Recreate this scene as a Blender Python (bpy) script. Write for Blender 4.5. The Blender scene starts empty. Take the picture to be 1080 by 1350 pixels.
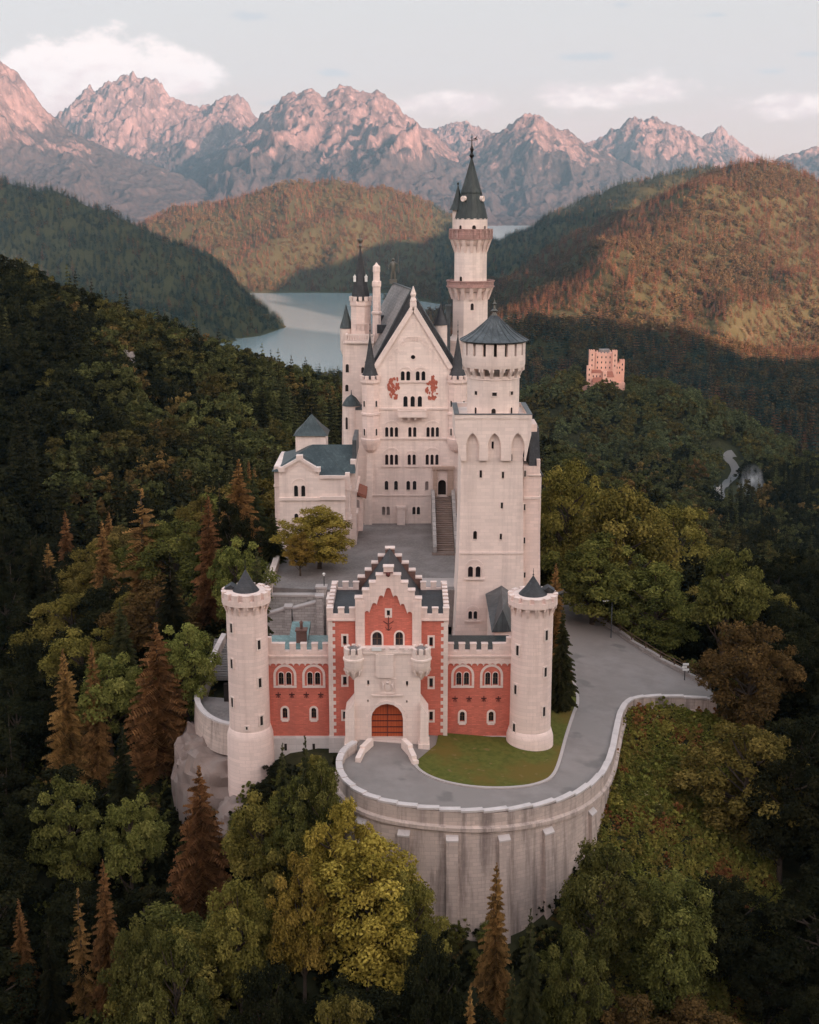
import bpy, math, random
import numpy as np
from mathutils import Vector, Matrix, noise as mnoise
from mathutils.geometry import tessellate_polygon

R = math.radians
random.seed(7)
rng = np.random.default_rng(7)
sc = bpy.context.scene
col = sc.collection

# ------------------------------------------------------------------ camera
PITCH, F, CAMZ = R(13.4), 1700.0, 56.0
cp, sp = math.cos(PITCH), math.sin(PITCH)
cam_d = bpy.data.cameras.new('camera')
cam_d.sensor_fit = 'VERTICAL'
cam_d.sensor_height = 24.0
cam_d.lens = 24.0 * F / 1350.0
cam_d.clip_start = 1.0
cam_d.clip_end = 40000
cam = bpy.data.objects.new('camera', cam_d)
col.objects.link(cam)
cam.location = (0, 0, CAMZ)
cam.rotation_euler = (R(90) - PITCH, 0, 0)
sc.camera = cam

# ------------------------------------------------------------------ light
SUN_AZ, SUN_EL = R(38), R(9)           # behind the camera, to its right, just risen
SKY_STRENGTH = 0.15
to_sun = Vector((math.sin(SUN_AZ) * math.cos(SUN_EL), -math.cos(SUN_AZ) * math.cos(SUN_EL), math.sin(SUN_EL)))
sun_d = bpy.data.lights.new('sun', 'SUN')
sun_d.energy = 5.0
sun_d.angle = R(0.6)
sun_d.color = (1.0, 0.54, 0.42)
sun = bpy.data.objects.new('sun', sun_d)
sun.rotation_euler = (-to_sun).to_track_quat('-Z', 'Y').to_euler()
col.objects.link(sun)

world = bpy.data.worlds.new('World')
sc.world = world
world.use_nodes = True


class NT:
    """small helper for building node trees"""
    def __init__(s, nt):
        s.nt = nt
        s.nt.nodes.clear()

    def n(s, t, _out=0, _props=None, **ins):
        nd = s.nt.nodes.new(t)
        for k, v in (_props or {}).items():
            setattr(nd, k, v)
        for k, v in ins.items():
            s.put(nd, k, v)
        return nd

    def put(s, nd, k, v):
        if k[0] == 'i' and k[1:].isdigit():
            sock = nd.inputs[int(k[1:])]
        else:
            sock = nd.inputs[k.replace('_', ' ')]
        if isinstance(v, tuple) and len(v) == 2 and hasattr(v[0], 'outputs'):
            s.nt.links.new(v[0].outputs[v[1]], sock)
        elif hasattr(v, 'outputs'):
            s.nt.links.new(v.outputs[0], sock)
        else:
            if sock.type == 'RGBA' and isinstance(v, tuple) and len(v) == 3:
                v = (*v, 1)
            sock.default_value = v

    def math(s, op, a, b=0.0, c=None, clamp=False):
        nd = s.n('ShaderNodeMath', _props={'operation': op, 'use_clamp': clamp}, i0=a, i1=b)
        if c is not None:
            s.put(nd, 'i2', c)
        return nd

    def mix(s, f, a, b, mode='MIX'):
        nd = s.nt.nodes.new('ShaderNodeMix')
        nd.data_type = 'RGBA'
        nd.blend_type = mode
        s.put(nd, 'i0', f)
        s.put(nd, 'i6', a)
        s.put(nd, 'i7', b)
        return (nd, 2)

    def ss(s, x, lo, hi, a=0.0, b=1.0):
        return s.n('ShaderNodeMapRange', _props={'interpolation_type': 'SMOOTHSTEP'}, i0=x, i1=lo, i2=hi, i3=a, i4=b)

    def lin(s, x, lo, hi, a=0.0, b=1.0):
        return s.n('ShaderNodeMapRange', i0=x, i1=lo, i2=hi, i3=a, i4=b)

    def noise(s, vec, scale, detail=4.0, rough=0.55, out=0):
        nd = s.n('ShaderNodeTexNoise', Vector=vec, Scale=scale, Detail=detail, Roughness=rough)
        return (nd, out)

    def vmul(s, v, k):
        return s.n('ShaderNodeVectorMath', _props={'operation': 'MULTIPLY'}, i0=v, i1=k)

    def vadd(s, v, k):
        return s.n('ShaderNodeVectorMath', _props={'operation': 'ADD'}, i0=v, i1=k)


def build_world():
    t = NT(world.node_tree)
    sky = t.n('ShaderNodeTexSky', _props={'sky_type': 'NISHITA', 'sun_disc': False, 'sun_elevation': SUN_EL,
                                         'sun_rotation': math.pi - SUN_AZ, 'altitude': 1000.0,
                                         'air_density': 1.0, 'dust_density': 2.5, 'ozone_density': 1.0})
    tc = t.n('ShaderNodeTexCoord')
    d = (tc, 0)
    sep = t.n('ShaderNodeSeparateXYZ', i0=d)
    el = t.math('MULTIPLY', t.math('ARCSINE', (sep, 2)), 57.2958)
    az = t.math('MULTIPLY', t.math('ARCTAN2', (sep, 0), (sep, 1)), 57.2958)
    base = t.vmul(sky, (SKY_STRENGTH,) * 3)
    # pale morning air: an even veil of thin high cloud, pinker towards the horizon
    veil = t.mix(t.ss(el, 0.0, 11.0), (0.108, 0.078, 0.073), (0.093, 0.090, 0.089))
    veil = t.mix(t.ss(el, 14.0, 45.0), veil, (0.082, 0.104, 0.122))
    west = t.ss((sep, 1), -0.45, 0.15, 0.12, 0.97)
    over = t.ss((sep, 2), 0.3, 0.8, 0.0, 0.7)
    east = t.mix(0.5, base, (0.56, 0.385, 0.28))
    c = t.mix(t.math('MAXIMUM', west, over), east, veil)
    # clouds, laid out by compass bearing and height
    ae = t.n('ShaderNodeCombineXYZ', i0=az, i1=t.math('MULTIPLY', el, 1.7), i2=0.0)
    n1 = t.noise(ae, 0.55, 9.0, 0.62)
    n2 = t.noise(t.vadd(ae, (31.0, 7.0, 0)), 0.9, 6.0, 0.6)
    n3 = t.noise(t.vmul(ae, (0.16, 0.75, 1.0)), 1.0, 5.0, 0.55)

    def blob(a0, e0, wa, we):
        x = t.math('DIVIDE', t.math('SUBTRACT', az, a0), wa)
        y = t.math('DIVIDE', t.math('SUBTRACT', el, e0), we)
        r2 = t.math('ADD', t.math('MULTIPLY', x, x), t.math('MULTIPLY', y, y))
        return t.math('SUBTRACT', 1.0, t.math('SQRT', r2))

    def union(*bs):
        m = bs[0]
        for b in bs[1:]:
            m = t.math('MAXIMUM', m, b)
        return m

    def edge(b, k, lo, hi, nz=n1):
        return t.ss(t.math('ADD', b, t.math('MULTIPLY', t.math('SUBTRACT', nz, 0.5), k)), lo, hi)

    cum = union(blob(-12.6, 5.4, 3.2, 1.6), blob(-10.2, 5.3, 2.6, 1.1), blob(-15.2, 5.0, 2.6, 1.3), blob(-18.8, 5.3, 2.2, 1.4), blob(-13.5, 4.2, 5.0, 1.1))
    band = union(blob(9.6, 4.6, 3.4, 0.9), blob(7.6, 4.4, 3.0, 0.8), blob(1.6, 4.2, 3.6, 0.7), blob(17.0, 4.0, 5.0, 0.7), blob(-4.0, 3.4, 6.0, 0.7))
    lowb = t.math('MULTIPLY', t.ss(el, 5.2, 1.5), t.ss(n3, 0.42, 0.62))
    c = t.mix(t.math('MULTIPLY', lowb, 0.75), c, (0.128, 0.096, 0.094))
    shade = t.ss(t.math('ADD', t.math('SUBTRACT', el, 4.6), t.math('MULTIPLY', t.math('SUBTRACT', n2, 0.5), 5.0)), -1.3, 1.2)
    ccol = t.mix(shade, (0.140, 0.106, 0.102), (0.172, 0.144, 0.136))
    c = t.mix(t.math('MULTIPLY', edge(cum, 1.7, -0.05, 0.35), 0.97), c, ccol)
    bcol = t.mix(t.ss(n2, 0.38, 0.66), (0.140, 0.110, 0.106), (0.182, 0.149, 0.140))
    c = t.mix(t.math('MULTIPLY', edge(band, 1.9, 0.1, 0.75), 0.8), c, bcol)
    wisp = union(blob(7.4, 6.0, 1.5, .22), blob(14.9, 5.3, .8, .2), blob(16.3, 5.9, .7, .15), blob(8.8, 8.0, .6, .2), blob(-6.6, 7.6, 1.2, .25), blob(-3.2, 5.4, 1.1, .2), blob(-5.4, 4.2, 1.3, .2), blob(12.6, 7.5, .8, .12))
    c = t.mix(t.math('MULTIPLY', edge(wisp, 2.2, 0.0, 0.9, n2), 0.65), c, (0.085, 0.085, 0.091))
    bg = t.n('ShaderNodeBackground', Color=c, Strength=1.0)
    out = t.n('ShaderNodeOutputWorld')
    t.nt.links.new(bg.outputs[0], out.inputs[0])


build_world()

sc.view_settings.view_transform = 'Standard'
sc.view_settings.look = 'None'
sc.view_settings.exposure = 2.92
sc.view_settings.gamma = 1.0
sc.cycles.use_denoising = True
sc.cycles.max_bounces = 6
sc.cycles.diffuse_bounces = 3
sc.cycles.glossy_bounces = 2
sc.cycles.transmission_bounces = 2
sc.cycles.transparent_max_bounces = 6
sc.cycles.volume_bounces = 0
sc.cycles.caustics_reflective = False
sc.cycles.caustics_refractive = False


# ------------------------------------------------------------------ measuring helpers (photo pixel + known distance -> metres)
def P(px, py, Y):
    a = (px - 540) / F
    b = (675 - py) / F
    t = Y / (cp + b * sp)
    return Vector((a * t, Y, CAMZ + (-sp + b * cp) * t))


def Zp(py, Y):
    return P(540, py, Y).z


def Xp(px, Y, z):
    return (px - 540) / F * (Y * cp + (CAMZ - z) * sp)


def uv(px, py, Y):
    p = P(px, py, Y)
    return (p.x, p.z)


def onplane(px, py, z0, kx=0.0, ky=0.0):
    """where the ray meets z = z0 + kx*x + ky*y"""
    a = (px - 540) / F
    b = (675 - py) / F
    dx, dy, dz = a, cp + b * sp, -sp + b * cp
    t = (z0 - CAMZ) / (dz - kx * dx - ky * dy)
    return Vector((dx * t, dy * t, CAMZ + dz * t))


# ------------------------------------------------------------------ objects
ORG = {}


def tag(o, label=None, cat=None, group=None, kind=None):
    if label: o['label'] = label
    if cat: o['category'] = cat
    if group: o['group'] = group
    if kind: o['kind'] = kind
    return o


def thing(name, loc, label, cat, group=None):
    o = bpy.data.objects.new(name, None)
    o.empty_display_size = 0.5
    o.location = loc
    col.objects.link(o)
    ORG[o.name] = Vector(loc)
    return tag(o, label, cat, group)


class MB:
    def __init__(s):
        s.v, s.f = [], []

    def add(s, vs, fs):
        o = len(s.v)
        s.v += [tuple(v) for v in vs]
        s.f += [tuple(i + o for i in f) for f in fs]
        return s

    def box(s, x0, x1, y0, y1, z0, z1):
        return s.frustum((x0, x1, y0, y1, z0), (x0, x1, y0, y1, z1))

    def frustum(s, a, b):
        x0, x1, y0, y1, z = a
        X0, X1, Y0, Y1, Z = b
        return s.add([(x0, y0, z), (x1, y0, z), (x1, y1, z), (x0, y1, z), (X0, Y0, Z), (X1, Y0, Z), (X1, Y1, Z), (X0, Y1, Z)],
                     [(3, 2, 1, 0), (4, 5, 6, 7), (0, 1, 5, 4), (1, 2, 6, 5), (2, 3, 7, 6), (3, 0, 4, 7)])

    def obox(s, c, ax, ay, hx, hy, z0, z1):
        """box with a turned plan: centre c, unit axes ax, ay, half sizes"""
        ax, ay = Vector((*ax, 0)), Vector((*ay, 0))
        c = Vector((c[0], c[1], 0))
        q = [c - ax * hx - ay * hy, c + ax * hx - ay * hy, c + ax * hx + ay * hy, c - ax * hx + ay * hy]
        return s.prism_xy([(p.x, p.y) for p in q], z0, z1)

    def prism_xy(s, poly, z0, z1):
        n = len(poly)
        s.add([(x, y, z0) for x, y in poly] + [(x, y, z1) for x, y in poly],
              [tuple(range(n - 1, -1, -1)), tuple(range(n, 2 * n))] + [(i, (i + 1) % n, n + (i + 1) % n, n + i) for i in range(n)])
        return s

    def prism_xz(s, poly, y0, y1):
        n = len(poly)
        s.add([(x, y0, z) for x, z in poly] + [(x, y1, z) for x, z in poly],
              [tuple(range(n)), tuple(range(2 * n - 1, n - 1, -1))] + [(i, n + i, n + (i + 1) % n, (i + 1) % n) for i in range(n)])
        return s

    def lathe(s, cx, cy, prof, n=32, cap0=True, cap1=True, ph=0.0):
        vs, fs = [], []
        for r, z in prof:
            r = max(r, 0.004)
            vs += [(cx + r * math.cos(ph + 2 * math.pi * k / n), cy + r * math.sin(ph + 2 * math.pi * k / n), z) for k in range(n)]
        for i in range(len(prof) - 1):
            for k in range(n):
                a, b = i * n + k, i * n + (k + 1) % n
                fs.append((a, b, b + n, a + n))
        if cap0: fs.append(tuple(range(n - 1, -1, -1)))
        if cap1: fs.append(tuple(range((len(prof) - 1) * n, len(prof) * n)))
        return s.add(vs, fs)

    def wedge(s, cx, cy, r0, r1, a0, a1, z0, z1, n=3, r0b=None, r1b=None):
        """ring segment; r0b/r1b are the radii at the bottom"""
        r0b = r0 if r0b is None else r0b
        r1b = r1 if r1b is None else r1b
        vs = []
        for i in range(n + 1):
            a = a0 + (a1 - a0) * i / n
            c, q = math.cos(a), math.sin(a)
            vs += [(cx + r0b * c, cy + r0b * q, z0), (cx + r1b * c, cy + r1b * q, z0), (cx + r1 * c, cy + r1 * q, z1), (cx + r0 * c, cy + r0 * q, z1)]
        fs = []
        for i in range(n):
            o, p = 4 * i, 4 * i + 4
            for k in range(4):
                l = (k + 1) % 4
                fs.append((o + k, p + k, p + l, o + l))
        fs += [(0, 1, 2, 3), (4 * n + 3, 4 * n + 2, 4 * n + 1, 4 * n)]
        return s.add(vs, fs)

    def tube(s, pts, rad, n=6, cap=True):
        pts = [Vector(p) for p in pts]
        if not hasattr(rad, '__len__'): rad = [rad] * len(pts)
        vs, fs = [], []
        up = Vector((0.13, 0.31, 0.94))
        for i, p in enumerate(pts):
            d = (pts[min(i + 1, len(pts) - 1)] - pts[max(i - 1, 0)]).normalized()
            a = d.cross(up)
            if a.length < 1e-3: a = d.cross(Vector((1, 0, 0)))
            a.normalize()
            b = d.cross(a)
            for k in range(n):
                t = 2 * math.pi * k / n
                vs.append(p + (a * math.cos(t) + b * math.sin(t)) * rad[i])
        for i in range(len(pts) - 1):
            for k in range(n):
                a, b = i * n + k, i * n + (k + 1) % n
                fs.append((a, b, b + n, a + n))
        if cap:
            fs += [tuple(range(n - 1, -1, -1)), tuple(range((len(pts) - 1) * n, len(pts) * n))]
        return s.add(vs, fs)

    def ball(s, c, r, n=10, m=6, sz=1.0):
        prof = [(r * math.sin(math.pi * i / m), c[2] - r * sz * math.cos(math.pi * i / m)) for i in range(m + 1)]
        return s.lathe(c[0], c[1], prof, n)

    def build(s, name, mat, parent=None, smooth=None, org=None):
        me = bpy.data.meshes.new(name)
        if parent is not None:
            r = parent
            o3 = ORG[r.name]
        elif org is not None:
            o3 = Vector(org)
        else:
            a = np.array(s.v)
            o3 = Vector(((a[:, 0].min() + a[:, 0].max()) / 2, (a[:, 1].min() + a[:, 1].max()) / 2, a[:, 2].min()))
        me.from_pydata([(x - o3.x, y - o3.y, z - o3.z) for x, y, z in s.v], [], s.f)
        me.validate()
        for m in (mat if isinstance(mat, (list, tuple)) else [mat]):
            me.materials.append(m)
        if smooth:
            me.polygons.foreach_set('use_smooth', [True] * len(me.polygons))
            me.set_sharp_from_angle(angle=R(smooth))
        ob = bpy.data.objects.new(name, me)
        col.objects.link(ob)
        ORG[ob.name] = o3
        if parent is not None:
            ob.parent = parent
        else:
            ob.location = o3
        return ob


def quads_mesh(name, V, Q, mats, tint=None):
    """V (n,3) verts, Q (m,4) quads -> mesh, quickly"""
    V = np.asarray(V, np.float32)
    Q = np.asarray(Q, np.int32)
    me = bpy.data.meshes.new(name)
    me.vertices.add(len(V))
    me.vertices.foreach_set('co', V.ravel())
    me.loops.add(Q.size)
    me.loops.foreach_set('vertex_index', Q.ravel())
    me.polygons.add(len(Q))
    me.polygons.foreach_set('loop_start', np.arange(0, Q.size, Q.shape[1], dtype=np.int32))
    me.polygons.foreach_set('loop_total', np.full(len(Q), Q.shape[1], np.int32))
    if tint is not None:
        at = me.attributes.new('tint', 'FLOAT', 'POINT')
        at.data.foreach_set('value', np.asarray(tint, np.float32))
    me.update(calc_edges=True)
    for m in mats: me.materials.append(m)
    return me


# ------------------------------------------------------------------ numpy noise
def _hash(ix, iy, seed):
    h = (ix.astype(np.int64) * 374761393 + iy.astype(np.int64) * 668265263 + seed * 2147483647) & 0xFFFFFFFF
    h = ((h ^ (h >> 13)) * 1274126177) & 0xFFFFFFFF
    return ((h ^ (h >> 16)) & 0xFFFF) / 65535.0


def perlin(x, y, seed=0):
    ix, iy = np.floor(x), np.floor(y)
    fx, fy = x - ix, y - iy
    u, v = fx * fx * fx * (fx * (fx * 6 - 15) + 10), fy * fy * fy * (fy * (fy * 6 - 15) + 10)

    def g(ax, ay):
        a = _hash(ix + ax, iy + ay, seed) * 6.28318
        return np.cos(a) * (fx - ax) + np.sin(a) * (fy - ay)
    return ((g(0, 0) * (1 - u) + g(1, 0) * u) * (1 - v) + (g(0, 1) * (1 - u) + g(1, 1) * u) * v) * 1.5


def fbm(x, y, seed=0, octv=5, gain=0.5):
    s, a, f = 0, 1.0, 1.0
    for o in range(octv):
        s = s + a * perlin(x * f, y * f, seed + o * 17)
        a *= gain
        f *= 2.03
    return s


def ridged(x, y, seed=0, octv=6, gain=0.55):
    s, a, f, w = 0, 1.0, 1.0, 1.0
    for o in range(octv):
        n = 1 - np.abs(perlin(x * f, y * f, seed + o * 29)) * 1.6
        n = np.clip(n, 0, 1) ** 2 * w
        w = np.clip(n * 1.6, 0, 1)
        s = s + a * n
        a *= gain
        f *= 2.1
    return s / 2.0


def smooth01(a, b, x):
    t = np.clip((x - a) / (b - a), 0, 1)
    return t * t * (3 - 2 * t)


# ------------------------------------------------------------------ materials
def new_mat(name):
    m = bpy.data.materials.new(name)
    m.use_nodes = True
    return m, NT(m.node_tree)


def finish(t, color, rough=0.8, bump=None, bstr=0.3, bdist=0.05, spec=0.3, metal=0.0, normal=None):
    p = t.n('ShaderNodeBsdfPrincipled', Base_Color=color, Roughness=rough, Metallic=metal)
    p.inputs['Specular IOR Level'].default_value = spec
    if bump is not None:
        b = t.n('ShaderNodeBump', Strength=bstr, Distance=bdist, Height=bump)
        t.nt.links.new(b.outputs[0], p.inputs['Normal'])
    o = t.n('ShaderNodeOutputMaterial')
    t.nt.links.new(p.outputs[0], o.inputs[0])
    return p


def plain(name, c, rough=0.7, metal=0.0, spec=0.3, var=0.15, scale=3.0):
    m, t = new_mat(name)
    g = t.n('ShaderNodeNewGeometry')
    n = t.noise((g, 0), scale, 4)
    cc = t.mix(t.math('MULTIPLY', n, 1.0), tuple(x * (1 - var) for x in c), tuple(min(1, x * (1 + var)) for x in c))
    finish(t, cc, rough, n, 0.2, 0.02, spec, metal)
    return m


def masonry(name, c, bw=1.1, bh=0.42, joint=0.80, var=0.10, streak=0.22, blot=0.25, stain=(0.30, 0.26, 0.24), bstr=0.35):
    """coursed stone or brick: blocks, weather streaks and blotches in world metres"""
    m, t = new_mat(name)
    g = t.n('ShaderNodeNewGeometry')
    s = t.n('ShaderNodeSeparateXYZ', i0=(g, 0))
    across = t.math('ADD', (s, 0), (s, 1))
    v = t.n('ShaderNodeCombineXYZ', i0=across, i1=(s, 2), i2=0.0)
    br = t.n('ShaderNodeTexBrick', Vector=v, Color1=tuple(x * (1 - var) for x in c), Color2=tuple(min(1, x * (1 + var)) for x in c),
             Mortar=tuple(x * joint for x in c), Scale=1.0, Mortar_Size=0.03, Mortar_Smooth=0.3, Brick_Width=bw, Row_Height=bh)
    big = t.noise((g, 0), 0.22, 5, 0.6)
    fine = t.noise((g, 0), 5.0, 4, 0.6)
    sv = t.vmul((g, 0), (0.9, 0.9, 0.07))
    stn = t.noise(sv, 1.0, 5, 0.65)
    c1 = t.mix(t.math('MULTIPLY', t.ss(stn, 0.46, 0.70), streak), br, stain)
    c2 = t.mix(t.math('MULTIPLY', t.ss(big, 0.42, 0.75), blot), c1, tuple(x * 0.72 for x in c))
    c3 = t.mix(t.lin(fine, 0.2, 0.8, 0.0, 0.22), c2, tuple(min(1, x * 1.12) for x in c))
    h = t.math('ADD', t.math('MULTIPLY', (br, 1), -0.6), t.math('MULTIPLY', fine, 0.5))
    finish(t, c3, 0.85, h, bstr, 0.04, 0.2)
    return m


def roofing(name, c, c2, seam=0.0, rows=0.0, rough=0.5, spec=0.4):
    """standing-seam metal (seam = spacing) or slate (rows = row height)"""
    m, t = new_mat(name)
    g = t.n('ShaderNodeNewGeometry')
    s = t.n('ShaderNodeSeparateXYZ', i0=(g, 0))
    big = t.noise((g, 0), 0.5, 5, 0.65)
    str_ = t.noise(t.vmul((g, 0), (2.2, 2.2, 0.35)), 1.0, 4, 0.6)
    cc = t.mix(t.ss(big, 0.35, 0.7), c, c2)
    cc = t.mix(t.math('MULTIPLY', t.ss(str_, 0.5, 0.75), 0.5), cc, tuple(min(1, x * 1.8 + 0.01) for x in c2))
    if rows:
        v = t.n('ShaderNodeCombineXYZ', i0=t.math('ADD', (s, 0), (s, 1)), i1=(s, 2), i2=0.0)
        br = t.n('ShaderNodeTexBrick', Vector=v, Color1=(1, 1, 1), Color2=(0.72, 0.72, 0.75), Mortar=(0.45, 0.45, 0.45),
                 Scale=1.0, Mortar_Size=0.02, Brick_Width=rows * 1.3, Row_Height=rows)
        cc = t.mix(0.75, cc, (br, 0), 'MULTIPLY')
        h = t.math('MULTIPLY', (br, 1), -1.0)
    elif seam:
        w = t.math('PINGPONG', t.math('ADD', (s, 0), t.math('MULTIPLY', (s, 1), 0.55)), seam / 2)
        line = t.ss(w, 0.0, 0.05, 1.0, 0.0)
        cc = t.mix(t.math('MULTIPLY', line, 0.6), cc, tuple(x * 0.45 for x in c))
        h = line
    else:
        h = str_
    finish(t, cc, rough, h, 0.35, 0.03, spec)
    return m


M = {}
M['stone'] = masonry('pale_limestone', (0.82, 0.672, 0.605), 1.1, 0.42, 0.92, 0.07, 0.38, 0.34, stain=(0.46, 0.355, 0.32))
M['stone_pink'] = masonry('pink_limestone', (0.82, 0.64, 0.575), 1.0, 0.40, 0.90, 0.07, 0.36, 0.32, stain=(0.48, 0.34, 0.30))
M['trim'] = masonry('dressed_stone', (0.78, 0.635, 0.575), 1.6, 0.6, 0.9, 0.05, 0.14, 0.2, bstr=0.15)
M['plinth'] = masonry('plinth_stone', (0.64, 0.58, 0.56), 1.6, 0.6, 0.84, 0.08, 0.25, 0.3)
M['rampart'] = masonry('rampart_stone', (0.57, 0.455, 0.40), 0.9, 0.38, 0.84, 0.12, 0.85, 0.4, stain=(0.17, 0.13, 0.12), bstr=0.5)
M['rubble'] = masonry('grey_rubble_stone', (0.40, 0.36, 0.34), 0.8, 0.35, 0.6, 0.2, 0.4, 0.4, bstr=0.6)
M['brick'] = masonry('red_brick', (0.62, 0.175, 0.125), 0.5, 0.16, 0.90, 0.18, 0.40, 0.40, stain=(0.38, 0.13, 0.10), bstr=0.15)
M['brick_dark'] = masonry('dark_brick', (0.20, 0.11, 0.09), 0.5, 0.16, 0.8, 0.14, 0.2, 0.3)
M['slate'] = roofing('dark_slate', (0.026, 0.027, 0.030), (0.05, 0.05, 0.055), rows=0.35, rough=0.55)
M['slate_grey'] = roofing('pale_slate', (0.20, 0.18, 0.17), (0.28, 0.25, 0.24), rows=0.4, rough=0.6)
M['lead'] = roofing('lead_roof', (0.048, 0.054, 0.058), (0.092, 0.102, 0.108), seam=0.7, rough=0.45)
M['copper'] = roofing('weathered_copper', (0.030, 0.042, 0.045), (0.054, 0.073, 0.075), seam=0.6, rough=0.5)
M['copper_bright'] = roofing('green_copper', (0.12, 0.19, 0.185), (0.19, 0.28, 0.27), seam=0.9, rough=0.5)
M['copper_dark'] = roofing('dark_copper', (0.018, 0.025, 0.025), (0.034, 0.044, 0.042), seam=0.5, rough=0.5)
M['glass'] = plain('window_glass', (0.022, 0.022, 0.026), 0.18, 0, 0.6, 0.3, 2.0)
M['glass_pale'] = plain('shuttered_pane', (0.30, 0.25, 0.24), 0.6)
M['dark'] = plain('dark_opening', (0.03, 0.024, 0.022), 0.9, 0, 0.1)
M['iron'] = plain('wrought_iron', (0.03, 0.028, 0.028), 0.5, 0.6)
M['anchor'] = plain('rusty_iron', (0.12, 0.035, 0.03), 0.7)
M['bronze'] = plain('patinated_bronze', (0.16, 0.15, 0.13), 0.5, 0.5)
M['mural'] = plain('red_wall_paint', (0.42, 0.12, 0.08), 0.8, 0, 0.2, 0.5, 2.5)
M['wood'] = plain('weathered_wood', (0.12, 0.075, 0.05), 0.8, 0, 0.2, 0.3, 4)
M['portal'] = masonry('tan_portal_stone', (0.46, 0.33, 0.265), 0.8, 0.4, 0.85, 0.1, 0.3, 0.3)
M['white'] = plain('white_paint', (0.75, 0.73, 0.70), 0.6)
M['tile'] = plain('brown_roof_tile', (0.30, 0.12, 0.085), 0.8, 0, 0.2, 0.25, 1.0)
M['ochre'] = masonry('ochre_plaster', (0.74, 0.42, 0.33), 2.0, 0.9, 0.95, 0.04, 0.2, 0.2)


def gate_mat():
    m, t = new_mat('gate_timber')
    g = t.n('ShaderNodeNewGeometry')
    s = t.n('ShaderNodeSeparateXYZ', i0=(g, 0))
    w = t.math('PINGPONG', (s, 0), 0.14)
    line = t.ss(w, 0.0, 0.03, 1.0, 0.0)
    n = t.noise(t.vmul((g, 0), (6, 6, 0.6)), 1.0, 4)
    c = t.mix(n, (0.40, 0.075, 0.025), (0.56, 0.13, 0.05))
    c = t.mix(t.math('MULTIPLY', line, 0.6), c, (0.15, 0.03, 0.015))
    finish(t, c, 0.6, line, 0.3, 0.02)
    return m


M['gate'] = gate_mat()


def ground_mat(name, ca, cb, scale, cc=None, cscale=0.05, rough=0.95, bump=0.4, bd=0.1, spots=None):
    m, t = new_mat(name)
    g = t.n('ShaderNodeNewGeometry')
    a = t.noise((g, 0), scale, 6, 0.65)
    c = t.mix(t.ss(a, 0.3, 0.7), ca, cb)
    if cc:
        b = t.noise((g, 0), cscale, 4, 0.6)
        c = t.mix(t.ss(b, 0.45, 0.65), c, cc)
    if spots:
        d = t.noise((g, 0), spots[1], 3, 0.5)
        c = t.mix(t.ss(d, spots[2], spots[2] + 0.08), c, spots[0])
    finish(t, c, rough, a, bump, bd, 0.15)
    return m


M['forest_floor'] = ground_mat('forest_floor', (0.022, 0.024, 0.012), (0.045, 0.042, 0.022), 0.6, (0.03, 0.035, 0.016), 0.05)
M['lawn'] = ground_mat('lawn', (0.075, 0.084, 0.016), (0.120, 0.118, 0.026), 1.6, (0.135, 0.095, 0.022), 0.16, spots=((0.17, 0.12, 0.045), 0.9, 0.62))
M['asphalt'] = ground_mat('asphalt', (0.225, 0.195, 0.182), (0.275, 0.242, 0.228), 0.35, (0.25, 0.22, 0.205), 0.12, 0.85, 0.15, 0.02, spots=((0.185, 0.165, 0.155), 0.22, 0.58))
M['kerb'] = plain('kerb_stone', (0.44, 0.38, 0.36), 0.8)
M['rock'] = masonry('bare_rock', (0.27, 0.205, 0.18), 3.0, 1.4, 0.9, 0.14, 0.7, 0.7, bstr=0.9)


def cobble_mat():
    m, t = new_mat('cobbles')
    g = t.n('ShaderNodeNewGeometry')
    v = t.n('ShaderNodeTexVoronoi', Vector=(g, 0), Scale=3.2)
    n = t.noise((g, 0), 0.25, 5, 0.6)
    c = t.mix((v, 0), (0.15, 0.13, 0.122), (0.25, 0.218, 0.205))
    c = t.mix(t.ss(n, 0.4, 0.7), c, (0.27, 0.24, 0.23))
    finish(t, c, 0.85, (v, 0), 0.4, 0.03, 0.25)
    return m


M['cobble'] = cobble_mat()

# ================================================================== THE LAND
def zroad(x, y):
    return 0.6 - 0.085 * (x + 2.0)


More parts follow.
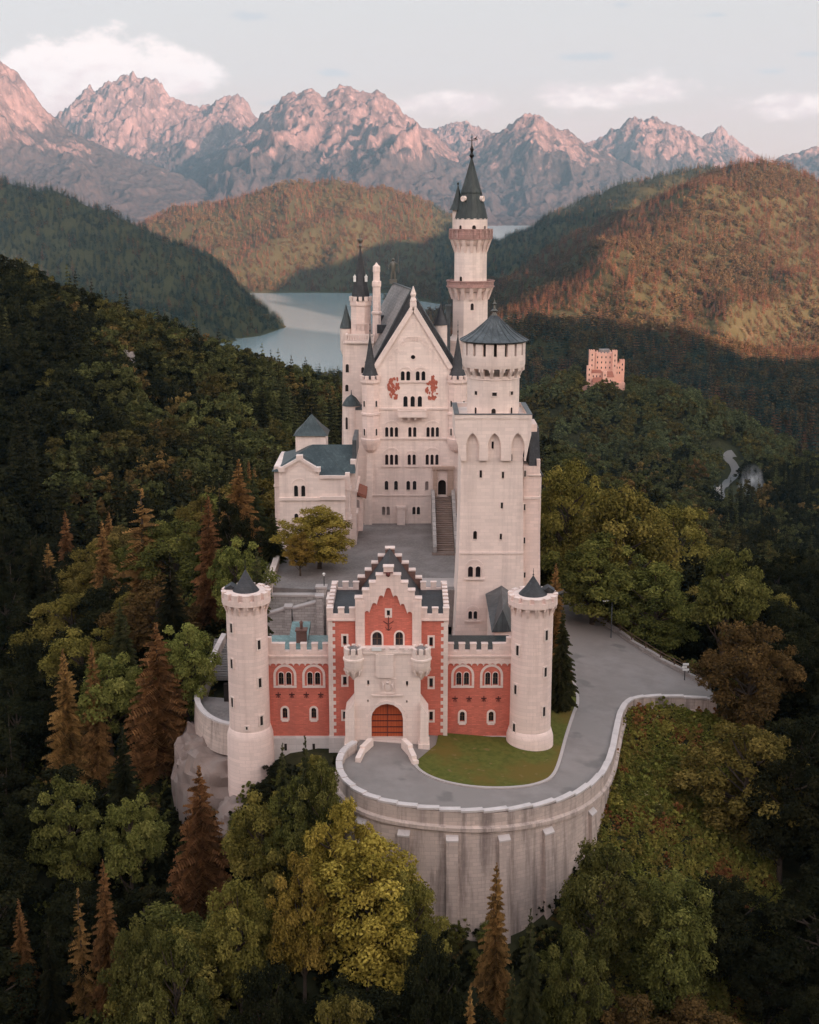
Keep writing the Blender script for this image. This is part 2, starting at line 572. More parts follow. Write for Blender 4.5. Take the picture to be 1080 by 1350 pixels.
CTRL = np.array([
    # castle rock, front and sides
    (0, 128, -3), (-8, 113, -10), (6, 109, -13.5), (20, 111, -15), (27, 120, -9), (26, 112, -16.5), (25.5, 130, -5.5), (30, 141, -4.6), (36, 143, -5), (32, 130, -8.5),
    (-17, 122, -9), (-14, 118, -11), (-24, 120, -17), (-22, 133, -8), (-22, 145, -3), (-24, 160, 1), (-26, 178, 2), (-30, 200, -4),
    (0, 98, -18), (0, 84, -26), (0, 60, -40), (0, 20, -70), (0, -60, -95), (-30, 112, -18), (-34, 130, -14), (-42, 105, -24), (-60, 105, -28),
    (-45, 140, -15), (-75, 145, -26), (-52, 178, -18), (-90, 200, -24), (-120, 250, -20), (-60, 250, -25), (-30, 250, -12), (0, 240, -8),
    (-120, 60, -50), (-150, 120, -35), (-70, 60, -46), (70, 60, -44), (120, 60, -48), (150, 120, -38),
    (14, 150, 0), (14, 175, 3), (0, 175, 4), (-10, 150, -1), (10, 205, 4), (-12, 205, 2),
    (38, 148, -4.2), (34, 165, -4.5), (22, 185, -5), (24, 205, -9), (42, 130, -12), (40, 112, -18), (58, 112, -20), (60, 135, -13), (60, 160, -12),
    (50, 190, -18), (80, 200, -28), (40, 240, -26), (80, 260, -32), (120, 240, -40), (160, 200, -50), (80, 120, -22), (110, 150, -26),
    (20, 300, -40), (60, 340, -55), (140, 340, -62), (200, 320, -70), (100, 430, -95), (220, 460, -110), (20, 430, -62),
    # valley floor and beyond
    (100, 600, -132), (230, 880, -130), (230, 620, -135), (360, 700, -130), (420, 1000, -128), (320, 1300, -130), (500, 1400, -125), (150, 1400, -110),
    (600, 1750, -140), (800, 1500, -110), (900, 900, -100), (600, 500, -110),
    (-67, 478, -40), (-100, 420, -14), (-30, 400, -36), (-60, 640, -80), (-20, 800, -112), (-60, 1100, -140), (-150, 1400, -146), (-300, 1000, -70), (-420, 1450, -135), (-500, 800, 10), (-700, 1300, 0),
    (-700, 400, 30), (-800, 0, -20), (700, 0, -80), (0, -400, -80), (-600, -600, -60), (600, -600, -60),
    (-200, 2000, -185), (-120, 2080, -185), (-30, 1850, -180), (-500, 2600, -175), (0, 2600, -175), (300, 2400, -170), (-300, 2900, -175), (600, 2000, -175), (800, 2000, -175), (-900, 2000, -100), (-1200, 2700, -60),
    (0, 4200, -110), (400, 4500, -130), (300, 5500, -130), (600, 6500, -100), (-800, 4500, -40), (1500, 4500, -40), (0, 7500, -80), (-2500, 3000, 40), (2500, 3000, 40),
    (-2500, 9000, -60), (2500, 9000, -60), (0, 11000, -60), (-3500, 6000, 0), (3500, 6000, 0), (2500, 0, -50), (-2500, 0, -20), (0, -2500, -50), (3500, -2000, 0), (-3500, -2000, 0)], float)


def rbf_fit(c, k=14.0):
    d = np.sqrt(((c[:, None, :2] - c[None, :, :2]) ** 2).sum(-1) + k * k)
    n = len(c)
    A = np.zeros((n + 1, n + 1))
    A[:n, :n] = d
    A[:n, n] = A[n, :n] = 1
    return np.linalg.solve(A, np.append(c[:, 2], 0))


RBF_W = rbf_fit(CTRL)
TREE_H = 16.0


def crest(pts, step=30.0, drop=TREE_H):
    """ridge crest from (photo x, photo y, distance) of its treetop line -> dense 3-D points"""
    p = [P(a, b, y) - Vector((0, 0, drop)) for a, b, y in pts]
    out = []
    for i in range(len(p) - 1):
        n = max(2, int((p[i + 1] - p[i]).length / step))
        out += [p[i].lerp(p[i + 1], k / n) for k in range(n)]
    return np.array([tuple(v) for v in out + [p[-1]]])


CRESTS = [  # (points, slope, roundness)
    (crest([(-420, 250, 2250), (-250, 238, 2250), (-120, 226, 2250), (0, 226, 2250), (60, 236, 2250), (120, 254, 2250), (180, 280, 2230), (222, 322, 2210), (262, 384, 2200)]), 0.74, 40),
    (crest([(120, 300, 3700), (200, 278, 3650), (260, 258, 3600), (330, 243, 3600), (400, 231, 3600), (440, 229, 3600), (490, 236, 3600), (540, 250, 3550), (590, 274, 3500), (640, 312, 3400), (680, 346, 3300)]), 0.60, 70),
    (crest([(-500, 260, 1750), (-200, 300, 1800), (0, 322, 1850), (60, 346, 1900), (130, 371, 1950), (200, 386, 1990), (262, 404, 2020)], drop=22), 0.60, 20),
    (crest([(-400, 260, 470), (-200, 290, 470), (0, 322, 470), (50, 356, 500), (100, 398, 550), (150, 430, 585), (200, 456, 620), (300, 484, 720), (400, 502, 780), (470, 520, 820), (560, 548, 820)], drop=24), 0.42, 40),
    (crest([(772, 508, 1000), (797, 505, 1000), (830, 515, 990)], drop=0), 0.52, 26),
    (crest([(700, 560, 930), (740, 548, 960), (772, 508, 1000)], drop=14), 0.5, 30),
    (crest([(830, 515, 990), (880, 560, 950), (920, 600, 920)], drop=14), 0.6, 30),
    (crest([(690, 386, 1890), (720, 364, 1920), (780, 330, 2000), (850, 290, 2100), (900, 258, 2200), (940, 226, 2320), (985, 201, 2450), (1020, 210, 2480), (1080, 252, 2520), (1200, 300, 2550), (1500, 320, 2600)]), 0.56, 70),
    (crest([(700, 412, 1480), (780, 408, 1500), (860, 412, 1520), (920, 430, 1560)]), 0.45, 60),
    (crest([(540, 372, 2900), (600, 348, 2950), (640, 331, 3000), (690, 313, 3000), (740, 290, 3000), (800, 262, 3000), (860, 226, 3000), (900, 215, 3000), (945, 212, 3000), (1100, 260, 3000)]), 0.5, 80),
    # unseen ridges added behind the viewpoint, shaped to shade castle, woods and hills
    (np.array([(x, -230 - 0.10 * x, 176 - 0.00025 * (x - 150) ** 2) for x in np.arange(-330, 470, 25.0)]), 0.85, 40),
    (np.array([(x, -500.0, 310) for x in np.arange(600, 1190, 30.0)]), 1.5, 30),
    (np.array([(x, -700 + 0.25 * (x - 1500), 790 - max(0, x - 1830) * 2.2) for x in np.arange(1541, 1990, 22.0)]), 6.0, 14),  # steep added crest, placed by where its shade should fall
]


def land_z(x, y, rough=True):
    x = np.asarray(x, float)
    y = np.asarray(y, float)
    z = np.full(x.shape, RBF_W[-1])
    for i in range(len(CTRL)):
        z += RBF_W[i] * np.sqrt((x - CTRL[i, 0]) ** 2 + (y - CTRL[i, 1]) ** 2 + 196.0)
    z = np.clip(z, -178, 300)
    far = np.clip((np.hypot(x, y - 150) - 60) / 500, 0, 1)
    if rough:
        sp_ = ridged(x / 330.0, y / 330.0, 5, 4)
    for pts, sl, rd in CRESTS:
        bx0, bx1 = pts[:, 0].min() - 2600, pts[:, 0].max() + 2600
        m = np.full(x.shape, -1e9)
        for px_, py_, pz_ in pts:
            d = np.hypot(x - px_, y - py_)
            m = np.maximum(m, pz_ - sl * d * d / (d + rd))
        if rough:
            base = pts[:, 2].max()
            depth = np.clip((base - m) / 260.0, 0, 1)
            m = m + (sp_ - 0.58) * 60.0 * np.sqrt(depth) * np.clip(rd / 60.0, 0, 1) * (1 if abs(base) < 1e8 else 0)
        z = np.maximum(z, m)
    if rough:
        z = z + far * 7.0 * fbm(x / 90.0, y / 90.0, 3, 4) + (1 - far) * 0.5 * fbm(x / 14.0, y / 14.0, 9, 3)
    return z


# the made ground inside the ramparts lies below the paving
def spline(pts, n):
    """Catmull-Rom through 3-D points"""
    out = []
    p = [Vector(q) for q in pts]
    p = [p[0] * 2 - p[1]] + p + [p[-1] * 2 - p[-2]]
    for i in range(1, len(p) - 2):
        for k in range(n):
            t = k / n
            a, b, c, d = p[i - 1:i + 3]
            out.append(0.5 * ((2 * b) + (c - a) * t + (2 * a - 5 * b + 4 * c - d) * t * t + (3 * b - a - 3 * c + d) * t ** 3))
    return out + [p[-2]]


RAMP_PX = [(470.5, 978, 2.0), (456, 990, 1.9), (450.5, 1006, 1.75), (456, 1023, 1.6), (474, 1040, 1.4), (502, 1052, 1.2), (540, 1060, 1.0), (585, 1065, .75), (630, 1067, .5), (680, 1064, .2), (728, 1055, -.15), (765, 1040, -.5), (790, 1019, -.85), (803, 992, -1.15), (810, 960, -1.4), (816, 937, -1.55), (828, 922, -1.65), (852, 917, -1.8), (895, 917, -2.0), (945, 921, -2.2)]
RAMP = spline([onplane(a, b, z) for a, b, z in RAMP_PX], 8)
PAVED = [(-7.6, 128)] + [(p.x, p.y) for p in RAMP[6::4]] + [(onplane(a_, b_, .43, -.085) + Vector((.8, .8, 0))).xy[:] for a_, b_ in ((948, 916), (933, 908), (905, 892), (868, 872), (830, 848), (800, 826), (775, 808), (757, 794), (744, 780), (736, 770))] + [(17, 200), (10, 204), (-20, 200), (-20.5, 128)]


def in_poly(x, y, poly):
    x, y = np.asarray(x, float), np.asarray(y, float)
    c = np.zeros(x.shape, bool)
    n = len(poly)
    for i in range(n):
        x0, y0 = poly[i]
        x1, y1 = poly[(i + 1) % n]
        with np.errstate(divide='ignore', invalid='ignore'):
            k = ((y0 > y) != (y1 > y)) & (x < (x1 - x0) * (y - y0) / (y1 - y0 + 1e-12) + x0)
        c ^= k
    return c


def ground_z(x, y):
    z = land_z(x, y)
    pv = in_poly(x, y, PAVED)
    return np.where(pv, np.minimum(z, zroad(np.asarray(x, float), y) - 1.6), z)


def axis(lo, hi, n0, n1, s0, k):
    """grid lines: spacing s0 between n0 and n1, growing with distance outside"""
    a = list(np.arange(n0, n1 + 1e-6, s0))
    d, p = s0, n1
    while p < hi:
        d = s0 + k * (p - n1)
        p += d
        a.append(min(p, hi))
    p = n0
    while p > lo:
        d = s0 + k * (n0 - p)
        p -= d
        a.insert(0, max(p, lo))
    return np.array(a)


def build_ground():
    xs = axis(-4200, 4200, -70, 80, 3.0, 0.013)
    ys = axis(-2600, 11500, 60, 300, 3.0, 0.011)
    X, Y = np.meshgrid(xs, ys)
    Z = ground_z(X, Y)
    V = np.stack([X, Y, Z], -1).reshape(-1, 3)
    nx, ny = len(xs), len(ys)
    i = np.arange(ny - 1)[:, None] * nx + np.arange(nx - 1)[None, :]
    i = i.ravel()
    Q = np.stack([i, i + 1, i + 1 + nx, i + nx], -1)
    me = quads_mesh('ground', V, Q, [M['ground']])
    me.polygons.foreach_set('use_smooth', [True] * len(Q))
    o = bpy.data.objects.new('ground', me)
    col.objects.link(o)
    tag(o, 'wooded valley ground around the castle hill', kind='structure')
    return xs, ys, Z


def ground_cover_mat():
    m, t = new_mat('wooded_ground')
    g = t.n('ShaderNodeNewGeometry')
    a = t.noise((g, 0), 0.5, 6, 0.65)
    b = t.noise((g, 0), 0.02, 5, 0.6)
    c = t.mix(t.ss(a, 0.3, 0.7), (0.020, 0.022, 0.011), (0.050, 0.048, 0.022))
    c = t.mix(t.ss(b, 0.4, 0.65), c, (0.035, 0.036, 0.016))
    nz = t.n('ShaderNodeSeparateXYZ', i0=(g, 1))
    steep = t.ss((nz, 2), 0.72, 0.55)
    r = t.mix(a, (0.09, 0.07, 0.058), (0.19, 0.145, 0.12))
    c = t.mix(t.math('MULTIPLY', steep, t.ss(b, 0.56, 0.72, 0.0, 0.6)), c, r)
    finish(t, c, 0.95, a, 0.5, 0.2, 0.1)
    return m


M['ground'] = ground_cover_mat()
GX, GY, GZ = build_ground()


def gz(x, y):
    """height of the ground sheet as built (bilinear)"""
    x = np.asarray(x, float)
    y = np.asarray(y, float)
    i = np.clip(np.searchsorted(GX, x) - 1, 0, len(GX) - 2)
    j = np.clip(np.searchsorted(GY, y) - 1, 0, len(GY) - 2)
    u = (x - GX[i]) / (GX[i + 1] - GX[i])
    v = (y - GY[j]) / (GY[j + 1] - GY[j])
    return (GZ[j, i] * (1 - u) + GZ[j, i + 1] * u) * (1 - v) + (GZ[j + 1, i] * (1 - u) + GZ[j + 1, i + 1] * u) * v


# ------------------------------------------------------------------ water
def water_mat():
    m, t = new_mat('lake_water')
    g = t.n('ShaderNodeNewGeometry')
    n = t.noise(t.vmul((g, 0), (0.05, 0.02, 0.05)), 1.0, 4)
    p = finish(t, (0.20, 0.27, 0.29), 0.20, n, 0.12, 0.3, 0.9)
    return m


M['water'] = water_mat()


def water(name, x0, x1, y0, y1, z, label):
    b = MB()
    b.add([(x0, y0, z), (x1, y0, z), (x1, y1, z), (x0, y1, z)], [(0, 1, 2, 3)])
    tag(b.build(name, M['water']), label, kind='structure')


water('lake', -900, 1300, 1480, 3350, -150, 'pale still lake between the forested hills')
water('distant_lake', -200, 1400, 3750, 6600, -45, 'far pale lake at the foot of the mountains')


# ------------------------------------------------------------------ mountains
def mountain_mat():
    m, t = new_mat('mountain_rock')
    g = t.n('ShaderNodeNewGeometry')
    s = t.n('ShaderNodeSeparateXYZ', i0=(g, 0))
    nz = t.n('ShaderNodeSeparateXYZ', i0=(g, 1))
    n1 = t.noise((g, 0), 0.0035, 8, 0.62)
    n2 = t.noise(t.vmul((g, 0), (1, 1, 0.25)), 0.012, 8, 0.7)
    n3 = t.noise((g, 0), 0.03, 5, 0.7)
    rock = t.mix(t.ss(n2, 0.35, 0.68), (0.034, 0.027, 0.027), (0.100, 0.076, 0.074))
    rock = t.mix(t.ss(n3, 0.5, 0.75), rock, (0.150, 0.115, 0.111))
    wood = t.mix(t.ss(n3, 0.35, 0.65), (0.016, 0.016, 0.018), (0.034, 0.030, 0.030))
    line = t.math('ADD', (s, 2), t.math('MULTIPLY', t.math('SUBTRACT', n1, 0.5), 900.0))
    line = t.math('ADD', line, t.math('MULTIPLY', t.math('SUBTRACT', n2, 0.5), 420.0))
    line = t.math('ADD', line, t.math('MULTIPLY', (nz, 2), -130.0))
    f = t.ss(line, 265.0, 350.0)
    c = t.mix(f, wood, rock)
    finish(t, c, 0.95, n2, 0.8, 25.0, 0.05)
    return m


M['mountain'] = mountain_mat()


def mountain(label, prof, D, W, seed, base=-110.0, rough=0.30, back=700.0):
    pts = [P(a, b, D) for a, b in prof]
    px = np.array([p.x for p in pts])
    pz = np.array([p.z for p in pts])
    nx, nt = 400, 230
    xs = np.linspace(px[0], px[-1], nx)
    ts = np.concatenate([np.linspace(-1, 0, 30, endpoint=False), np.linspace(0, 1, nt - 30) ** 1.15])
    X, T = np.meshgrid(xs, ts)
    front = T >= 0
    Y = np.where(front, D - T * W, D - T * back)
    tt = np.abs(T)
    wx = fbm(X / 520.0, Y / 520.0, seed + 3, 4) * W * 0.16 * np.minimum(tt * 2.0, 1)
    zr = np.interp(np.clip(X + wx, px[0], px[-1]), px, pz)
    shape = (1 - tt) ** 1.35 if True else 1
    h = base + (zr - base) * shape
    rel = np.clip((zr - base), 30, None)
    g = ridged((X + wx) / 680.0 + seed, Y / 2000.0, seed, 5) - 0.42
    g2 = ridged((X + wx) / 190.0 + seed, Y / 420.0, seed + 7, 5) - 0.42
    env = np.minimum(tt * 3.2, 1) * (1 - tt) ** 0.6
    g3 = ridged((X + wx * .6) / 70.0 + seed, Y / 420.0, seed + 19, 4) - 0.42
    g4 = ridged((X + wx * .3) / 30.0, Y / 150.0, seed + 23, 3) - 0.42
    h = h + rel * rough * env * (0.85 * g + 0.20 * g2 + 0.10 * g3 + 0.05 * g4)
    cr = (fbm(X / 60.0, Y / 60.0, seed + 11, 4) * 0.030 + (ridged(X / 150.0, Y / 300.0, seed + 13, 4) - 0.45) * 0.035) * rel
    h = h + cr * np.clip(1.1 - tt, 0, 1)
    # fade the flanks into the valley
    e = np.minimum((X - px[0]) / (px[-1] - px[0]), (px[-1] - X) / (px[-1] - px[0]))
    V = np.stack([X, Y, h], -1).reshape(-1, 3)
    i = (np.arange(nt - 1)[:, None] * nx + np.arange(nx - 1)[None, :]).ravel()
    Q = np.stack([i, i + nx, i + nx + 1, i + 1], -1)
    me = quads_mesh('mountain', V, Q, [M['mountain']])
    me.polygons.foreach_set('use_smooth', [True] * len(Q))
    o = bpy.data.objects.new('mountain', me)
    col.objects.link(o)
    tag(o, label, kind='structure')


mountain('jagged pink rock massif with two summits under the big cloud', [(-40, 230), (20, 190), (60, 160), (90, 146), (108, 122), (117, 115), (124, 121), (140, 112), (158, 103), (175, 96), (190, 101), (207, 108), (225, 124), (245, 134), (262, 141), (280, 134), (300, 128), (313, 122), (322, 131), (333, 146), (350, 165), (390, 195), (430, 230)], 9500, 2300, 21, rough=0.34)
mountain('dark steep mountain cut off by the left edge', [(-220, 110), (-120, 60), (-60, 70), (-25, 66), (0, 76), (12, 82), (25, 97), (42, 122), (60, 143), (85, 166), (110, 180), (150, 198), (200, 216), (250, 236), (320, 262), (400, 290)], 7300, 2000, 4, rough=0.30)
mountain('broad many topped mountain with streaked scree gullies', [(150, 290), (205, 250), (240, 226), (290, 197), (325, 172), (345, 152), (362, 138), (378, 126), (400, 119), (414, 116), (424, 125), (437, 118), (450, 114), (462, 110), (474, 116), (486, 120), (498, 115), (510, 126), (528, 140), (548, 160), (566, 172), (590, 192), (630, 220), (680, 250), (760, 285)], 8300, 2300, 9, rough=0.36)
mountain('small far pale summits in the gap behind the tall tower', [(500, 205), (540, 180), (568, 170), (585, 162), (600, 156), (612, 160), (630, 168), (648, 172), (680, 187), (730, 210)], 10300, 1800, 33, rough=0.30)
mountain('pointed wooded mountain with a pale bare cliff right of the tall tower', [(520, 290), (560, 246), (600, 212), (630, 190), (655, 172), (672, 161), (686, 153), (701, 146), (712, 152), (726, 162), (744, 170), (770, 186), (800, 202), (850, 228), (900, 250), (980, 285)], 8200, 1500, 14, rough=0.30)
mountain('pale rounded twin topped mountain on the right', [(700, 230), (760, 196), (785, 183), (808, 170), (822, 160), (836, 154), (848, 157), (862, 152), (876, 158), (892, 164), (908, 173), (935, 190), (965, 206), (1000, 222), (1060, 250)], 9400, 1900, 41, rough=0.36)
mountain('small sharp pink peak behind the right hill', [(880, 220), (915, 190), (930, 179), (942, 172), (951, 167), (961, 176), (974, 186), (988, 198), (1010, 212), (1050, 240)], 10500, 1400, 52, rough=0.36)
mountain('grey mountain shoulder at the right edge', [(960, 240), (1010, 217), (1030, 206), (1055, 200), (1085, 192), (1130, 176), (1180, 160), (1260, 190), (1360, 240)], 9000, 1800, 61, rough=0.30)

# ================================================================== BUILDING PARTS
class Fr:
    """a wall plane: point (u, v) in metres along it, d metres out of it"""
    def __init__(s, o, u, n):
        s.o, s.u, s.n = Vector(o), Vector(u), Vector(n)

    def pt(s, u, v, d=0.0):
        return s.o + s.u * u + Vector((0, 0, v)) + s.n * d


def front(Y):
    return Fr((0, Y, 0), (1, 0, 0), (0, -1, 0))


def arc(uc, vc, r, a0, a1, n):
    return [(uc + r * math.cos(a0 + (a1 - a0) * i / n), vc + r * math.sin(a0 + (a1 - a0) * i / n)) for i in range(n + 1)]


def outline(kind, u, v0, w, h, grow=0.0):
    """closed outline of an opening, base v0, total height h"""
    a, b, c, d = u - w / 2 - grow, u + w / 2 + grow, v0 - grow, v0 + h + grow
    if kind == 'round':
        return arc(u, v0 + h / 2, w / 2 + grow, 0, 2 * math.pi, 12)[:-1]
    if kind == 'rect':
        return [(a, c), (b, c), (b, d), (a, d)]
    r = (b - a) / 2
    if kind == 'pointed':
        k = r * 1.15
        return [(a, c), (b, c), (b, d - k), (b - r * 0.16, d - k * 0.55), (u + r * 0.42, d - k * 0.2), (u, d), (u - r * 0.42, d - k * 0.2), (a + r * 0.16, d - k * 0.55), (a, d - k)]
    return [(a, c), (b, c)] + arc(u, d - r, r, 0, math.pi, 8)


def fill(mb, fr, outer, holes, d=0.0):
    loops = [[Vector((x, y, 0)) for x, y in l] for l in [outer] + holes]
    flat = [p for l in [outer] + holes for p in l]
    mb.add([fr.pt(u, v, d) for u, v in flat], [tuple(t) for t in tessellate_polygon(loops)])


def sides(mb, fr, loop, d0, d1):
    n = len(loop)
    mb.add([fr.pt(u, v, d0) for u, v in loop] + [fr.pt(u, v, d1) for u, v in loop],
           [(i, (i + 1) % n, n + (i + 1) % n, n + i) for i in range(n)])


def wall(mb, fr, outer, holes=(), deep=0.4, back=None, d=0.0):
    """front face with real openings, reveals going in, outer edge going back"""
    holes = list(holes)
    fill(mb, fr, outer, holes, d)
    for h in holes:
        sides(mb, fr, h, d, d - deep)
    if back:
        sides(mb, fr, outer, d, d - back)
        fill(mb, fr, outer, [], d - back)
    return mb


def ring(mb, fr, inner, outer, d0, d1):
    n = len(inner)
    A = [fr.pt(u, v, d1) for u, v in outer] + [fr.pt(u, v, d1) for u, v in inner]
    B = [fr.pt(u, v, d0) for u, v in outer] + [fr.pt(u, v, d0) for u, v in inner]
    f = []
    for i in range(n):
        j = (i + 1) % n
        f += [(i, j, n + j, n + i), (2 * n + i, 2 * n + j, j, i), (n + i, n + j, 3 * n + j, 3 * n + i)]
    mb.add(A + B, f)


def window(parent, fr, u, v0, w, h, kind='arch', deep=0.28, fw=0.12, proud=0.05, pane='glass', frame='trim', bar=False, sill=0.0, name='window'):
    """pane set back in its opening, dressed surround as a sub-part; returns the hole for the wall"""
    lo = outline(kind, u, v0, w, h)
    b = MB()
    if deep > 0:
        g = outline(kind, u, v0, w, h, 0.02)
        fill(b, fr, g, [], -deep + 0.02)
    else:
        fill(b, fr, lo, [], 0.03)
        sides(b, fr, lo, 0.03, -0.1)
    wn = b.build(name, M[pane], parent)
    if fw:
        f = MB()
        ring(f, fr, lo, outline(kind, u, v0, w, h, fw), -0.03 if deep > 0 else -0.1, proud if deep > 0 else 0.08)
        if sill:
            f.add(*boxf(fr, u - w / 2 - sill, u + w / 2 + sill, v0 - fw - 0.14, v0 - fw - 0.01, -0.02, proud + 0.08))
        ORG['_w'] = ORG[parent.name]
        ORG[wn.name] = ORG[parent.name]
        fo = f.build('frame', M[frame], wn)
    if bar:
        q = MB()
        q.add(*boxf(fr, u - 0.035, u + 0.035, v0, v0 + h * 0.97, -deep + 0.03, -deep + 0.09))
        q.add(*boxf(fr, u - w / 2, u - 0.036, v0 + h * 0.5, v0 + h * 0.5 + 0.06, -deep + 0.03, -deep + 0.09))
        q.add(*boxf(fr, u + 0.036, u + w / 2, v0 + h * 0.5, v0 + h * 0.5 + 0.06, -deep + 0.03, -deep + 0.09))
        q.build('glazing_bar', M['wood'], wn)
    return lo


def boxf(fr, u0, u1, v0, v1, d0, d1):
    vs = [fr.pt(u, v, d) for d in (d0, d1) for v in (v0, v1) for u in (u0, u1)]
    return vs, [(0, 1, 3, 2), (4, 6, 7, 5), (0, 4, 5, 1), (2, 3, 7, 6), (0, 2, 6, 4), (1, 5, 7, 3)]


def pwin(parent, Y, x, y0, y1, wpx, kind='arch', **k):
    """window from photo pixels: centre x, top y0, bottom y1, width, on the plane Y"""
    u, v0 = uv(x, y1, Y)
    v1 = uv(x, y0, Y)[1]
    return window(parent, front(Y), u, v0, wpx * mpp(x, (y0 + y1) / 2, Y), v1 - v0, kind, **k)


def mpp(px, py, Y):
    return (P(px + 1, py, Y) - P(px, py, Y)).length


def arch_band(mb, fr, u, v, r, w, d, n=14, leg=0.0):
    """half-ring relieving arch, springing at v"""
    inn = ([(u + r, v - leg)] if leg else []) + arc(u, v, r, 0, math.pi, n) + ([(u - r, v - leg)] if leg else [])
    out = ([(u + r + w, v - leg)] if leg else []) + arc(u, v, r + w, 0, math.pi, n) + ([(u - r - w, v - leg)] if leg else [])
    k = len(inn)
    A = [fr.pt(a, b, d) for a, b in out] + [fr.pt(a, b, d) for a, b in inn]
    B = [fr.pt(a, b, 0.0) for a, b in out] + [fr.pt(a, b, 0.0) for a, b in inn]
    f = []
    for i in range(k - 1):
        f += [(i, i + 1, k + i + 1, k + i), (2 * k + i, 2 * k + i + 1, i + 1, i), (k + i, k + i + 1, 3 * k + i + 1, 3 * k + i)]
    mb.add(A + B, f)


def scallop(mb, u0, u1, ztop, zspring, n, Y, proud, gap=0.12):
    """corbel table: band whose lower edge is a row of little arches"""
    w = (u1 - u0) / n
    poly = [(u0, ztop), (u0, zspring)]
    r = w / 2 * (1 - gap)
    for i in range(n):
        c = u0 + (i + 0.5) * w
        poly += [(c - r * math.cos(math.pi * k / 6), zspring + r * 0.9 * math.sin(math.pi * k / 6)) for k in range(7)]
    poly += [(u1, zspring), (u1, ztop)]
    mb.prism_xz(poly, Y - proud, Y)


def crenel(mb, p, q, thick, z0, zg, zt, n, ends=True):
    """parapet from p to q (plan points): solid z0..zg, merlons to zt"""
    p, q = Vector((*p, 0)), Vector((*q, 0))
    ax = (q - p).normalized()
    ay = Vector((-ax.y, ax.x, 0))
    L = (q - p).length
    c = (p + q) / 2 + ay * thick / 2
    mb.obox((c.x, c.y), ax.xy, ay.xy, L / 2, thick / 2, z0, zg)
    k = 2 * n - 1 if ends else 2 * n + 1
    w = L / k
    for i in range(n):
        s = (2 * i + 0.5) * w if ends else (2 * i + 1.5) * w
        m = p + ax * s + ay * thick / 2
        mb.obox((m.x, m.y), ax.xy, ay.xy, w / 2 * 1.08, thick / 2 + 0.001, zg, zt)
        mb.obox((m.x, m.y), ax.xy, ay.xy, w / 2 * 1.08 + 0.04, thick / 2 + 0.05, zt, zt + 0.08)


def ring_merlons(mb, cx, cy, r0, r1, z0, z1, n, frac=0.58, ph=0.0):
    for k in range(n):
        a = ph + 2 * math.pi * k / n
        h = math.pi / n * frac
        mb.wedge(cx, cy, r0, r1, a - h, a + h, z0, z1, 2)


def ring_corbels(mb, cx, cy, r, out, z0, z1, n, frac=0.42, ph=0.0):
    for k in range(n):
        a = ph + 2 * math.pi * k / n
        h = math.pi / n * frac
        mb.wedge(cx, cy, r - 0.1, r + out, a - h, a + h, z0, z1, 1, r0b=r - 0.1, r1b=r + 0.04)
    # little round arches between the corbels
    for k in range(n):
        a = ph + 2 * math.pi * (k + 0.5) / n
        h = math.pi / n
        zs = z1 - (z1 - z0) * 0.05
        for s in (-1, 1):
            mb.wedge(cx, cy, r - 0.1, r + out, min(a + s * h * 0.55, a + s * h * 0.8), max(a + s * h * 0.55, a + s * h * 0.8), z1 - (z1 - z0) * 0.32, z1, 1)


def fr_round(cx, cy, r, ang):
    """wall plane touching a drum; ang = 0 faces the viewer, positive to the right"""
    n = Vector((math.sin(ang), -math.cos(ang), 0))
    u = Vector((math.cos(ang), math.sin(ang), 0))
    return Fr(Vector((cx, cy, 0)) + n * r, u, n)


def drum_win(parent, cx, cy, r, px, y0, y1, w, kind='rect', **k):
    Y = cy - r
    for _ in range(3):
        x = P(px, (y0 + y1) / 2, Y).x
        s = max(-0.97, min(0.97, (x - cx) / r))
        Y = cy - r * math.cos(math.asin(s))
    fr = fr_round(cx, cy, r, math.asin(s))
    v0, v1 = P(px, y1, Y).z, P(px, y0, Y).z
    window(parent, fr, 0, v0, w, v1 - v0, kind, deep=-1, **k)


def finial(mb, x, y, z, h, r=0.12):
    mb.lathe(x, y, [(r * 1.4, z - 0.1), (r, z), (r * 0.5, z + h * 0.15), (r * 1.5, z + h * 0.25), (r * 0.5, z + h * 0.35), (r * 0.35, z + h * 0.6), (r * 0.9, z + h * 0.68), (r * 0.3, z + h * 0.76), (0.02, z + h)], 8)


# ================================================================== GATEHOUSE
YW, YC, YM, YP = 131.0, 130.0, 129.6, 127.3


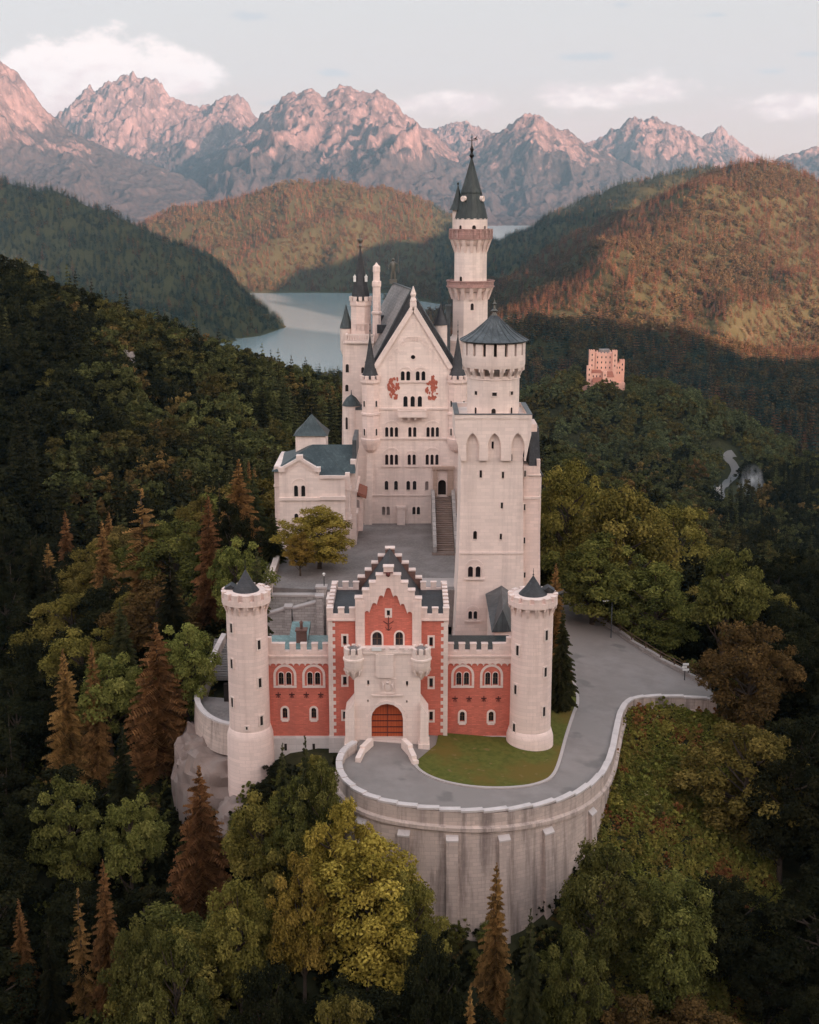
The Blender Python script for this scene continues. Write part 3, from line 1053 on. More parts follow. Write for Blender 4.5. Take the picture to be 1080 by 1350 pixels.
def gatehouse():
    g = thing('gatehouse', (0, 134, -2), 'red brick gatehouse with stepped gables and a round-arched timber gate', 'gatehouse')
    glass_kw = dict(fw=0.16, proud=0.05)
    zpl = Zp(970, YW)
    # ---- two low wings
    for side, (xa, xb) in (('l', (350, 434)), ('r', (590, 676))):
        ua, ub = Xp(xa, YW, 4), Xp(xb, YW, 4)
        zc, zb = Zp(866, YW), (-7.0 if side == 'l' else -4.5)
        holes = []
        tri = MB()
        xs = (376, 414) if side == 'l' else (610, 648)
        fr = front(YW)
        for x in xs:
            for s in (-1, 1):
                holes.append(pwin(g, YW, x + s * 5.0, 886, 903, 6.6, 'arch', fw=0.07, proud=0.09, deep=0.3, bar=True))
            u, v = uv(x, 903.5, YW)
            # broad stone surround holding the pair
            arch_band(tri, fr, u, Zp(890, YW), 0.98, 0.26, 0.07, leg=Zp(890, YW) - v)
            tri.add(*boxf(fr, u - 1.24, u + 1.24, v - 0.26, v - 0.04, 0, 0.12))
            holes.append(pwin(g, YW, x + (0 if side == 'l' else -0.5), 933 if side == 'l' else 938, 947 if side == 'l' else 951, 6.4, 'arch', fw=0.22, proud=0.06, deep=0.3, sill=0.1, bar=True))
        b = MB()
        wall(b, fr, [(ua, zpl), (ub, zpl), (ub, zc), (ua, zc)], holes, 0.34)
        sides(b, fr, [(ua, zpl), (ub, zpl), (ub, zc), (ua, zc)], 0, -0.4)
        b.box(ua, ub, YW + 0.4, YW + 7, zpl, zc - 0.2)
        b.build('wing_wall', M['brick'], g)
        tri.build('window_surround', M['trim'], g)
        p = MB()
        p.box(ua - 0.05, ub + 0.05, YW - 0.28, YW + 7, zb, zpl - 0.12)
        p.add(*boxf(fr, ua - 0.05, ub + 0.05, zpl - 0.118, zpl, -0.3, 0.16))
        pl = p.build('plinth', M['plinth'], g)
        for x in ((377, 414) if side == 'l' else (603, 625)):
            u, v = uv(x, 983, YW)
            q = MB()
            q.add(*boxf(fr, u - 0.14, u + 0.14, v - 0.45, v + 0.35, 0.0, 0.30))
            q.build('vent_slit', M['dark'], g)
        t = MB()
        scallop(t, ua, ub, zc, Zp(877, YW), 11, YW, 0.14)
        t.add(*boxf(fr, ua, ub, zc + 0.002, zc + 0.22, -0.2, 0.26))
        t.build('corbel_table', M['stone_pink'], g)
        c = MB()
        zg, zt = Zp(858, YW), Zp(849, YW)
        crenel(c, (ua + (0 if side == 'r' else 1.6), YW - 0.12), (ub - (1.6 if side == 'r' else 0), YW - 0.12), 0.55, zc + 0.22, zg, zt, 5)
        # stepped rise of the parapet against the round tower
        e = (ub - 1.6, ub) if side == 'r' else (ua, ua + 1.6)
        mid = sum(e) / 2
        c.box(e[0], e[1], YW - 0.12, YW + 0.43, zc + 0.22, zt + 0.1)
        c.box(mid if side == 'r' else e[0], e[1] if side == 'r' else mid, YW - 0.121, YW + 0.431, zt + 0.1, zt + 0.75)
        c.build('battlement', M['stone_pink'], g)
        rf = MB()
        rf.frustum((ua, ub, YW + 0.45, YW + 7, zc - 0.2), (ua + 0.1, ub, YW + 0.6, YW + 7.0, zc + 0.05))
        if side == 'l':
            rf.add([(ua + 2.2, YW + 3.6, zc + 0.1), (ub - 2.6, YW + 3.6, zc + 0.1), (ub - 2.6, YW + 9.4, zc + 0.9), (ua + 2.2, YW + 9.4, zc + 0.9),
                    (ua + 2.2, YW + 3.6, zc), (ub - 2.6, YW + 3.6, zc), (ub - 2.6, YW + 9.4, zc), (ua + 2.2, YW + 9.4, zc)],
                   [(0, 1, 2, 3), (4, 5, 1, 0), (5, 6, 2, 1), (6, 7, 3, 2), (7, 4, 0, 3)])
        r_ = rf.build('flat_roof', M['copper_bright' if side == 'l' else 'copper_dark'], g)
        if side == 'l':
            ch = MB()
            x0, z0 = Xp(398, 135.5, 8), zc
            ch.box(x0 - 0.55, x0 + 0.55, 135.0, 136.0, z0, z0 + 1.5)
            ch.box(x0 - 0.65, x0 + 0.65, 134.9, 136.1, z0 + 1.5, z0 + 1.65)
            ch.lathe(x0, 135.5, [(0.18, z0 + 1.65), (0.16, z0 + 2.3), (0.26, z0 + 2.35), (0.05, z0 + 2.6)], 8)
            ch.build('chimney', M['brick_dark'], g)
        # iron wall anchors
        for x in ((367, 385, 404, 423) if side == 'l' else (600, 618.5, 638, 657)):
            u, v = uv(x, 916 if side == 'l' else 921, YW)
            a = MB()
            a.add(*boxf(fr, u - 0.05, u + 0.05, v - 0.34, v + 0.30, 0, 0.06))
            a.add(*boxf(fr, u - 0.30, u - 0.052, v - 0.02, v + 0.10, 0, 0.055))
            a.add(*boxf(fr, u + 0.052, u + 0.30, v - 0.02, v + 0.10, 0, 0.055))
            for s in (-1, 1):
                a.add([fr.pt(u + s * 0.05, v - 0.02, 0.05), fr.pt(u + s * 0.10, v - 0.02, 0.05), fr.pt(u + s * 0.24, v - 0.32, 0.05), fr.pt(u + s * 0.17, v - 0.34, 0.05)], [(0, 1, 2, 3)])
            a.build('wall_anchor', M['anchor'], g)
    # ---- centre block with flanks
    fr = front(YC)
    ua, ub = Xp(434, YC, 6), Xp(590, YC, 6)
    zc = Zp(818, YC)
    holes = []
    for x, tops in ((454.8, ((838, 850), (892, 903), (938, 948))), (568.5, ((840, 852), (894, 906), (938, 950)))):
        for y0, y1 in tops:
            holes.append(pwin(g, YC, x, y0, y1, 4.6, 'rect', fw=0.20, proud=0.06, deep=0.35))
    b = MB()
    zp = Zp(970, YC)
    wall(b, fr, [(ua, zp), (ub, zp), (ub, zc), (ua, zc)], holes, 0.4)
    sides(b, fr, [(ua, zp), (ub, zp), (ub, zc), (ua, zc)], 0, -0.45)
    b.box(ua, ub, YC + 0.45, 140.0, zp, zc - 0.5)
    b.build('centre_wall', M['brick'], g)
    p = MB()
    p.box(ua - 0.1, ub + 0.1, YC - 0.30, 140, -5.5, zp - 0.12)
    p.add(*boxf(fr, ua - 0.1, ub + 0.1, zp - 0.118, zp, -0.3, 0.16))
    p.build('plinth', M['plinth'], g)
    for u0, s in ((ua, 1), (ub, -1)):
        q = MB()
        k = 0
        z = zp
        while z < zc - 0.1:
            w = 0.72 if k % 2 else 0.44
            h = min(0.40, zc - z)
            a, e = sorted((u0 - s * 0.03, u0 + s * w))
            q.add(*boxf(fr, a, e, z, z + h - 0.004, -0.05, 0.05))
            z += 0.40
            k += 1
        q.build('quoins', M['trim'], g)
    um0, um1 = Xp(469, YM, 10), Xp(555.5, YM, 10)
    zg, zt = Zp(810, YC), Zp(802, YC)
    for a, e in ((ua - 0.1, um0 - 0.02), (um1 + 0.02, ub + 0.1)):
        c = MB()
        c.add(*boxf(fr, a, e, zc, zc + 0.2, -0.3, 0.22))
        crenel(c, (a, YC - 0.12), (e, YC - 0.12), 0.5, zc + 0.2, zg, zt, 3)
        crenel(c, (a, 139.5), (e, 139.5), 0.5, zc - 0.6, zg, zt, 3)
        xs_ = ua + 0.4 if a < 0 - 1 and a < um0 else ub + 0.1
        crenel(c, (xs_, YC + 0.4), (xs_, 139.4), 0.5, zc - 0.6, zg, zt, 7)
        c.build('battlement', M['stone_pink'], g)
    zr = Zp(808, YC)
    for a, e in ((ua + 0.41, um0 + 0.3), (um1 - 0.3, ub - 0.41)):
        r_ = MB()
        r_.frustum((a, e, YC + 0.4, 139.49, zr - 1.2), (a, e, YC + 0.4, 139.49, zr - 0.35))
        r_.build('side_roof', M['slate'], g)
    # ---- stepped gable: stone plate with the red field sunk in it
    fm = front(YM)
    st = [(468.4, 789), (478.2, 779), (487.3, 769), (496.2, 759), (506, 748.4)]
    top = [(518.8, 748.4), (528.4, 759), (537.8, 769), (547, 779.5), (555.8, 790)]

    def Z(y): return Zp(y, YM)

    def X(x): return Xp(x, YM, 14)
    zb = Zp(860, YM)
    outer = [(X(468.4), zb)]
    for i, (x, y) in enumerate(st):
        outer.append((X(x), Z(y)))
        outer.append((X(st[i + 1][0] if i < 4 else 518.8), Z(y)))
    outer = outer[:-1] + [(X(518.8), Z(748.4))]
    for i in range(4):
        outer += [(X(top[i][0]), Z(top[i + 1][1])), (X(top[i + 1][0]), Z(top[i + 1][1]))]
    outer.append((X(555.8), zb))
    lob = [(481, 486.8, 805.5), (490.5, 496.8, 795), (499.5, 505.8, 785), (508.8, 515.6, 775), (518.8, 524.6, 785), (528.2, 533.6, 796), (537.2, 543.4, 806.5)]
    red = [(X(481), Z(858)), (X(543.4), Z(858))]
    for a, e, y in reversed(lob):
        r = (X(e) - X(a)) / 2
        red += arc(X((a + e) / 2), Z(y) - r, r, 0, math.pi, 6)
    gl = []
    for x, w in ((497.3, 12.4), (526.5, 9.8)):
        gl.append(pwin(g, YM + 0.22, x, 833, 851.5, w, 'arch', fw=0.18, proud=0.05, deep=0.16, bar=True))
    gl.append(pwin(g, YM + 0.22, 512.2, 804.5, 811.5, 4.0, 'rect', fw=0.22, proud=0.05, deep=0.16))
    pl = MB()
    wall(pl, fm, outer, [red], 0.23)
    sides(pl, fm, outer, 0, -0.9)
    fill(pl, fm, outer, [], -0.9)
    for a, e in ((469.2, 480), (544.4, 555)):      # shallow pilasters
        pl.add(*boxf(fm, X(a), X(e), zb, Z(792), 0, 0.10))
    for i in range(5):                              # copings
        x0, x1 = st[i][0], (st[i + 1][0] if i < 4 else 518.8)
        pl.add(*boxf(fm, X(x0) - 0.06, X(x1) - (0.0 if i < 4 else -0.06), Z(st[i][1]) + 0.002, Z(st[i][1]) + 0.12, -0.95, 0.08))
    for i in range(4):
        pl.add(*boxf(fm, X(top[i][0]), X(top[i + 1][0]) + 0.06, Z(top[i + 1][1]) + 0.002, Z(top[i + 1][1]) + 0.12, -0.95, 0.08))
    pl.build('stepped_gable', M['stone_pink'], g)
    rb = MB()
    big = [(X(479), Z(859)), (X(545.5), Z(859)), (X(545.5), Z(803)), (X(520), Z(772)), (X(505), Z(772)), (X(479), Z(803))]
    fill(rb, front(YM + 0.22), big, gl, 0)
    for h in gl: sides(rb, front(YM + 0.22), h, 0, -0.16)
    rb.build('gable_field', M['brick'], g)
    # big iron tie with curled arms on the gable, and a small crest in the topmost step
    a = MB()
    f2 = front(YM + 0.22)
    u = X(512.2)
    a.add(*boxf(f2, u - 0.05, u + 0.05, Z(832), Z(813.5), 0, 0.06))
    for s in (-1, 1):
        a.tube([f2.pt(u, Z(824), 0.05), f2.pt(u + s * 0.32, Z(821.4), 0.05), f2.pt(u + s * 0.55, Z(819.3), 0.05)], 0.04, 5)
        a.tube([f2.pt(u, Z(832), 0.05), f2.pt(u + s * 0.2, Z(830), 0.05), f2.pt(u + s * 0.32, Z(827.5), 0.05)], 0.04, 5)
    a.build('wall_anchor', M['anchor'], g)
    a = MB()
    a.ball((X(512), YM - 0.02, Z(755) - 0.2), 0.24, 8, 6)
    a.add(*boxf(fm, X(512) - 0.5, X(512) + 0.5, Z(755) - 0.06, Z(755) + 0.06, 0.0, 0.06))
    a.build('gable_crest', M['anchor'], g)
    # ---- saddle roof between the two stepped gables
    rz = Z(757)
    ez = zr - 0.6
    r_ = MB()
    uc = X(512.2)
    hw = (X(556) - X(468)) / 2 - 0.05
    YB = 140.2
    r_.add([(uc - hw, YM + 0.9, ez), (uc, YM + 0.9, rz), (uc + hw, YM + 0.9, ez), (uc - hw, YB, ez), (uc, YB, rz), (uc + hw, YB, ez)],
           [(0, 1, 4, 3), (1, 2, 5, 4), (0, 2, 1), (3, 4, 5)])
    r_.build('roof', M['slate'], g)
    bg = MB()
    dz, k = Zp(724, YB) - Zp(748.4, YM), 1.04
    oz = [(uc + (x - uc) * k, z + dz if z > zb + 0.1 else ez - 1) for x, z in outer]
    bg.prism_xz(oz, YB, YB + 0.8)
    bgo = bg.build('rear_gable', M['brick_dark'], g)
    ORG[bgo.name] = ORG[g.name]
    for i in range(1, len(oz) - 1):
        if abs(oz[i][1] - oz[i + 1][1]) < 1e-6:
            x0, x1 = sorted((oz[i][0], oz[i + 1][0]))
            cp_ = MB()
            cp_.box(x0 - 0.03, x1 + 0.03, YB - 0.08, YB + 0.9, oz[i][1] + 0.003, oz[i][1] + 0.16)
            cp_.build('coping', M['stone_pink'], bgo)
    # ---- projecting gate block
    fp = front(YP)

    def Zq(y): return Zp(y, YP)

    def Xq(x): return Xp(x, YP, 4)
    x0, x1 = Xq(467.5), Xq(554.5)
    zt = Zq(862)
    ug, wg = Xq(510.5), Xq(531.2) - Xq(489.4)
    z0g = Zq(975.5)
    gh = outline('arch', ug, z0g, wg, Zq(927.5) - z0g)
    holes = [gh]
    for x, y0, y1 in ((485.6, 897, 904), (536.8, 898, 905)):
        holes.append(pwin(g, YP, x, y0, y1, 2.8, 'rect', fw=0.0, deep=0.5, pane='dark', name='loophole'))
    for x, y0, y1 in ((485.2, 922.5, 925.5), (536.4, 923.5, 926.5)):
        holes.append(pwin(g, YP, x, y0, y1, 1.9, 'rect', fw=0.0, deep=0.5, pane='dark', name='loophole'))
    b = MB()
    wall(b, fp, [(x0, -3.0), (x1, -3.0), (x1, zt), (x0, zt)], holes, 1.1)
    sides(b, fp, [(x0, -3.0), (x1, -3.0), (x1, zt), (x0, zt)], 0, -2.4)
    b.build('gate_block', M['stone'], g)
    d = MB()
    fill(d, fp, outline('arch', ug, z0g, wg, Zq(927.5) - z0g, 0.05), [], -1.0)
    gate = d.build('gate', M['gate'], g)
    ORG[gate.name] = ORG[g.name]
    d = MB()
    for y in (947, 955, 963, 970.5):
        d.add(*boxf(fp, ug - wg / 2 + 0.02, ug + wg / 2 - 0.02, Zq(y) - 0.05, Zq(y) + 0.05, -1.0, -0.94))
    d.add(*boxf(fp, ug - 0.04, ug + 0.04, z0g, Zq(929), -1.0, -0.935))
    d.build('iron_band', M['anchor'], gate)
    s = MB()
    ring(s, fp, gh, outline('arch', ug, z0g, wg, Zq(927.5) - z0g, 0.34), -0.05, 0.10)
    s.build('gate_arch', M['trim'], g)
    s = MB()
    s.add(*boxf(fp, Xq(490), Xq(531), Zq(917.4), Zq(915.8), 0, 0.16))
    s.build('string_course', M['trim'], g)
    s = MB()
    s.add(*boxf(fp, x0, x1, zt - 0.02, zt + 0.18, -0.4, 0.14))
    # raised machicolation over the gate
    s.add(*boxf(fp, Xq(496), Xq(519), Zq(890), Zq(862), 0, 0.22))
    s.prism_xz([(Xq(496), Zq(890)), (Xq(519), Zq(890)), (Xq(517), Zq(893)), (Xq(498), Zq(893))], YP - 0.2, YP)
    s.build('machicolation', M['stone'], g)
    # carved arms: a framed panel with a shield and two upright supporters
    s = MB()
    u0, u1, v0, v1 = Xq(500.4), Xq(522.6), Zq(914.5), Zq(894.3)
    for (a, e, f, h) in ((u0, u1, v0, v0 + 0.1), (u0, u1, v1 - 0.1, v1), (u0, u0 + 0.1, v0 + 0.102, v1 - 0.102), (u1 - 0.1, u1, v0 + 0.102, v1 - 0.102)):
        s.add(*boxf(fp, a, e, f, h, 0, 0.10))
    uc2, vc = (u0 + u1) / 2, (v0 + v1) / 2
    s.prism_xz([(uc2, vc - 0.52), (uc2 + 0.26, vc - 0.25), (uc2 + 0.28, vc + 0.22), (uc2 - 0.28, vc + 0.22), (uc2 - 0.26, vc - 0.25)], YP - 0.12, YP)
    s.lathe(uc2, YP - 0.02, [(0.16, vc + 0.26), (0.22, vc + 0.42), (0.10, vc + 0.56), (0.03, vc + 0.66)], 8)
    for q_ in (-1, 1):
        s.tube([fp.pt(uc2 + q_ * 0.36, vc - 0.5, 0.04), fp.pt(uc2 + q_ * 0.52, vc - 0.2, 0.06), fp.pt(uc2 + q_ * 0.46, vc + 0.15, 0.06), fp.pt(uc2 + q_ * 0.56, vc + 0.42, 0.05)], [0.07, 0.11, 0.12, 0.07], 6)
        s.tube([fp.pt(uc2 + q_ * 0.46, vc + 0.1, 0.06), fp.pt(uc2 + q_ * 0.3, vc + 0.2, 0.08)], [0.06, 0.04], 5)
    s.build('coat_of_arms', M['trim'], g)
    c = MB()
    crenel(c, (Xq(476), YP - 0.1), (Xq(546), YP - 0.1), 0.5, zt + 0.18, Zq(861) + 0.35, Zq(855), 6)
    c.box(x0 + 0.3, x1 - 0.3, YP + 0.4, YC - 0.05, zt - 0.3, zt + 0.05)
    c.build('battlement', M['stone'], g)
    for x in (467, 555):
        cx, cy = Xq(x), YP + 0.25
        bt = MB()
        bt.lathe(cx, cy, [(0.12, Zq(897)), (0.35, Zq(893)), (0.62, Zq(887)), (0.98, Zq(882)), (1.02, Zq(871)), (1.12, Zq(870)), (1.12, Zq(867.5)), (1.02, Zq(867)), (1.02, Zq(862))], 20)
        ring_merlons(bt, cx, cy, 0.72, 1.03, Zq(862), Zq(854), 8, 0.62)
        ring_corbels(bt, cx, cy, 0.8, 0.26, Zq(890), Zq(882), 8, 0.3)
        o = bt.build('bartizan', M['stone'], g, 40)
        ORG[o.name] = ORG[g.name]
        dm = MB()
        dm.lathe(cx, cy, [(0.66, Zq(863)), (0.62, Zq(858)), (0.45, Zq(854.5)), (0.2, Zq(852.5)), (0.02, Zq(851.8))], 14)
        dm.build('dome_roof', M['slate_grey'], o, 60)
    for sgn, pts in ((-1, [(455.6, 990), (455.6, 937), (467.4, 923), (468.4, 990)]), (1, [(553.6, 990), (554.6, 925), (565, 939), (565, 990)])):
        bu = MB()
        bu.prism_xz([(Xq(x), Zq(y)) for x, y in pts], YP - 1.0, YC - 0.32)
        bu.add(*boxf(Fr((0, YP - 1.0, 0), (1, 0, 0), (0, -1, 0)), Xq(pts[0][0] if sgn < 0 else pts[0][0] - 0.5) - 0.12, Xq(pts[3][0]) + 0.12, -4.5, Zq(976), -2.0, 0.18))
        bu.build('buttress', M['stone'], g)
    # white awning strip on the parapet
    w = MB()
    w.box(Xq(491), Xq(503.5), YP - 0.32, YP - 0.18, Zq(857), Zq(852.5))
    w.build('white_board', M['white'], g)
    return g


gatehouse()


# ---------------------------------------------------------------- the two round gate towers
def gate_tower(label, px, Yc, r, zb, y_crown, y_top, y_tip, y_belt, wins, fl=None, group=None, dormer=-1):
    z_belt = Zp(y_belt, Yc - r)
    cx = Xp(px, Yc, Zp(880, Yc))
    t = thing('round_tower', (cx, Yc, zb), label, 'round tower')
    zc, zt = Zp(y_crown, Yc - r), Zp(y_top, Yc - r - 0.3)
    b = MB()
    b.lathe(cx, Yc, [(r + 0.42, zb - 3), (r + 0.40, zb), (r + 0.30, z_belt - 0.55), (r + 0.06, z_belt + 0.25), (r, z_belt + 0.3), (r - 0.02, z_belt + 5.0), (r - 0.03, zc - 1.6), (r - 0.03, zt)], 40)
    body = b.build('shaft', M['stone_pink'], t, 35)
    h = zt - zc
    b = MB()
    out = 0.36
    ring_corbels(b, cx, Yc, r - 0.03, out, zc - 1.05, zc - 0.02, 16, 0.36, ph=0.1)
    b.lathe(cx, Yc, [(r - 0.2, zc - 0.02), (r + out + 0.03, zc - 0.02), (r + out + 0.03, zc + 0.55), (r + out - 0.42, zc + 0.55), (r + out - 0.42, zc + 0.1), (r - 0.3, zc + 0.1)], 40, False, False)
    ring_merlons(b, cx, Yc, r + out - 0.42, r + out + 0.03, zc + 0.55, zt, 13, 0.60, ph=-math.pi / 2 + 0.12)
    ring_merlons(b, cx, Yc, r + out - 0.46, r + out + 0.07, zt, zt + 0.08, 13, 0.64, ph=-math.pi / 2 + 0.12)
    b.build('battlement', M['stone_pink'], t)
    c = MB()
    zrb = zc + 0.35
    ztip = Zp(y_tip, Yc)
    c.lathe(cx, Yc, [(r * 0.82, zrb), (r * 0.80, zrb + 0.35), (r * 0.36, zrb + (ztip - zrb) * 0.55), (0.05, ztip)], 28)
    c.lathe(cx, Yc, [(r + 0.02, zc + 0.14), (r - 0.2, zc + 0.2)], 28)
    roof = c.build('cone_roof', M['slate'], t, 40)
    ORG[roof.name] = ORG[t.name]
    f = MB()
    finial(f, cx, Yc, ztip - 0.1, (P(px, fl, Yc).z - ztip) if fl else 0.9, 0.07)
    f.build('finial', M['iron'], roof)
    dm = MB()
    dm.box(cx + dormer * r * 0.75 - 0.55, cx + dormer * r * 0.75 + 0.55, Yc + 0.1, Yc + 1.2, zc + 0.2, zc + 1.25)
    dm.add([(cx + dormer * r * .75 - 0.7, Yc, zc + 1.25), (cx + dormer * r * .75 + 0.7, Yc, zc + 1.25), (cx + dormer * r * .75, Yc, zc + 1.7), (cx + dormer * r * .75 - 0.7, Yc + 1.3, zc + 1.25), (cx + dormer * r * .75 + 0.7, Yc + 1.3, zc + 1.25), (cx + dormer * r * .75, Yc + 1.3, zc + 1.7)],
           [(0, 1, 2), (3, 5, 4), (0, 2, 5, 3), (1, 4, 5, 2), (0, 3, 4, 1)])
    dm.build('stair_head', M['slate'], t)
    for (x, y0, y1, w, kd) in wins:
        rr = r + 0.0 if (y0 + y1) / 2 < y_belt else r + 0.33
        drum_win(t, cx, Yc, rr, x, y0, y1, w, kd, fw=0.14, pane='dark')
    return cx


TWL = gate_tower('round crenellated tower with a slate cone on the left, on bare rock', 327.5, 130.0, 2.18, -6.0, 800, 787, 751, 970,
                 [(305.5, 822, 834, .34, 'rect'), (341.3, 844, 856, .36, 'rect'), (306, 869, 881, .34, 'rect'), (342.6, 894, 906, .36, 'rect'), (306.8, 920, 932, .34, 'rect'), (344.6, 944, 956, .36, 'rect'), (325.5, 958, 962, .2, 'rect')], fl=733, dormer=-1)
TWR = gate_tower('round crenellated tower with a slate cone on the right, beside the lawn', 700.5, 130.2, 2.22, -2.6, 803, 792, 759, 972,
                 [(720.4, 831, 844, .34, 'rect'), (682.8, 851, 864, .36, 'rect'), (719, 880, 892, .34, 'rect'), (680.2, 903, 915, .36, 'rect'), (717, 932, 944, .34, 'rect'), (678.3, 954, 966, .36, 'rect')], dormer=1)


# ---------------------------------------------------------------- square keep with its round top
def keep():
    Y0 = 152.0
    zb, zs, zt = 0.5, Zp(729, Y0), Zp(551, Y0)

    def X(x, y): return P(x, y, Y0).x

    def Z(y): return Zp(y, Y0)
    xc = X(648, 650)
    t = thing('square_tower', (xc, Y0 + 4.5, zb), 'tall square pale stone keep carrying a round turret with a lead cone', 'tower')
    holes = []
    fr = front(Y0)
    slit = dict(fw=0.12, proud=0.04, deep=0.4, pane='dark')
    for x, y0, y1, w in ((673.8, 599, 608, 3.2), (634, 620, 630.5, 3.2), (663.2, 622, 631, 3.0), (661.8, 662.5, 671, 3.0), (660.4, 703.5, 712, 3.0), (649.6, 582, 592, 3.0)):
        holes.append(pwin(t, Y0, x, y0, y1, w, 'rect', **slit))
    holes.append(pwin(t, Y0, 626.4, 700, 711.5, 5, 'arch', **slit))
    su = MB()
    for xs, y0, y1, w in (((620.3, 630.3), 746.5, 761.5, 6.6), ((620.0, 626.8), 805.5, 817, 5.0)):
        for x in xs:
            holes.append(pwin(t, Y0, x, y0, y1, w, 'arch', fw=0.08, proud=0.09, deep=0.4))
        u, v = uv(sum(xs) / 2, y1 + 0.5, Y0)
        r = (xs[1] - xs[0] + w + 3.0) / 2 * mpp(x, y0, Y0)
        arch_band(su, fr, u, Z(y0) - 0.25, r, 0.24, 0.07, leg=Z(y0) - 0.25 - v)
        su.add(*boxf(fr, u - r - 0.35, u + r + 0.35, v - 0.2, v, 0, 0.22))
    su.build('window_surround', M['trim'], t)
    body = [(X(598, 833), zb), (X(692, 833), zb), (X(690, 729), zs), (X(689.5, 600), Z(600)), (X(695, 575), Z(575)), (X(699, 551), zt), (X(600, 551), zt), (X(603, 575), Z(575)), (X(608, 600), Z(600)), (X(605.5, 729), zs)]
    b = MB()
    wall(b, fr, body, holes, 0.42, back=9.2)
    b.build('shaft', M['stone'], t)
    s = MB()
    s.add(*boxf(fr, X(605.5, 729) - 0.04, X(690, 729), zs - 0.12, zs + 0.12, -0.02, 0.10))
    s.build('string_course', M['trim'], t)
    # overhanging top carried on three pointed arches
    ov = MB()
    a = MB()
    poly = [(X(608, 607), Z(607)), (X(604.5, 590), Z(590)), (X(600, 572), Z(572)), (X(599.5, 551), zt), (X(700.5, 551), zt), (X(700, 572), Z(572)), (X(696, 590), Z(590)), (X(692.5, 607), Z(607))]
    for xa in (682.5, 651.7, 623):
        w = 8.6
        k = [(w, 0), (w, 22), (w * .8, 28), (w * .45, 33), (0, 36.5), (-w * .45, 33), (-w * .8, 28), (-w, 22), (-w, 0)]
        poly += [(X(xa + dx, 606 - dy), Z(606.3 - dy)) for dx, dy in k]
    ov.prism_xz(poly, Y0 - 0.55, Y0 - 0.002)
    xl, xr = X(600, 560), X(700, 560)
    ov.box(xl, X(604, 580), Y0, Y0 + 9.2, Z(578), zt)
    ov.box(X(695, 580), xr, Y0, Y0 + 9.2, Z(578), zt)
    ov.build('arched_overhang', M['stone'], t)
    pp = MB()
    zp1 = Z(548.5)
    for (a0, a1, b0, b1) in ((xl - 0.08, xr + 0.08, Y0 - 0.63, Y0 - 0.1), (xl - 0.08, xr + 0.08, Y0 + 8.8, Y0 + 9.3), (xl - 0.08, xl + 0.45, Y0 - 0.1, Y0 + 8.8), (xr - 0.45, xr + 0.08, Y0 - 0.1, Y0 + 8.8)):
        pp.box(a0, a1, b0, b1, zt + 0.003, zp1 + 0.25)
    pp.build('parapet', M['stone'], t)
    dk = MB()
    dk.box(xl + 0.45, xr - 0.45, Y0 - 0.1, Y0 + 8.8, zt - 0.6, zt - 0.3)
    dk.build('platform', M['slate'], t)
    rim = MB()
    for (a0, a1, b0, b1) in ((xl - 0.12, xr + 0.12, Y0 - 0.68, Y0 - 0.06), (xl - 0.12, xl + 0.5, Y0 - 0.06, Y0 + 8.8), (xr - 0.5, xr + 0.12, Y0 - 0.06, Y0 + 8.8)):
        rim.box(a0, a1, b0, b1, zp1 + 0.253, zp1 + 0.32)
    rim.build('parapet_cap', M['lead'], t)
    # round upper drum
    Yd = Y0 + 4.3
    r1 = 34.2 * mpp(650, 530, Yd)
    r2 = 41.6 * mpp(650, 470, Yd)
    cx = Xp(650.5, Yd, 35)

    def Zd(y, r): return Zp(y, Yd - r)
    d = MB()
    z1, z2 = Zd(501, r1), Zd(457, r2)
    d.lathe(cx, Yd, [(r1, zt - 0.5), (r1, Zd(497, r1))], 44)
    d.lathe(cx, Yd, [(r1 - .1, Zd(487.5, r2)), (r2 - 0.08, Zd(487.5, r2)), (r2, Zd(484, r2)), (r2, Zd(471, r2))], 44)
    d.build('drum', M['stone'], t, 40)
    d = MB()
    ring_corbels(d, cx, Yd, r1, r2 - r1 - 0.05, Zd(500, r1), Zd(487.5, r2), 18, 0.34, ph=0.05)
    d.lathe(cx, Yd, [(r1 + 0.05, Zd(502, r1)), (r1 + 0.12, Zd(501.4, r1)), (r1 + 0.05, Zd(500.6, r1))], 44, False, False)
    d.build('corbel_ring', M['stone'], t)
    d = MB()
    ring_merlons(d, cx, Yd, r2 - 0.45, r2, Zd(471, r2), z2 + 0.2, 18, 0.72, ph=-math.pi / 2 + 0.16)
    d.build('battlement', M['stone'], t)
    d = MB()
    d.lathe(cx, Yd, [(r2 - 0.5, Zd(474, r2)), (r2 - 0.5, z2 + 0.2)], 32, False, False)
    d.build('inner_wall', M['dark'], t)
    rf = MB()
    ze, za = Zd(452.5, r2 + .35), Zp(413, Yd)
    re = 45.6 * mpp(650, 452, Yd)
    H = za - ze
    rf.lathe(cx, Yd, [(re - 0.1, ze - 0.12), (re, ze), (re * .80, ze + H * .14), (re * .58, ze + H * .33), (re * .30, ze + H * .64), (0.12, za)], 44)
    ro = rf.build('cone_roof', M['lead'], t, 40)
    ORG[ro.name] = ORG[t.name]
    rb = MB()
    for k in range(22):
        a = 2 * math.pi * k / 22
        c, q = math.cos(a), math.sin(a)
        rb.tube([(cx + re * f * c, Yd + re * f * q, ze + H * h + 0.03) for f, h in ((1, 0), (.80, .14), (.58, .33), (.30, .64), (.06, .94))], 0.045, 4)
    rb.build('seam', M['lead'], ro)
    fi = MB()
    finial(fi, cx, Yd, za - 0.15, 1.9, 0.3)
    fi.build('finial', M['bronze'], ro)
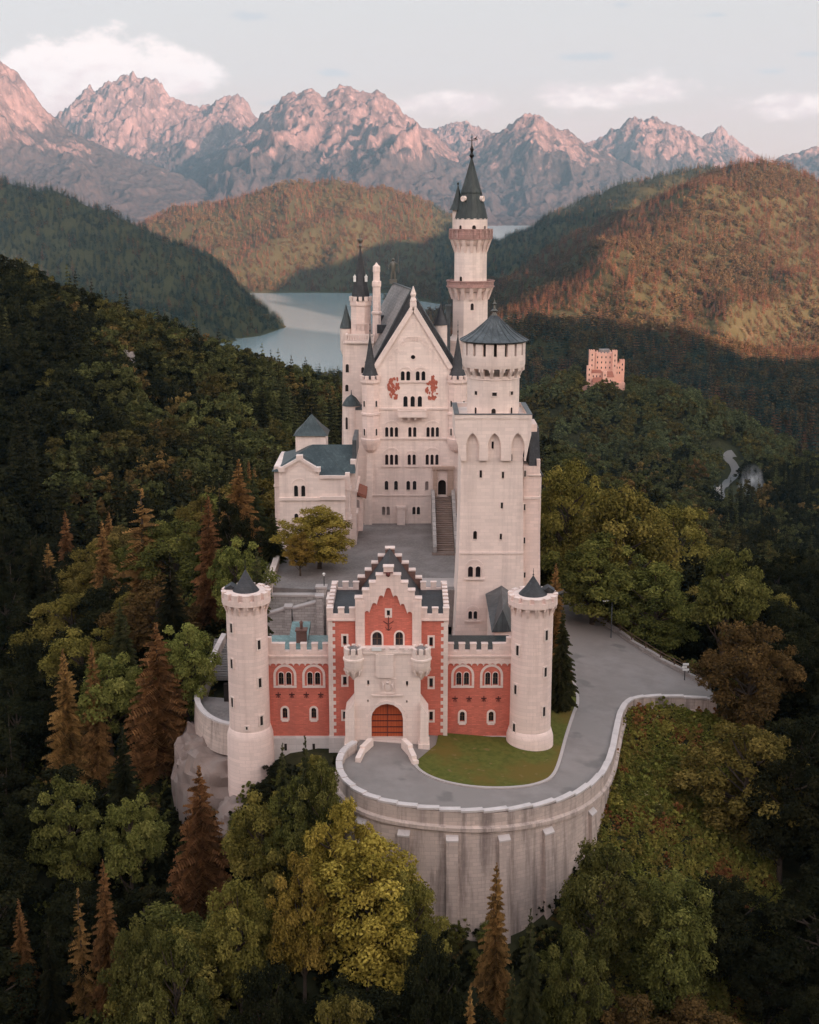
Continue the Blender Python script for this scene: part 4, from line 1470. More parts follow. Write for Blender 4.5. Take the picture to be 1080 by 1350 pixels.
    for x, y0, y1, w, kd in ((628, 515.5, 520.5, .42, 'rect'), (652, 517.5, 522, .55, 'rect'), (674.5, 516, 520.5, .42, 'rect'), (627.6, 537, 546, .34, 'arch'), (650.8, 538.5, 547, .52, 'arch'), (674, 537, 546, .34, 'arch')):
        drum_win(t, cx, Yd, r1, x, y0, y1, w, kd, fw=0.1, pane='dark')
    # stair annex on the right with its steep slate roof
    an = MB()
    ya = Y0 + 1.3
    xa0, xa1 = P(689, 700, ya).x, P(711, 700, ya).x
    an.frustum((xa0 - .3, P(714, 800, ya).x, ya - .25, ya + 6, zb), (xa0, xa1, ya, ya + 6, Zp(657, ya)))
    an.box(xa0, xa1 - 0.05, ya + .15, ya + 6, Zp(657, ya), Zp(615, ya))
    an.box(P(706, 700, ya).x, P(710.5, 700, ya).x, ya + .1, ya + 1.0, Zp(615, ya), Zp(606, ya))
    an.box(P(700, 560, ya).x, P(710.5, 560, ya).x, ya + 2.0, ya + 6, Zp(575, ya), Zp(563, ya))
    ao = an.build('stair_annex', M['stone_pink'], t)
    ORG[ao.name] = ORG[t.name]
    st = MB()
    fa = front(ya)
    st.add(*boxf(fa, xa0 + .1, xa1 + .08, Zp(658, ya), Zp(655, ya), -3, 0.12))
    st.add(*boxf(fa, xa0 + .4, xa1 + .08, Zp(627.5, ya), Zp(626, ya), -3, 0.0))
    st.build('string_course', M['trim'], ao)
    rr = MB()
    rr.frustum((P(698, 610, ya).x, xa1 - 0.02, ya + .3, ya + 6, Zp(615, ya) + .01), (P(701, 580, ya).x, xa1 - .1, ya + 2.2, ya + 6, Zp(568, ya)))
    rr.build('steep_roof', M['slate'], ao)
    for x, y0, y1 in ((692, 620, 628), (691.5, 664, 672), (691.2, 708, 716), (691.6, 754, 761)):
        u, v = uv(x, y1, ya)
        window(t, Fr((0, ya - 0.16, 0), (1, 0, 0), (0, -1, 0)), u, v, 0.2, Zp(y0, ya) - v, 'rect', deep=-1, fw=0.08, pane='dark')


keep()


# ================================================================== GREAT HALL
def palas():
    Y0 = 194.0

    def X(x, y=560): return P(x, y, Y0).x

    def Z(y): return Zp(y, Y0)
    zb = 7.0
    t = thing('great_hall', (0.5, Y0 + 10, zb), 'tall pale gabled great hall with rows of arched windows and red wall paintings', 'castle hall')
    fr = front(Y0)
    holes = []
    su = MB()
    kw = dict(fw=0.09, proud=0.06, deep=0.45)

    def c2(u, v): return (430 + u / 3.6, 420 + v / 3.6)

    def row(us, v0, v1, wu, arch=0, sill=True, bar=False, pane='glass'):
        for u in us:
            x, y1 = c2(u, v1)
            _, y0 = c2(u, v0)
            holes.append(pwin(t, Y0, x, y0, y1, wu / 3.6, 'arch', bar=False, pane=pane, **kw))
        m = (us[0] + us[-1]) / 2
        x, y1 = c2(m, v1)
        uu, vv = uv(x, y1 + 0.4, Y0)
        half = ((us[-1] - us[0]) / 2 + wu / 2 + 6) / 3.6 * mpp(x, y1, Y0)
        if arch:
            _, ya = c2(m, arch)
            r = half - 0.05
            va = Z(ya) - r - 0.2
            arch_band(su, fr, uu, va, r, 0.24, 0.09, leg=max(0.0, va - vv))
        if sill:
            su.add(*boxf(fr, uu - half - 0.25, uu + half + 0.25, vv - 0.22, vv, 0, 0.22))
    row((364, 390), 250, 295, 18, 228)
    row((435, 462), 250, 295, 18, 228)
    row((377, 411, 445), 368, 420, 20, 0, False)
    row((288, 311, 334), 515, 563, 15, 485, False)
    row((398, 421), 515, 563, 15, 0, False)
    row((484, 506, 528), 515, 563, 15, 485, False)
    row((288, 311, 334), 645, 696, 15, 612)
    row((395, 418), 645, 696, 15, 625)
    row((480, 503, 526), 645, 696, 15, 612)
    row((287,), 770, 815, 17, 0, False)
    row((332,), 770, 815, 17, 0, False)
    row((390, 420), 770, 815, 17, 0, False)
    row((478,), 772, 816, 16, 0, False, pane='glass_pale')
    row((417, 438), 893, 932, 15, 0, False)
    row((273, 295), 892, 934, 15, 0, False, pane='glass_pale')
    x, y = c2(413, 195)
    holes.append(pwin(t, Y0, x, 468, 474, 6, 'round', **kw))
    # entrance
    xd, yd0 = c2(550, 765)
    holes.append(pwin(t, Y0, xd, yd0, c2(550, 838)[1], 10.5, 'arch', fw=0.28, proud=0.12, deep=0.6, pane='dark', name='door'))
    su.build('window_surround', M['trim'], t)
    wallo = [(X(484, 689), zb), (X(618, 689), zb), (X(614), Z(485)), (X(594, 485), Z(485)), (X(545, 407), Z(404)), (X(495, 482), Z(485)), (X(481), Z(485))]
    b = MB()
    wall(b, fr, wallo, holes, 0.5, back=3.0)
    b.box(X(484, 689) + 0.05, X(618) - 0.05, Y0 + 2.9, Y0 + 21, zb, Z(486))
    b.build('wall', M['stone'], t)
    s = MB()
    for v in (427, 568):
        y = c2(0, v)[1]
        s.add(*boxf(fr, X(484), X(612), Z(y) - 0.14, Z(y) + 0.14, 0, 0.22))
    y = c2(0, 838)[1]
    s.add(*boxf(fr, X(485, 650), X(568, 650), Z(y) - 0.1, Z(y) + 0.1, 0, 0.12))
    s.build('string_course', M['trim'], t)
    # gable edging, blind arcade and small roundels
    s = MB()
    for a, e in (((495, 485), (545, 406)), ((545, 406), (594, 486))):
        p, q = uv(*a, Y0), uv(*e, Y0)
        d = (Vector(q) - Vector(p)).normalized()
        n = Vector((-d.y, d.x))
        if n.y < 0: n = -n
        pts = [Vector(p) - n * 0.25, Vector(q) - n * 0.25, Vector(q) + n * 0.42, Vector(p) + n * 0.42]
        s.prism_xz([(k.x, k.y) for k in pts], Y0 - 0.28, Y0 + 1.2)
    gc = s.build('gable_coping', M['trim'], t)
    s = MB()
    xg, zg = uv(545, 405, Y0)
    s.box(xg - 0.5, xg + 0.5, Y0 - 0.3, Y0 + 0.7, zg + 0.1, zg + 0.75)
    s.lathe(xg, Y0 + 0.2, [(0.42, zg + 0.75), (0.5, zg + 1.0), (0.3, zg + 1.5), (0.45, zg + 1.9), (0.24, zg + 2.5), (0.05, zg + 3.1)], 10)
    s.build('finial', M['trim'], t)
    s = MB()
    for u, v in ((418, 30), (364, 118), (470, 118), (308, 186), (520, 200), (336, 152), (494, 152)):
        a, v_ = uv(*c2(u, v), Y0)
        ring(s, fr, arc(a, v_, 0.22, 0, 2 * math.pi, 10)[:-1], arc(a, v_, 0.38, 0, 2 * math.pi, 10)[:-1], 0, 0.08)
    for i in range(5):
        a, v_ = uv(*c2(388 + i * 13, 98), Y0)
        arch_band(s, fr, a, v_, 0.26, 0.1, 0.08, 8, leg=0.3)
    s.build('gable_tracery', M['trim'], t)
    # wall paintings: loose red figure shapes
    for cu, cv, su_, sv, sd in ((321, 328, 34, 66, 3), (503, 330, 36, 66, 8)):
        rr = random.Random(sd)
        m_ = MB()
        k = 0
        while k < 46:
            a, e = rr.uniform(-1, 1), rr.uniform(-1, 1)
            if a * a + e * e > 1.0: continue
            x, y = c2(cu + a * su_ * 0.80, cv + e * sv * 0.86)
            p, q = uv(x, y, Y0)
            w, h = rr.uniform(.12, .30), rr.uniform(.15, .45)
            n = rr.randint(5, 8)
            m_.add([fr.pt(p + w * math.cos(6.283 * i / n) * rr.uniform(.6, 1.2), q + h * math.sin(6.283 * i / n) * rr.uniform(.6, 1.2), 0.012 + 0.0015 * k) for i in range(n)], [tuple(range(n))])
            k += 1
        m_.build('wall_painting', M['mural'], t)
    # balcony
    s = MB()
    x0, x1 = X(c2(342, 0)[0], 540), X(c2(475, 0)[0], 540)
    y0, y1 = Z(c2(0, 470)[1]), Z(c2(0, 432)[1])
    s.box(x0, x1, Y0 - 1.5, Y0, y0 + 0.25, y0 + 0.55)
    s.box(x0, x1, Y0 - 1.5, Y0 - 1.28, y0 + 0.55, y1)
    s.box(x0, x0 + 0.22, Y0 - 1.28, Y0, y0 + 0.55, y1)
    s.box(x1 - 0.22, x1, Y0 - 1.28, Y0, y0 + 0.55, y1)
    s.box(x0 - 0.08, x1 + 0.08, Y0 - 1.58, Y0 - 1.2, y1, y1 + 0.12)
    for f in (0.12, 0.38, 0.62, 0.88):
        xx = x0 + (x1 - x0) * f
        s.prism_xy([(xx - 0.16, Y0 - 1.2), (xx + 0.16, Y0 - 1.2), (xx + 0.16, Y0), (xx - 0.16, Y0)], y0 - 0.15, y0 + 0.25)
    s.build('balcony', M['trim'], t)
    # chimney stub against the wall foot and portal frame
    s = MB()
    a, v_ = uv(*c2(356, 975), Y0)
    s.box(a - 0.62, a + 0.62, Y0 - 1.0, Y0, zb, Z(c2(0, 895)[1]))
    s.box(a - 0.7, a + 0.7, Y0 - 1.1, Y0, Z(c2(0, 895)[1]), Z(c2(0, 888)[1]))
    s.build('well_shaft', M['trim'], t)
    s = MB()
    xa, xb = X(c2(508, 0)[0], 620), X(c2(604, 0)[0], 620)
    zt_, zl = Z(c2(0, 712)[1]), Z(c2(0, 838)[1])
    s.box(xa, X(c2(528, 0)[0], 640), Y0 - 0.5, Y0, zl, zt_)
    s.box(X(c2(575, 0)[0], 640), xb, Y0 - 0.5, Y0, zl, zt_)
    s.box(xa - 0.2, xb + 0.2, Y0 - 0.7, Y0, zt_, zt_ + 0.4)
    s.build('portal', M['portal'], t)
    # roofs
    rf = MB()
    e0, e1, ap, ez = X(490, 480) - 0.3, X(606, 480), uv(542, 382, 197)[0], Z(487)
    az_ = Zp(382, 197)
    dx, yb = -2.9, Y0 + 21.5
    rf.add([(e0, Y0 + 1.3, ez), (e1, Y0 + 1.3, ez), (ap, 197.2, az_), (e0 + dx, yb, ez), (e1 + dx, yb, ez), (ap + dx, yb, az_ - 0.1)],
           [(0, 1, 2), (4, 3, 5), (1, 4, 5, 2), (3, 0, 1, 4)])
    ro = rf.build('roof', M['slate'], t)
    ORG[ro.name] = ORG[t.name]
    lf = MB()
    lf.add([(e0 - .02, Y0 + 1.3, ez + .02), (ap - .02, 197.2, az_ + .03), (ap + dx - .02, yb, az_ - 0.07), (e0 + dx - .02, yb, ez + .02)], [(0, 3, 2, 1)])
    lf.build('pale_slope', M['slate_grey'], ro)  # left slope in a paler grey than the rest of the roof
    dm = MB()
    for f, h in ((0.30, 0.44), (0.62, 0.52)):
        k = 0.62 - 0.0
        px_ = (e0 + (ap - e0) * h) + dx * f
        py_ = Y0 + 1.3 + (yb - Y0 - 1.3) * f
        pz_ = ez + (az_ - ez) * h
        dm.box(px_ - 0.9, px_ + 0.6, py_ - 0.5, py_ + 0.5, pz_ - 0.4, pz_ + 0.9)
    dm.build('dormer', M['slate'], ro)
    # verge and ridge of the roof
    vg = MB()
    vg.tube([(e0, Y0 + 1.25, ez), (ap, 197.1, az_ + 0.02)], 0.14, 4)
    vg.tube([(e1, Y0 + 1.25, ez), (ap, 197.1, az_ + 0.02)], 0.14, 4)
    vg.tube([(ap, 197.2, az_ + 0.05), (ap + dx, yb, az_ - 0.05)], 0.16, 5)
    vg.build('ridge_capping', M['lead'], ro)
    # bronze guardian standing at the far end of the ridge
    st = MB()
    sx, sy, sz = ap + dx, yb - 0.4, az_ + 0.0
    st.box(sx - 0.6, sx + 0.6, sy - 0.5, sy + 0.5, sz - 0.2, sz + 0.5)
    st.tube([(sx - 0.28, sy, sz + 0.5), (sx - 0.2, sy, sz + 1.6), (sx - 0.05, sy, sz + 2.1)], [0.17, 0.2, 0.24], 7)
    st.tube([(sx + 0.28, sy, sz + 0.5), (sx + 0.2, sy, sz + 1.6), (sx + 0.05, sy, sz + 2.1)], [0.17, 0.2, 0.24], 7)
    st.tube([(sx, sy, sz + 2.0), (sx, sy, sz + 2.8), (sx, sy, sz + 3.3), (sx, sy, sz + 3.5)], [0.34, 0.42, 0.4, 0.16], 9)
    st.ball((sx, sy, sz + 3.75), 0.24, 9, 6)
    st.tube([(sx + 0.35, sy, sz + 3.2), (sx + 0.75, sy - 0.1, sz + 3.0), (sx + 0.85, sy - 0.2, sz + 3.6)], [0.15, 0.12, 0.08], 6)
    st.tube([(sx - 0.35, sy, sz + 3.2), (sx - 0.7, sy - 0.1, sz + 2.7), (sx - 0.75, sy - 0.25, sz + 2.2)], [0.15, 0.12, 0.08], 6)
    st.tube([(sx + 0.85, sy - 0.2, sz + 1.6), (sx + 0.85, sy - 0.2, sz + 4.4)], 0.05, 5)
    so = st.build('ridge_statue', M['bronze'], t, 60)
    # corner turrets
    for px, ptop, pbody in ((488.5, 441, 12.6), (603, 442, 13.2)):
        Yt = Y0 + 0.1
        k = mpp(px, 520, Yt)
        r = pbody * k
        cx = Xp(px, Yt, Z(540))

        def Q(y): return Zp(y, Yt - r)
        tb = MB()
        tb.lathe(cx, Yt, [(0.4, Q(599)), (r * .75, Q(594)), (r * 1.0, Q(586)), (r * 1.08, Q(582)), (r * 1.08, Q(580)), (r * .93, Q(579)), (r * .93, Q(549)), (r * 1.05, Q(548)), (r * 1.05, Q(545.5)), (r * .93, Q(545)), (r * .93, Q(508)), (r * 1.1, Q(505)), (r * 1.1, Q(501))], 8, ph=math.pi / 8)
        to = tb.build('corner_turret', M['stone_pink'], t)
        ORG[to.name] = ORG[t.name]
        cr = MB()
        ring_merlons(cr, cx, Yt, r * .85, r * 1.1, Q(501), Q(496), 10, 0.6, ph=-math.pi / 2 + .3)
        cr.build('battlement', M['stone_pink'], to)
        cn = MB()
        zc0, zc1 = Q(500), Zp(ptop, Yt)
        cn.lathe(cx, Yt, [(r * .95, zc0), (r * .62, zc0 + (zc1 - zc0) * .22), (r * .36, zc0 + (zc1 - zc0) * .52), (0.05, zc1)], 12)
        finial(cn, cx, Yt, zc1, 2.2, 0.08)
        cn.build('spire', M['slate'], to, 40)
        for y0, y1 in ((529, 537), (566, 575)):
            for s in (-1, 1):
                window(to, fr_round(cx, Yt, r * .93 * math.cos(math.pi / 8) + 0.01, s * math.pi / 4 * 0.98), 0, Q(y1), 0.34, Q(y0) - Q(y1), 'arch', deep=-1, fw=0.1, pane='dark')
    # buttress strip under the left turret
    s = MB()
    a0, a1 = X(484, 640), X(492, 640)
    s.frustum((a0 - 0.5, a1 - .2, Y0 - 0.9, Y0, zb), (a0 + 0.1, a1, Y0 - 0.25, Y0, Z(597)))
    s.build('buttress', M['stone'], t)


palas()


# ---------------------------------------------------------------- tall north tower
def north_tower():
    Yt = 213.0
    k = mpp(621, 330, Yt)
    cx = Xp(621, Yt, 52)
    zb = 8.0
    t = thing('tall_round_tower', (cx, Yt, zb), 'tallest round white tower with two galleries and a dark green spire', 'tower')

    def Z(y, r=0.0): return Zp(y, Yt - r)
    r0, r1 = 24.6 * k, 21.4 * k
    b = MB()
    b.lathe(cx, Yt, [(r0 * 1.25, zb), (r0 * 1.25, Z(450, r0)), (r0 * 1.06, Z(446, r0)), (r0, Z(443, r0)), (r0, Z(372, r0))], 8, ph=math.pi / 8)
    b.build('octagon_shaft', M['stone'], t)
    b = MB()
    b.lathe(cx, Yt, [(r1, Z(380, r0)), (r1, Z(288, r1))], 36)
    b.build('shaft', M['stone'], t, 40)
    for rr, yt, yp0, yp1, yc0, yc1, rp, n, mat in ((r0, 372, 371, 380, 380, 396, 32 * k, 16, 'stone_pink'), (r1, 303, 302, 316, 318, 333.5, 28.6 * k, 16, 'brickish')):
        c = MB()
        zt, zbm = Z(yp0, rp), Z(yp1, rp)
        for i in range(n):
            a = 2 * math.pi * i / n
            h = math.pi / n * 0.42
            c.wedge(cx, Yt, rr - 0.2, rp * 0.97, a - h, a + h, Z(yc1, rr), zbm, 1, r0b=rr - 0.2, r1b=rr + 0.05)
        c.lathe(cx, Yt, [(rr + 0.15, Z(yc0 + (yc1 - yc0) * .35, rp)), (rp * 0.93, zbm - 0.12), (rp * 0.97, zbm)], 36, False, False)
        c.build('corbels', M['stone_pink'], t)
        c = MB()
        c.lathe(cx, Yt, [(rp, zbm), (rp, zbm + 0.2), (rp * .97, zbm + 0.21), (rp * .97, zt - 0.2), (rp + 0.03, zt - 0.19), (rp + 0.03, zt), (rp * 0.9, zt), (rp * 0.9, zbm + 0.15), (rr - .1, zbm + .15)], 36, False, False)
        if yp0 < 310:
            for i in range(22):
                a = 2 * math.pi * i / 22
                c.wedge(cx, Yt, rp * .97, rp + 0.05, a - 0.05, a + 0.05, zbm + 0.21, zt - 0.2, 1)
        c.build('gallery', M['gallery'], t, 40)
    # openings on the top stage
    for px, y0, y1, w in ((607.5, 297, 304, .5), (625, 297, 304, .6), (639, 297.5, 304, .45)):
        drum_win(t, cx, Yt, r1, px, y0, y1, w, 'arch', fw=0.1, pane='dark')
    drum_win(t, cx, Yt, r1, 608, 364.5, 371.5, .5, 'arch', fw=0.1, pane='dark')
    window(t, fr_round(cx, Yt, r0 * math.cos(math.pi / 8) + 0.01, 0), 0.2, Z(409, r0), .5, Z(400, r0) - Z(409, r0), 'arch', deep=-1, fw=0.1, pane='dark')
    # spire
    s = MB()
    ze, zk, za = Z(289, r1), Z(254, 0), Z(210)
    re, rk = r1 * 1.02, r1 * .60
    s.lathe(cx, Yt, [(re - 0.1, ze - 0.1), (re, ze), (rk * 1.05, zk - 0.15), (rk * 1.08, zk), (0.14, za)], 16)
    sp_ = s.build('spire', M['copper_dark'], t)
    ORG[sp_.name] = ORG[t.name]
    rb = MB()
    for i in range(16):
        a = 2 * math.pi * i / 16
        rb.tube([(cx + re * math.cos(a), Yt + re * math.sin(a), ze), (cx + rk * 1.05 * math.cos(a), Yt + rk * 1.05 * math.sin(a), zk - 0.1), (cx + .14 * math.cos(a), Yt + .14 * math.sin(a), za)], 0.04, 4)
    rb.build('seam', M['copper_dark'], sp_)
    f = MB()
    f.lathe(cx, Yt, [(0.2, za - .3), (0.16, za + .2), (0.42, za + 0.6), (0.16, za + 1.0), (0.3, za + 1.6), (0.1, za + 2.1), (0.05, Z(177))], 8)
    zv = Z(181)
    f.tube([(cx - 0.7, Yt, zv - 0.5), (cx + 0.7, Yt, zv - 0.5)], 0.04, 4)
    f.add([(cx + .1, Yt - .03, zv - .3), (cx + .5, Yt - .03, zv - .1), (cx + .95, Yt - .03, zv + .35), (cx + .7, Yt - .03, zv - .15), (cx + .95, Yt - .03, zv - .4), (cx + .4, Yt - .03, zv - .35),
           (cx + .1, Yt + .03, zv - .3), (cx + .5, Yt + .03, zv - .1), (cx + .95, Yt + .03, zv + .35), (cx + .7, Yt + .03, zv - .15), (cx + .95, Yt + .03, zv - .4), (cx + .4, Yt + .03, zv - .35)],
          [(0, 1, 2, 3, 4, 5), (11, 10, 9, 8, 7, 6), (0, 6, 7, 1), (1, 7, 8, 2), (2, 8, 9, 3), (3, 9, 10, 4), (4, 10, 11, 5), (5, 11, 6, 0)])
    f.build('weather_vane', M['iron'], t)
    for px in (612.2, 635.3):
        d = MB()
        x = P(px, 262, Yt - 2).x
        s_ = (x - cx) / (r1 * .72)
        fr = fr_round(cx, Yt, r1 * .70, math.asin(max(-.9, min(.9, s_))))
        v = Z(262, 2)
        fill(d, fr, arc(0, v, 0.28, 0, 6.283, 10)[:-1], [], 0.35)
        ring(d, fr, arc(0, v, 0.28, 0, 6.283, 10)[:-1], arc(0, v, 0.46, 0, 6.283, 10)[:-1], -0.2, 0.42)
        d.build('dormer', M['trim'], t)
    # side turret
    xs, Ys = Xp(604, Yt, 56), Yt + 0.6
    r = 7.0 * k
    s = MB()
    s.lathe(xs, Ys, [(0.3, Z(330)), (r, Z(316)), (r, Z(277))], 14)
    so = s.build('stair_turret', M['stone'], t, 40)
    ORG[so.name] = ORG[t.name]
    s = MB()
    s.lathe(xs, Ys, [(r * 1.6, Z(277)), (r * 1.0, Z(268)), (r * .5, Z(256)), (0.06, Z(244))], 14)
    s.ball((xs, Ys, Z(242)), 0.2, 8, 6)
    s.build('cone_roof', M['copper_dark'], so, 40)


M['gallery'] = masonry('red_brown_gallery', (0.42, 0.25, 0.22), 0.6, 0.3, 0.6, 0.2, 0.5, 0.4)
north_tower()


# ---------------------------------------------------------------- stair tower on the left flank of the hall
def flank_tower():
    Yt = 205.0
    k = mpp(476, 440, Yt)
    cx = Xp(476, Yt, 38)
    zb = 2.0
    t = thing('flank_tower', (cx, Yt, zb), 'slim white tower with a black spire left of the gabled hall', 'tower')

    def Z(y, r=0.0): return Zp(y, Yt - r)
    r = 14.2 * k
    hw = 20.5 * k
    b = MB()
    x0, x1 = Xp(453, Yt - 3, 25), Xp(497, Yt - 3, 25)
    b.frustum((x0 - 0.7, x1, Yt - 2.6, Yt + 3, zb), (x0, x1, Yt - 2.6, Yt + 3, Z(452, 2.6)))
    b.build('square_shaft', M['stone'], t)
    b = MB()
    zg0, zg1 = Z(450, 3), Z(440.5, 3)
    gx0, gx1 = Xp(455.5, Yt - 3, 37), Xp(493, Yt - 3, 37)
    b.box(gx0, gx1, Yt - 3.2, Yt + 2.6, zg0 - 0.3, zg0 + 0.1)
    for q in np.linspace(gx0 + 0.1, gx1 - 0.1, 12):
        b.box(q - 0.1, q + 0.1, Yt - 3.18, Yt - 3.0, zg0 + 0.1, zg1 - 0.2)
    b.box(gx0, gx1, Yt - 3.22, Yt - 2.9, zg1 - 0.2, zg1)
    b.box(gx0, gx0 + 0.3, Yt - 2.9, Yt + 2.6, zg0 + 0.1, zg1)
    b.build('balustrade', M['trim'], t)
    b = MB()
    b.lathe(cx, Yt, [(r * .97, Z(452)), (r * .97, Z(405, r)), (r * 1.06, Z(403, r)), (r * 1.06, Z(397.5, r))], 8, ph=math.pi / 8)
    b.build('octagon', M['stone_pink'], t)
    b = MB()
    ring_merlons(b, cx, Yt, r * .82, r * 1.07, Z(397.5, r), Z(391.5, r), 12, 0.55, ph=-math.pi / 2)
    b.build('battlement', M['trim'], t)
    b = MB()
    for i in range(4):
        u = (-1.5 + i) * r * .36
        arch_band(b, front(Yt - r * .93), u + cx, Z(429, r), r * .15, 0.08, 0.08, 6, leg=0.8)
    b.build('blind_arcade', M['trim'], t)
    s = MB()
    s.lathe(cx, Yt, [(r * .92, Z(396, r)), (r * .86, Z(388)), (r * .45, Z(358)), (0.08, Z(327))], 8, ph=math.pi / 8)
    so = s.build('spire', M['slate'], t)
    ORG[so.name] = ORG[t.name]
    s = MB()
    s.lathe(cx, Yt, [(0.12, Z(328)), (0.3, Z(324)), (0.1, Z(321)), (0.42, Z(317)), (0.42, Z(315.5)), (0.1, Z(314)), (0.04, Z(309))], 8)
    s.build('finial', M['bronze'], so)
    s = MB()
    for q in (-1, 1):
        a = cx + q * r * .52
        s.box(a - 0.2, a + 0.2, Yt - r * .62, Yt - r * .2, Z(371), Z(365))
        s.add([(a - .3, Yt - r * .66, Z(365)), (a + .3, Yt - r * .66, Z(365)), (a, Yt - r * .66, Z(361.5)), (a, Yt, Z(361.5))], [(0, 1, 2), (0, 2, 3), (1, 3, 2)])
    s.build('dormer', M['white'], so)
    # little turret on the far left corner
    xs = Xp(456.5, Yt, 37)
    rs = 8.2 * k
    s = MB()
    s.lathe(xs, Yt + .4, [(0.3, Z(478)), (rs * .6, Z(470)), (rs, Z(460)), (rs, Z(432))], 12)
    uo = s.build('corner_turret', M['stone'], t, 40)
    ORG[uo.name] = ORG[t.name]
    s = MB()
    s.lathe(xs, Yt + .4, [(rs * 1.1, Z(433)), (rs * .5, Z(417)), (0.05, Z(402))], 12)
    s.build('cone_roof', M['copper'], uo, 40)
    # lower round bay with a domed copper cap
    Yl = Yt - 4.6
    xl = Xp(463.5, Yl, 25)
    rl = 11.0 * mpp(463, 540, Yl)
    s = MB()
    s.lathe(xl, Yl, [(rl, zb), (rl, Zp(535, Yl - rl))], 20)
    s.box(xl + 0.3, Xp(487, Yl, 25), Yl - rl * .8, Yl + 3, zb, Zp(541, Yl - rl))
    bo = s.build('round_bay', M['stone'], t, 40)
    ORG[bo.name] = ORG[t.name]
    s = MB()
    s.lathe(xl, Yl, [(rl * 1.12, Zp(536, Yl - rl)), (rl * .95, Zp(530, Yl)), (rl * .55, Zp(524, Yl)), (0.1, Zp(520, Yl)), (0.04, Zp(514, Yl))], 20)
    s.build('dome_roof', M['copper'], bo, 60)
    s = MB()
    s.box(xl + 0.4, Xp(488, Yl, 25), Yl - rl * .86, Yl + 3, Zp(541, Yl - rl) + .01, Zp(539, Yl - rl) + .2)
    s.build('ledge', M['lead'], bo)
    drum_win(bo, xl, Yl, rl, 457.5, 550, 566, .45, 'arch', fw=0.12, pane='dark')
    fr = front(Yt - 2.6)
    for x, y0, y1 in ((458, 480, 491), (478.5, 484, 492), (457.5, 507, 516)):
        u, v = uv(x, y1, Yt - 2.6)
        window(t, fr, u, v, 0.5, Zp(y0, Yt - 2.6) - v, 'arch', deep=-1, fw=0.12, pane='dark')
    # ornate stone chimney
    Yc = 203.0
    xc = Xp(496.8, Yc, 40)
    kc = mpp(497, 400, Yc)

    def Zc(y): return Zp(y, Yc)
    s = MB()
    s.lathe(xc, Yc, [(7.5 * kc, Zc(470)), (6.2 * kc, Zc(455)), (5.8 * kc, Zc(415)), (7.2 * kc, Zc(413)), (7.2 * kc, Zc(411)), (5.6 * kc, Zc(410)), (5.4 * kc, Zc(379)), (6.4 * kc, Zc(377)), (6.4 * kc, Zc(371)), (4.8 * kc, Zc(370)), (4.6 * kc, Zc(359)), (5.2 * kc, Zc(358)), (5.0 * kc, Zc(351)), (2.5 * kc, Zc(349)), (0.06, Zc(346))], 8, ph=math.pi / 8)
    s.build('chimney', M['stone_pink'], t)


flank_tower()


# ---------------------------------------------------------------- spirelets and stacks behind the right eave of the hall
def back_spires():
    Yt = 208.0
    t = thing('rear_turret', (Xp(581, Yt, 30), Yt, 20), 'small black spirelet behind the right slope of the hall roof', 'turret')
    x = Xp(581.5, Yt, 38)
    b = MB()
    b.lathe(x, Yt, [(1.1, 20), (1.1, Zp(428, Yt))], 12)
    b.build('body', M['stone'], t, 40)
    b = MB()
    b.lathe(x, Yt, [(1.25, Zp(428, Yt)), (0.6, Zp(414, Yt)), (0.05, Zp(400, Yt)), (0.03, Zp(394, Yt))], 12)
    b.build('spire', M['slate'], t, 40)
    b = MB()
    q = Xp(591, Yt, 38)
    b.box(q - 0.35, q + 0.35, Yt - 0.4, Yt + 0.4, 24, Zp(404, Yt))
    b.box(q - 0.5, q + 0.5, Yt - 0.5, Yt + 0.5, Zp(404, Yt), Zp(402, Yt))
    tag(b.build('chimney_stack', M['lead']), 'thin dark chimney stack between the spirelet and the tall tower', 'chimney')


back_spires()


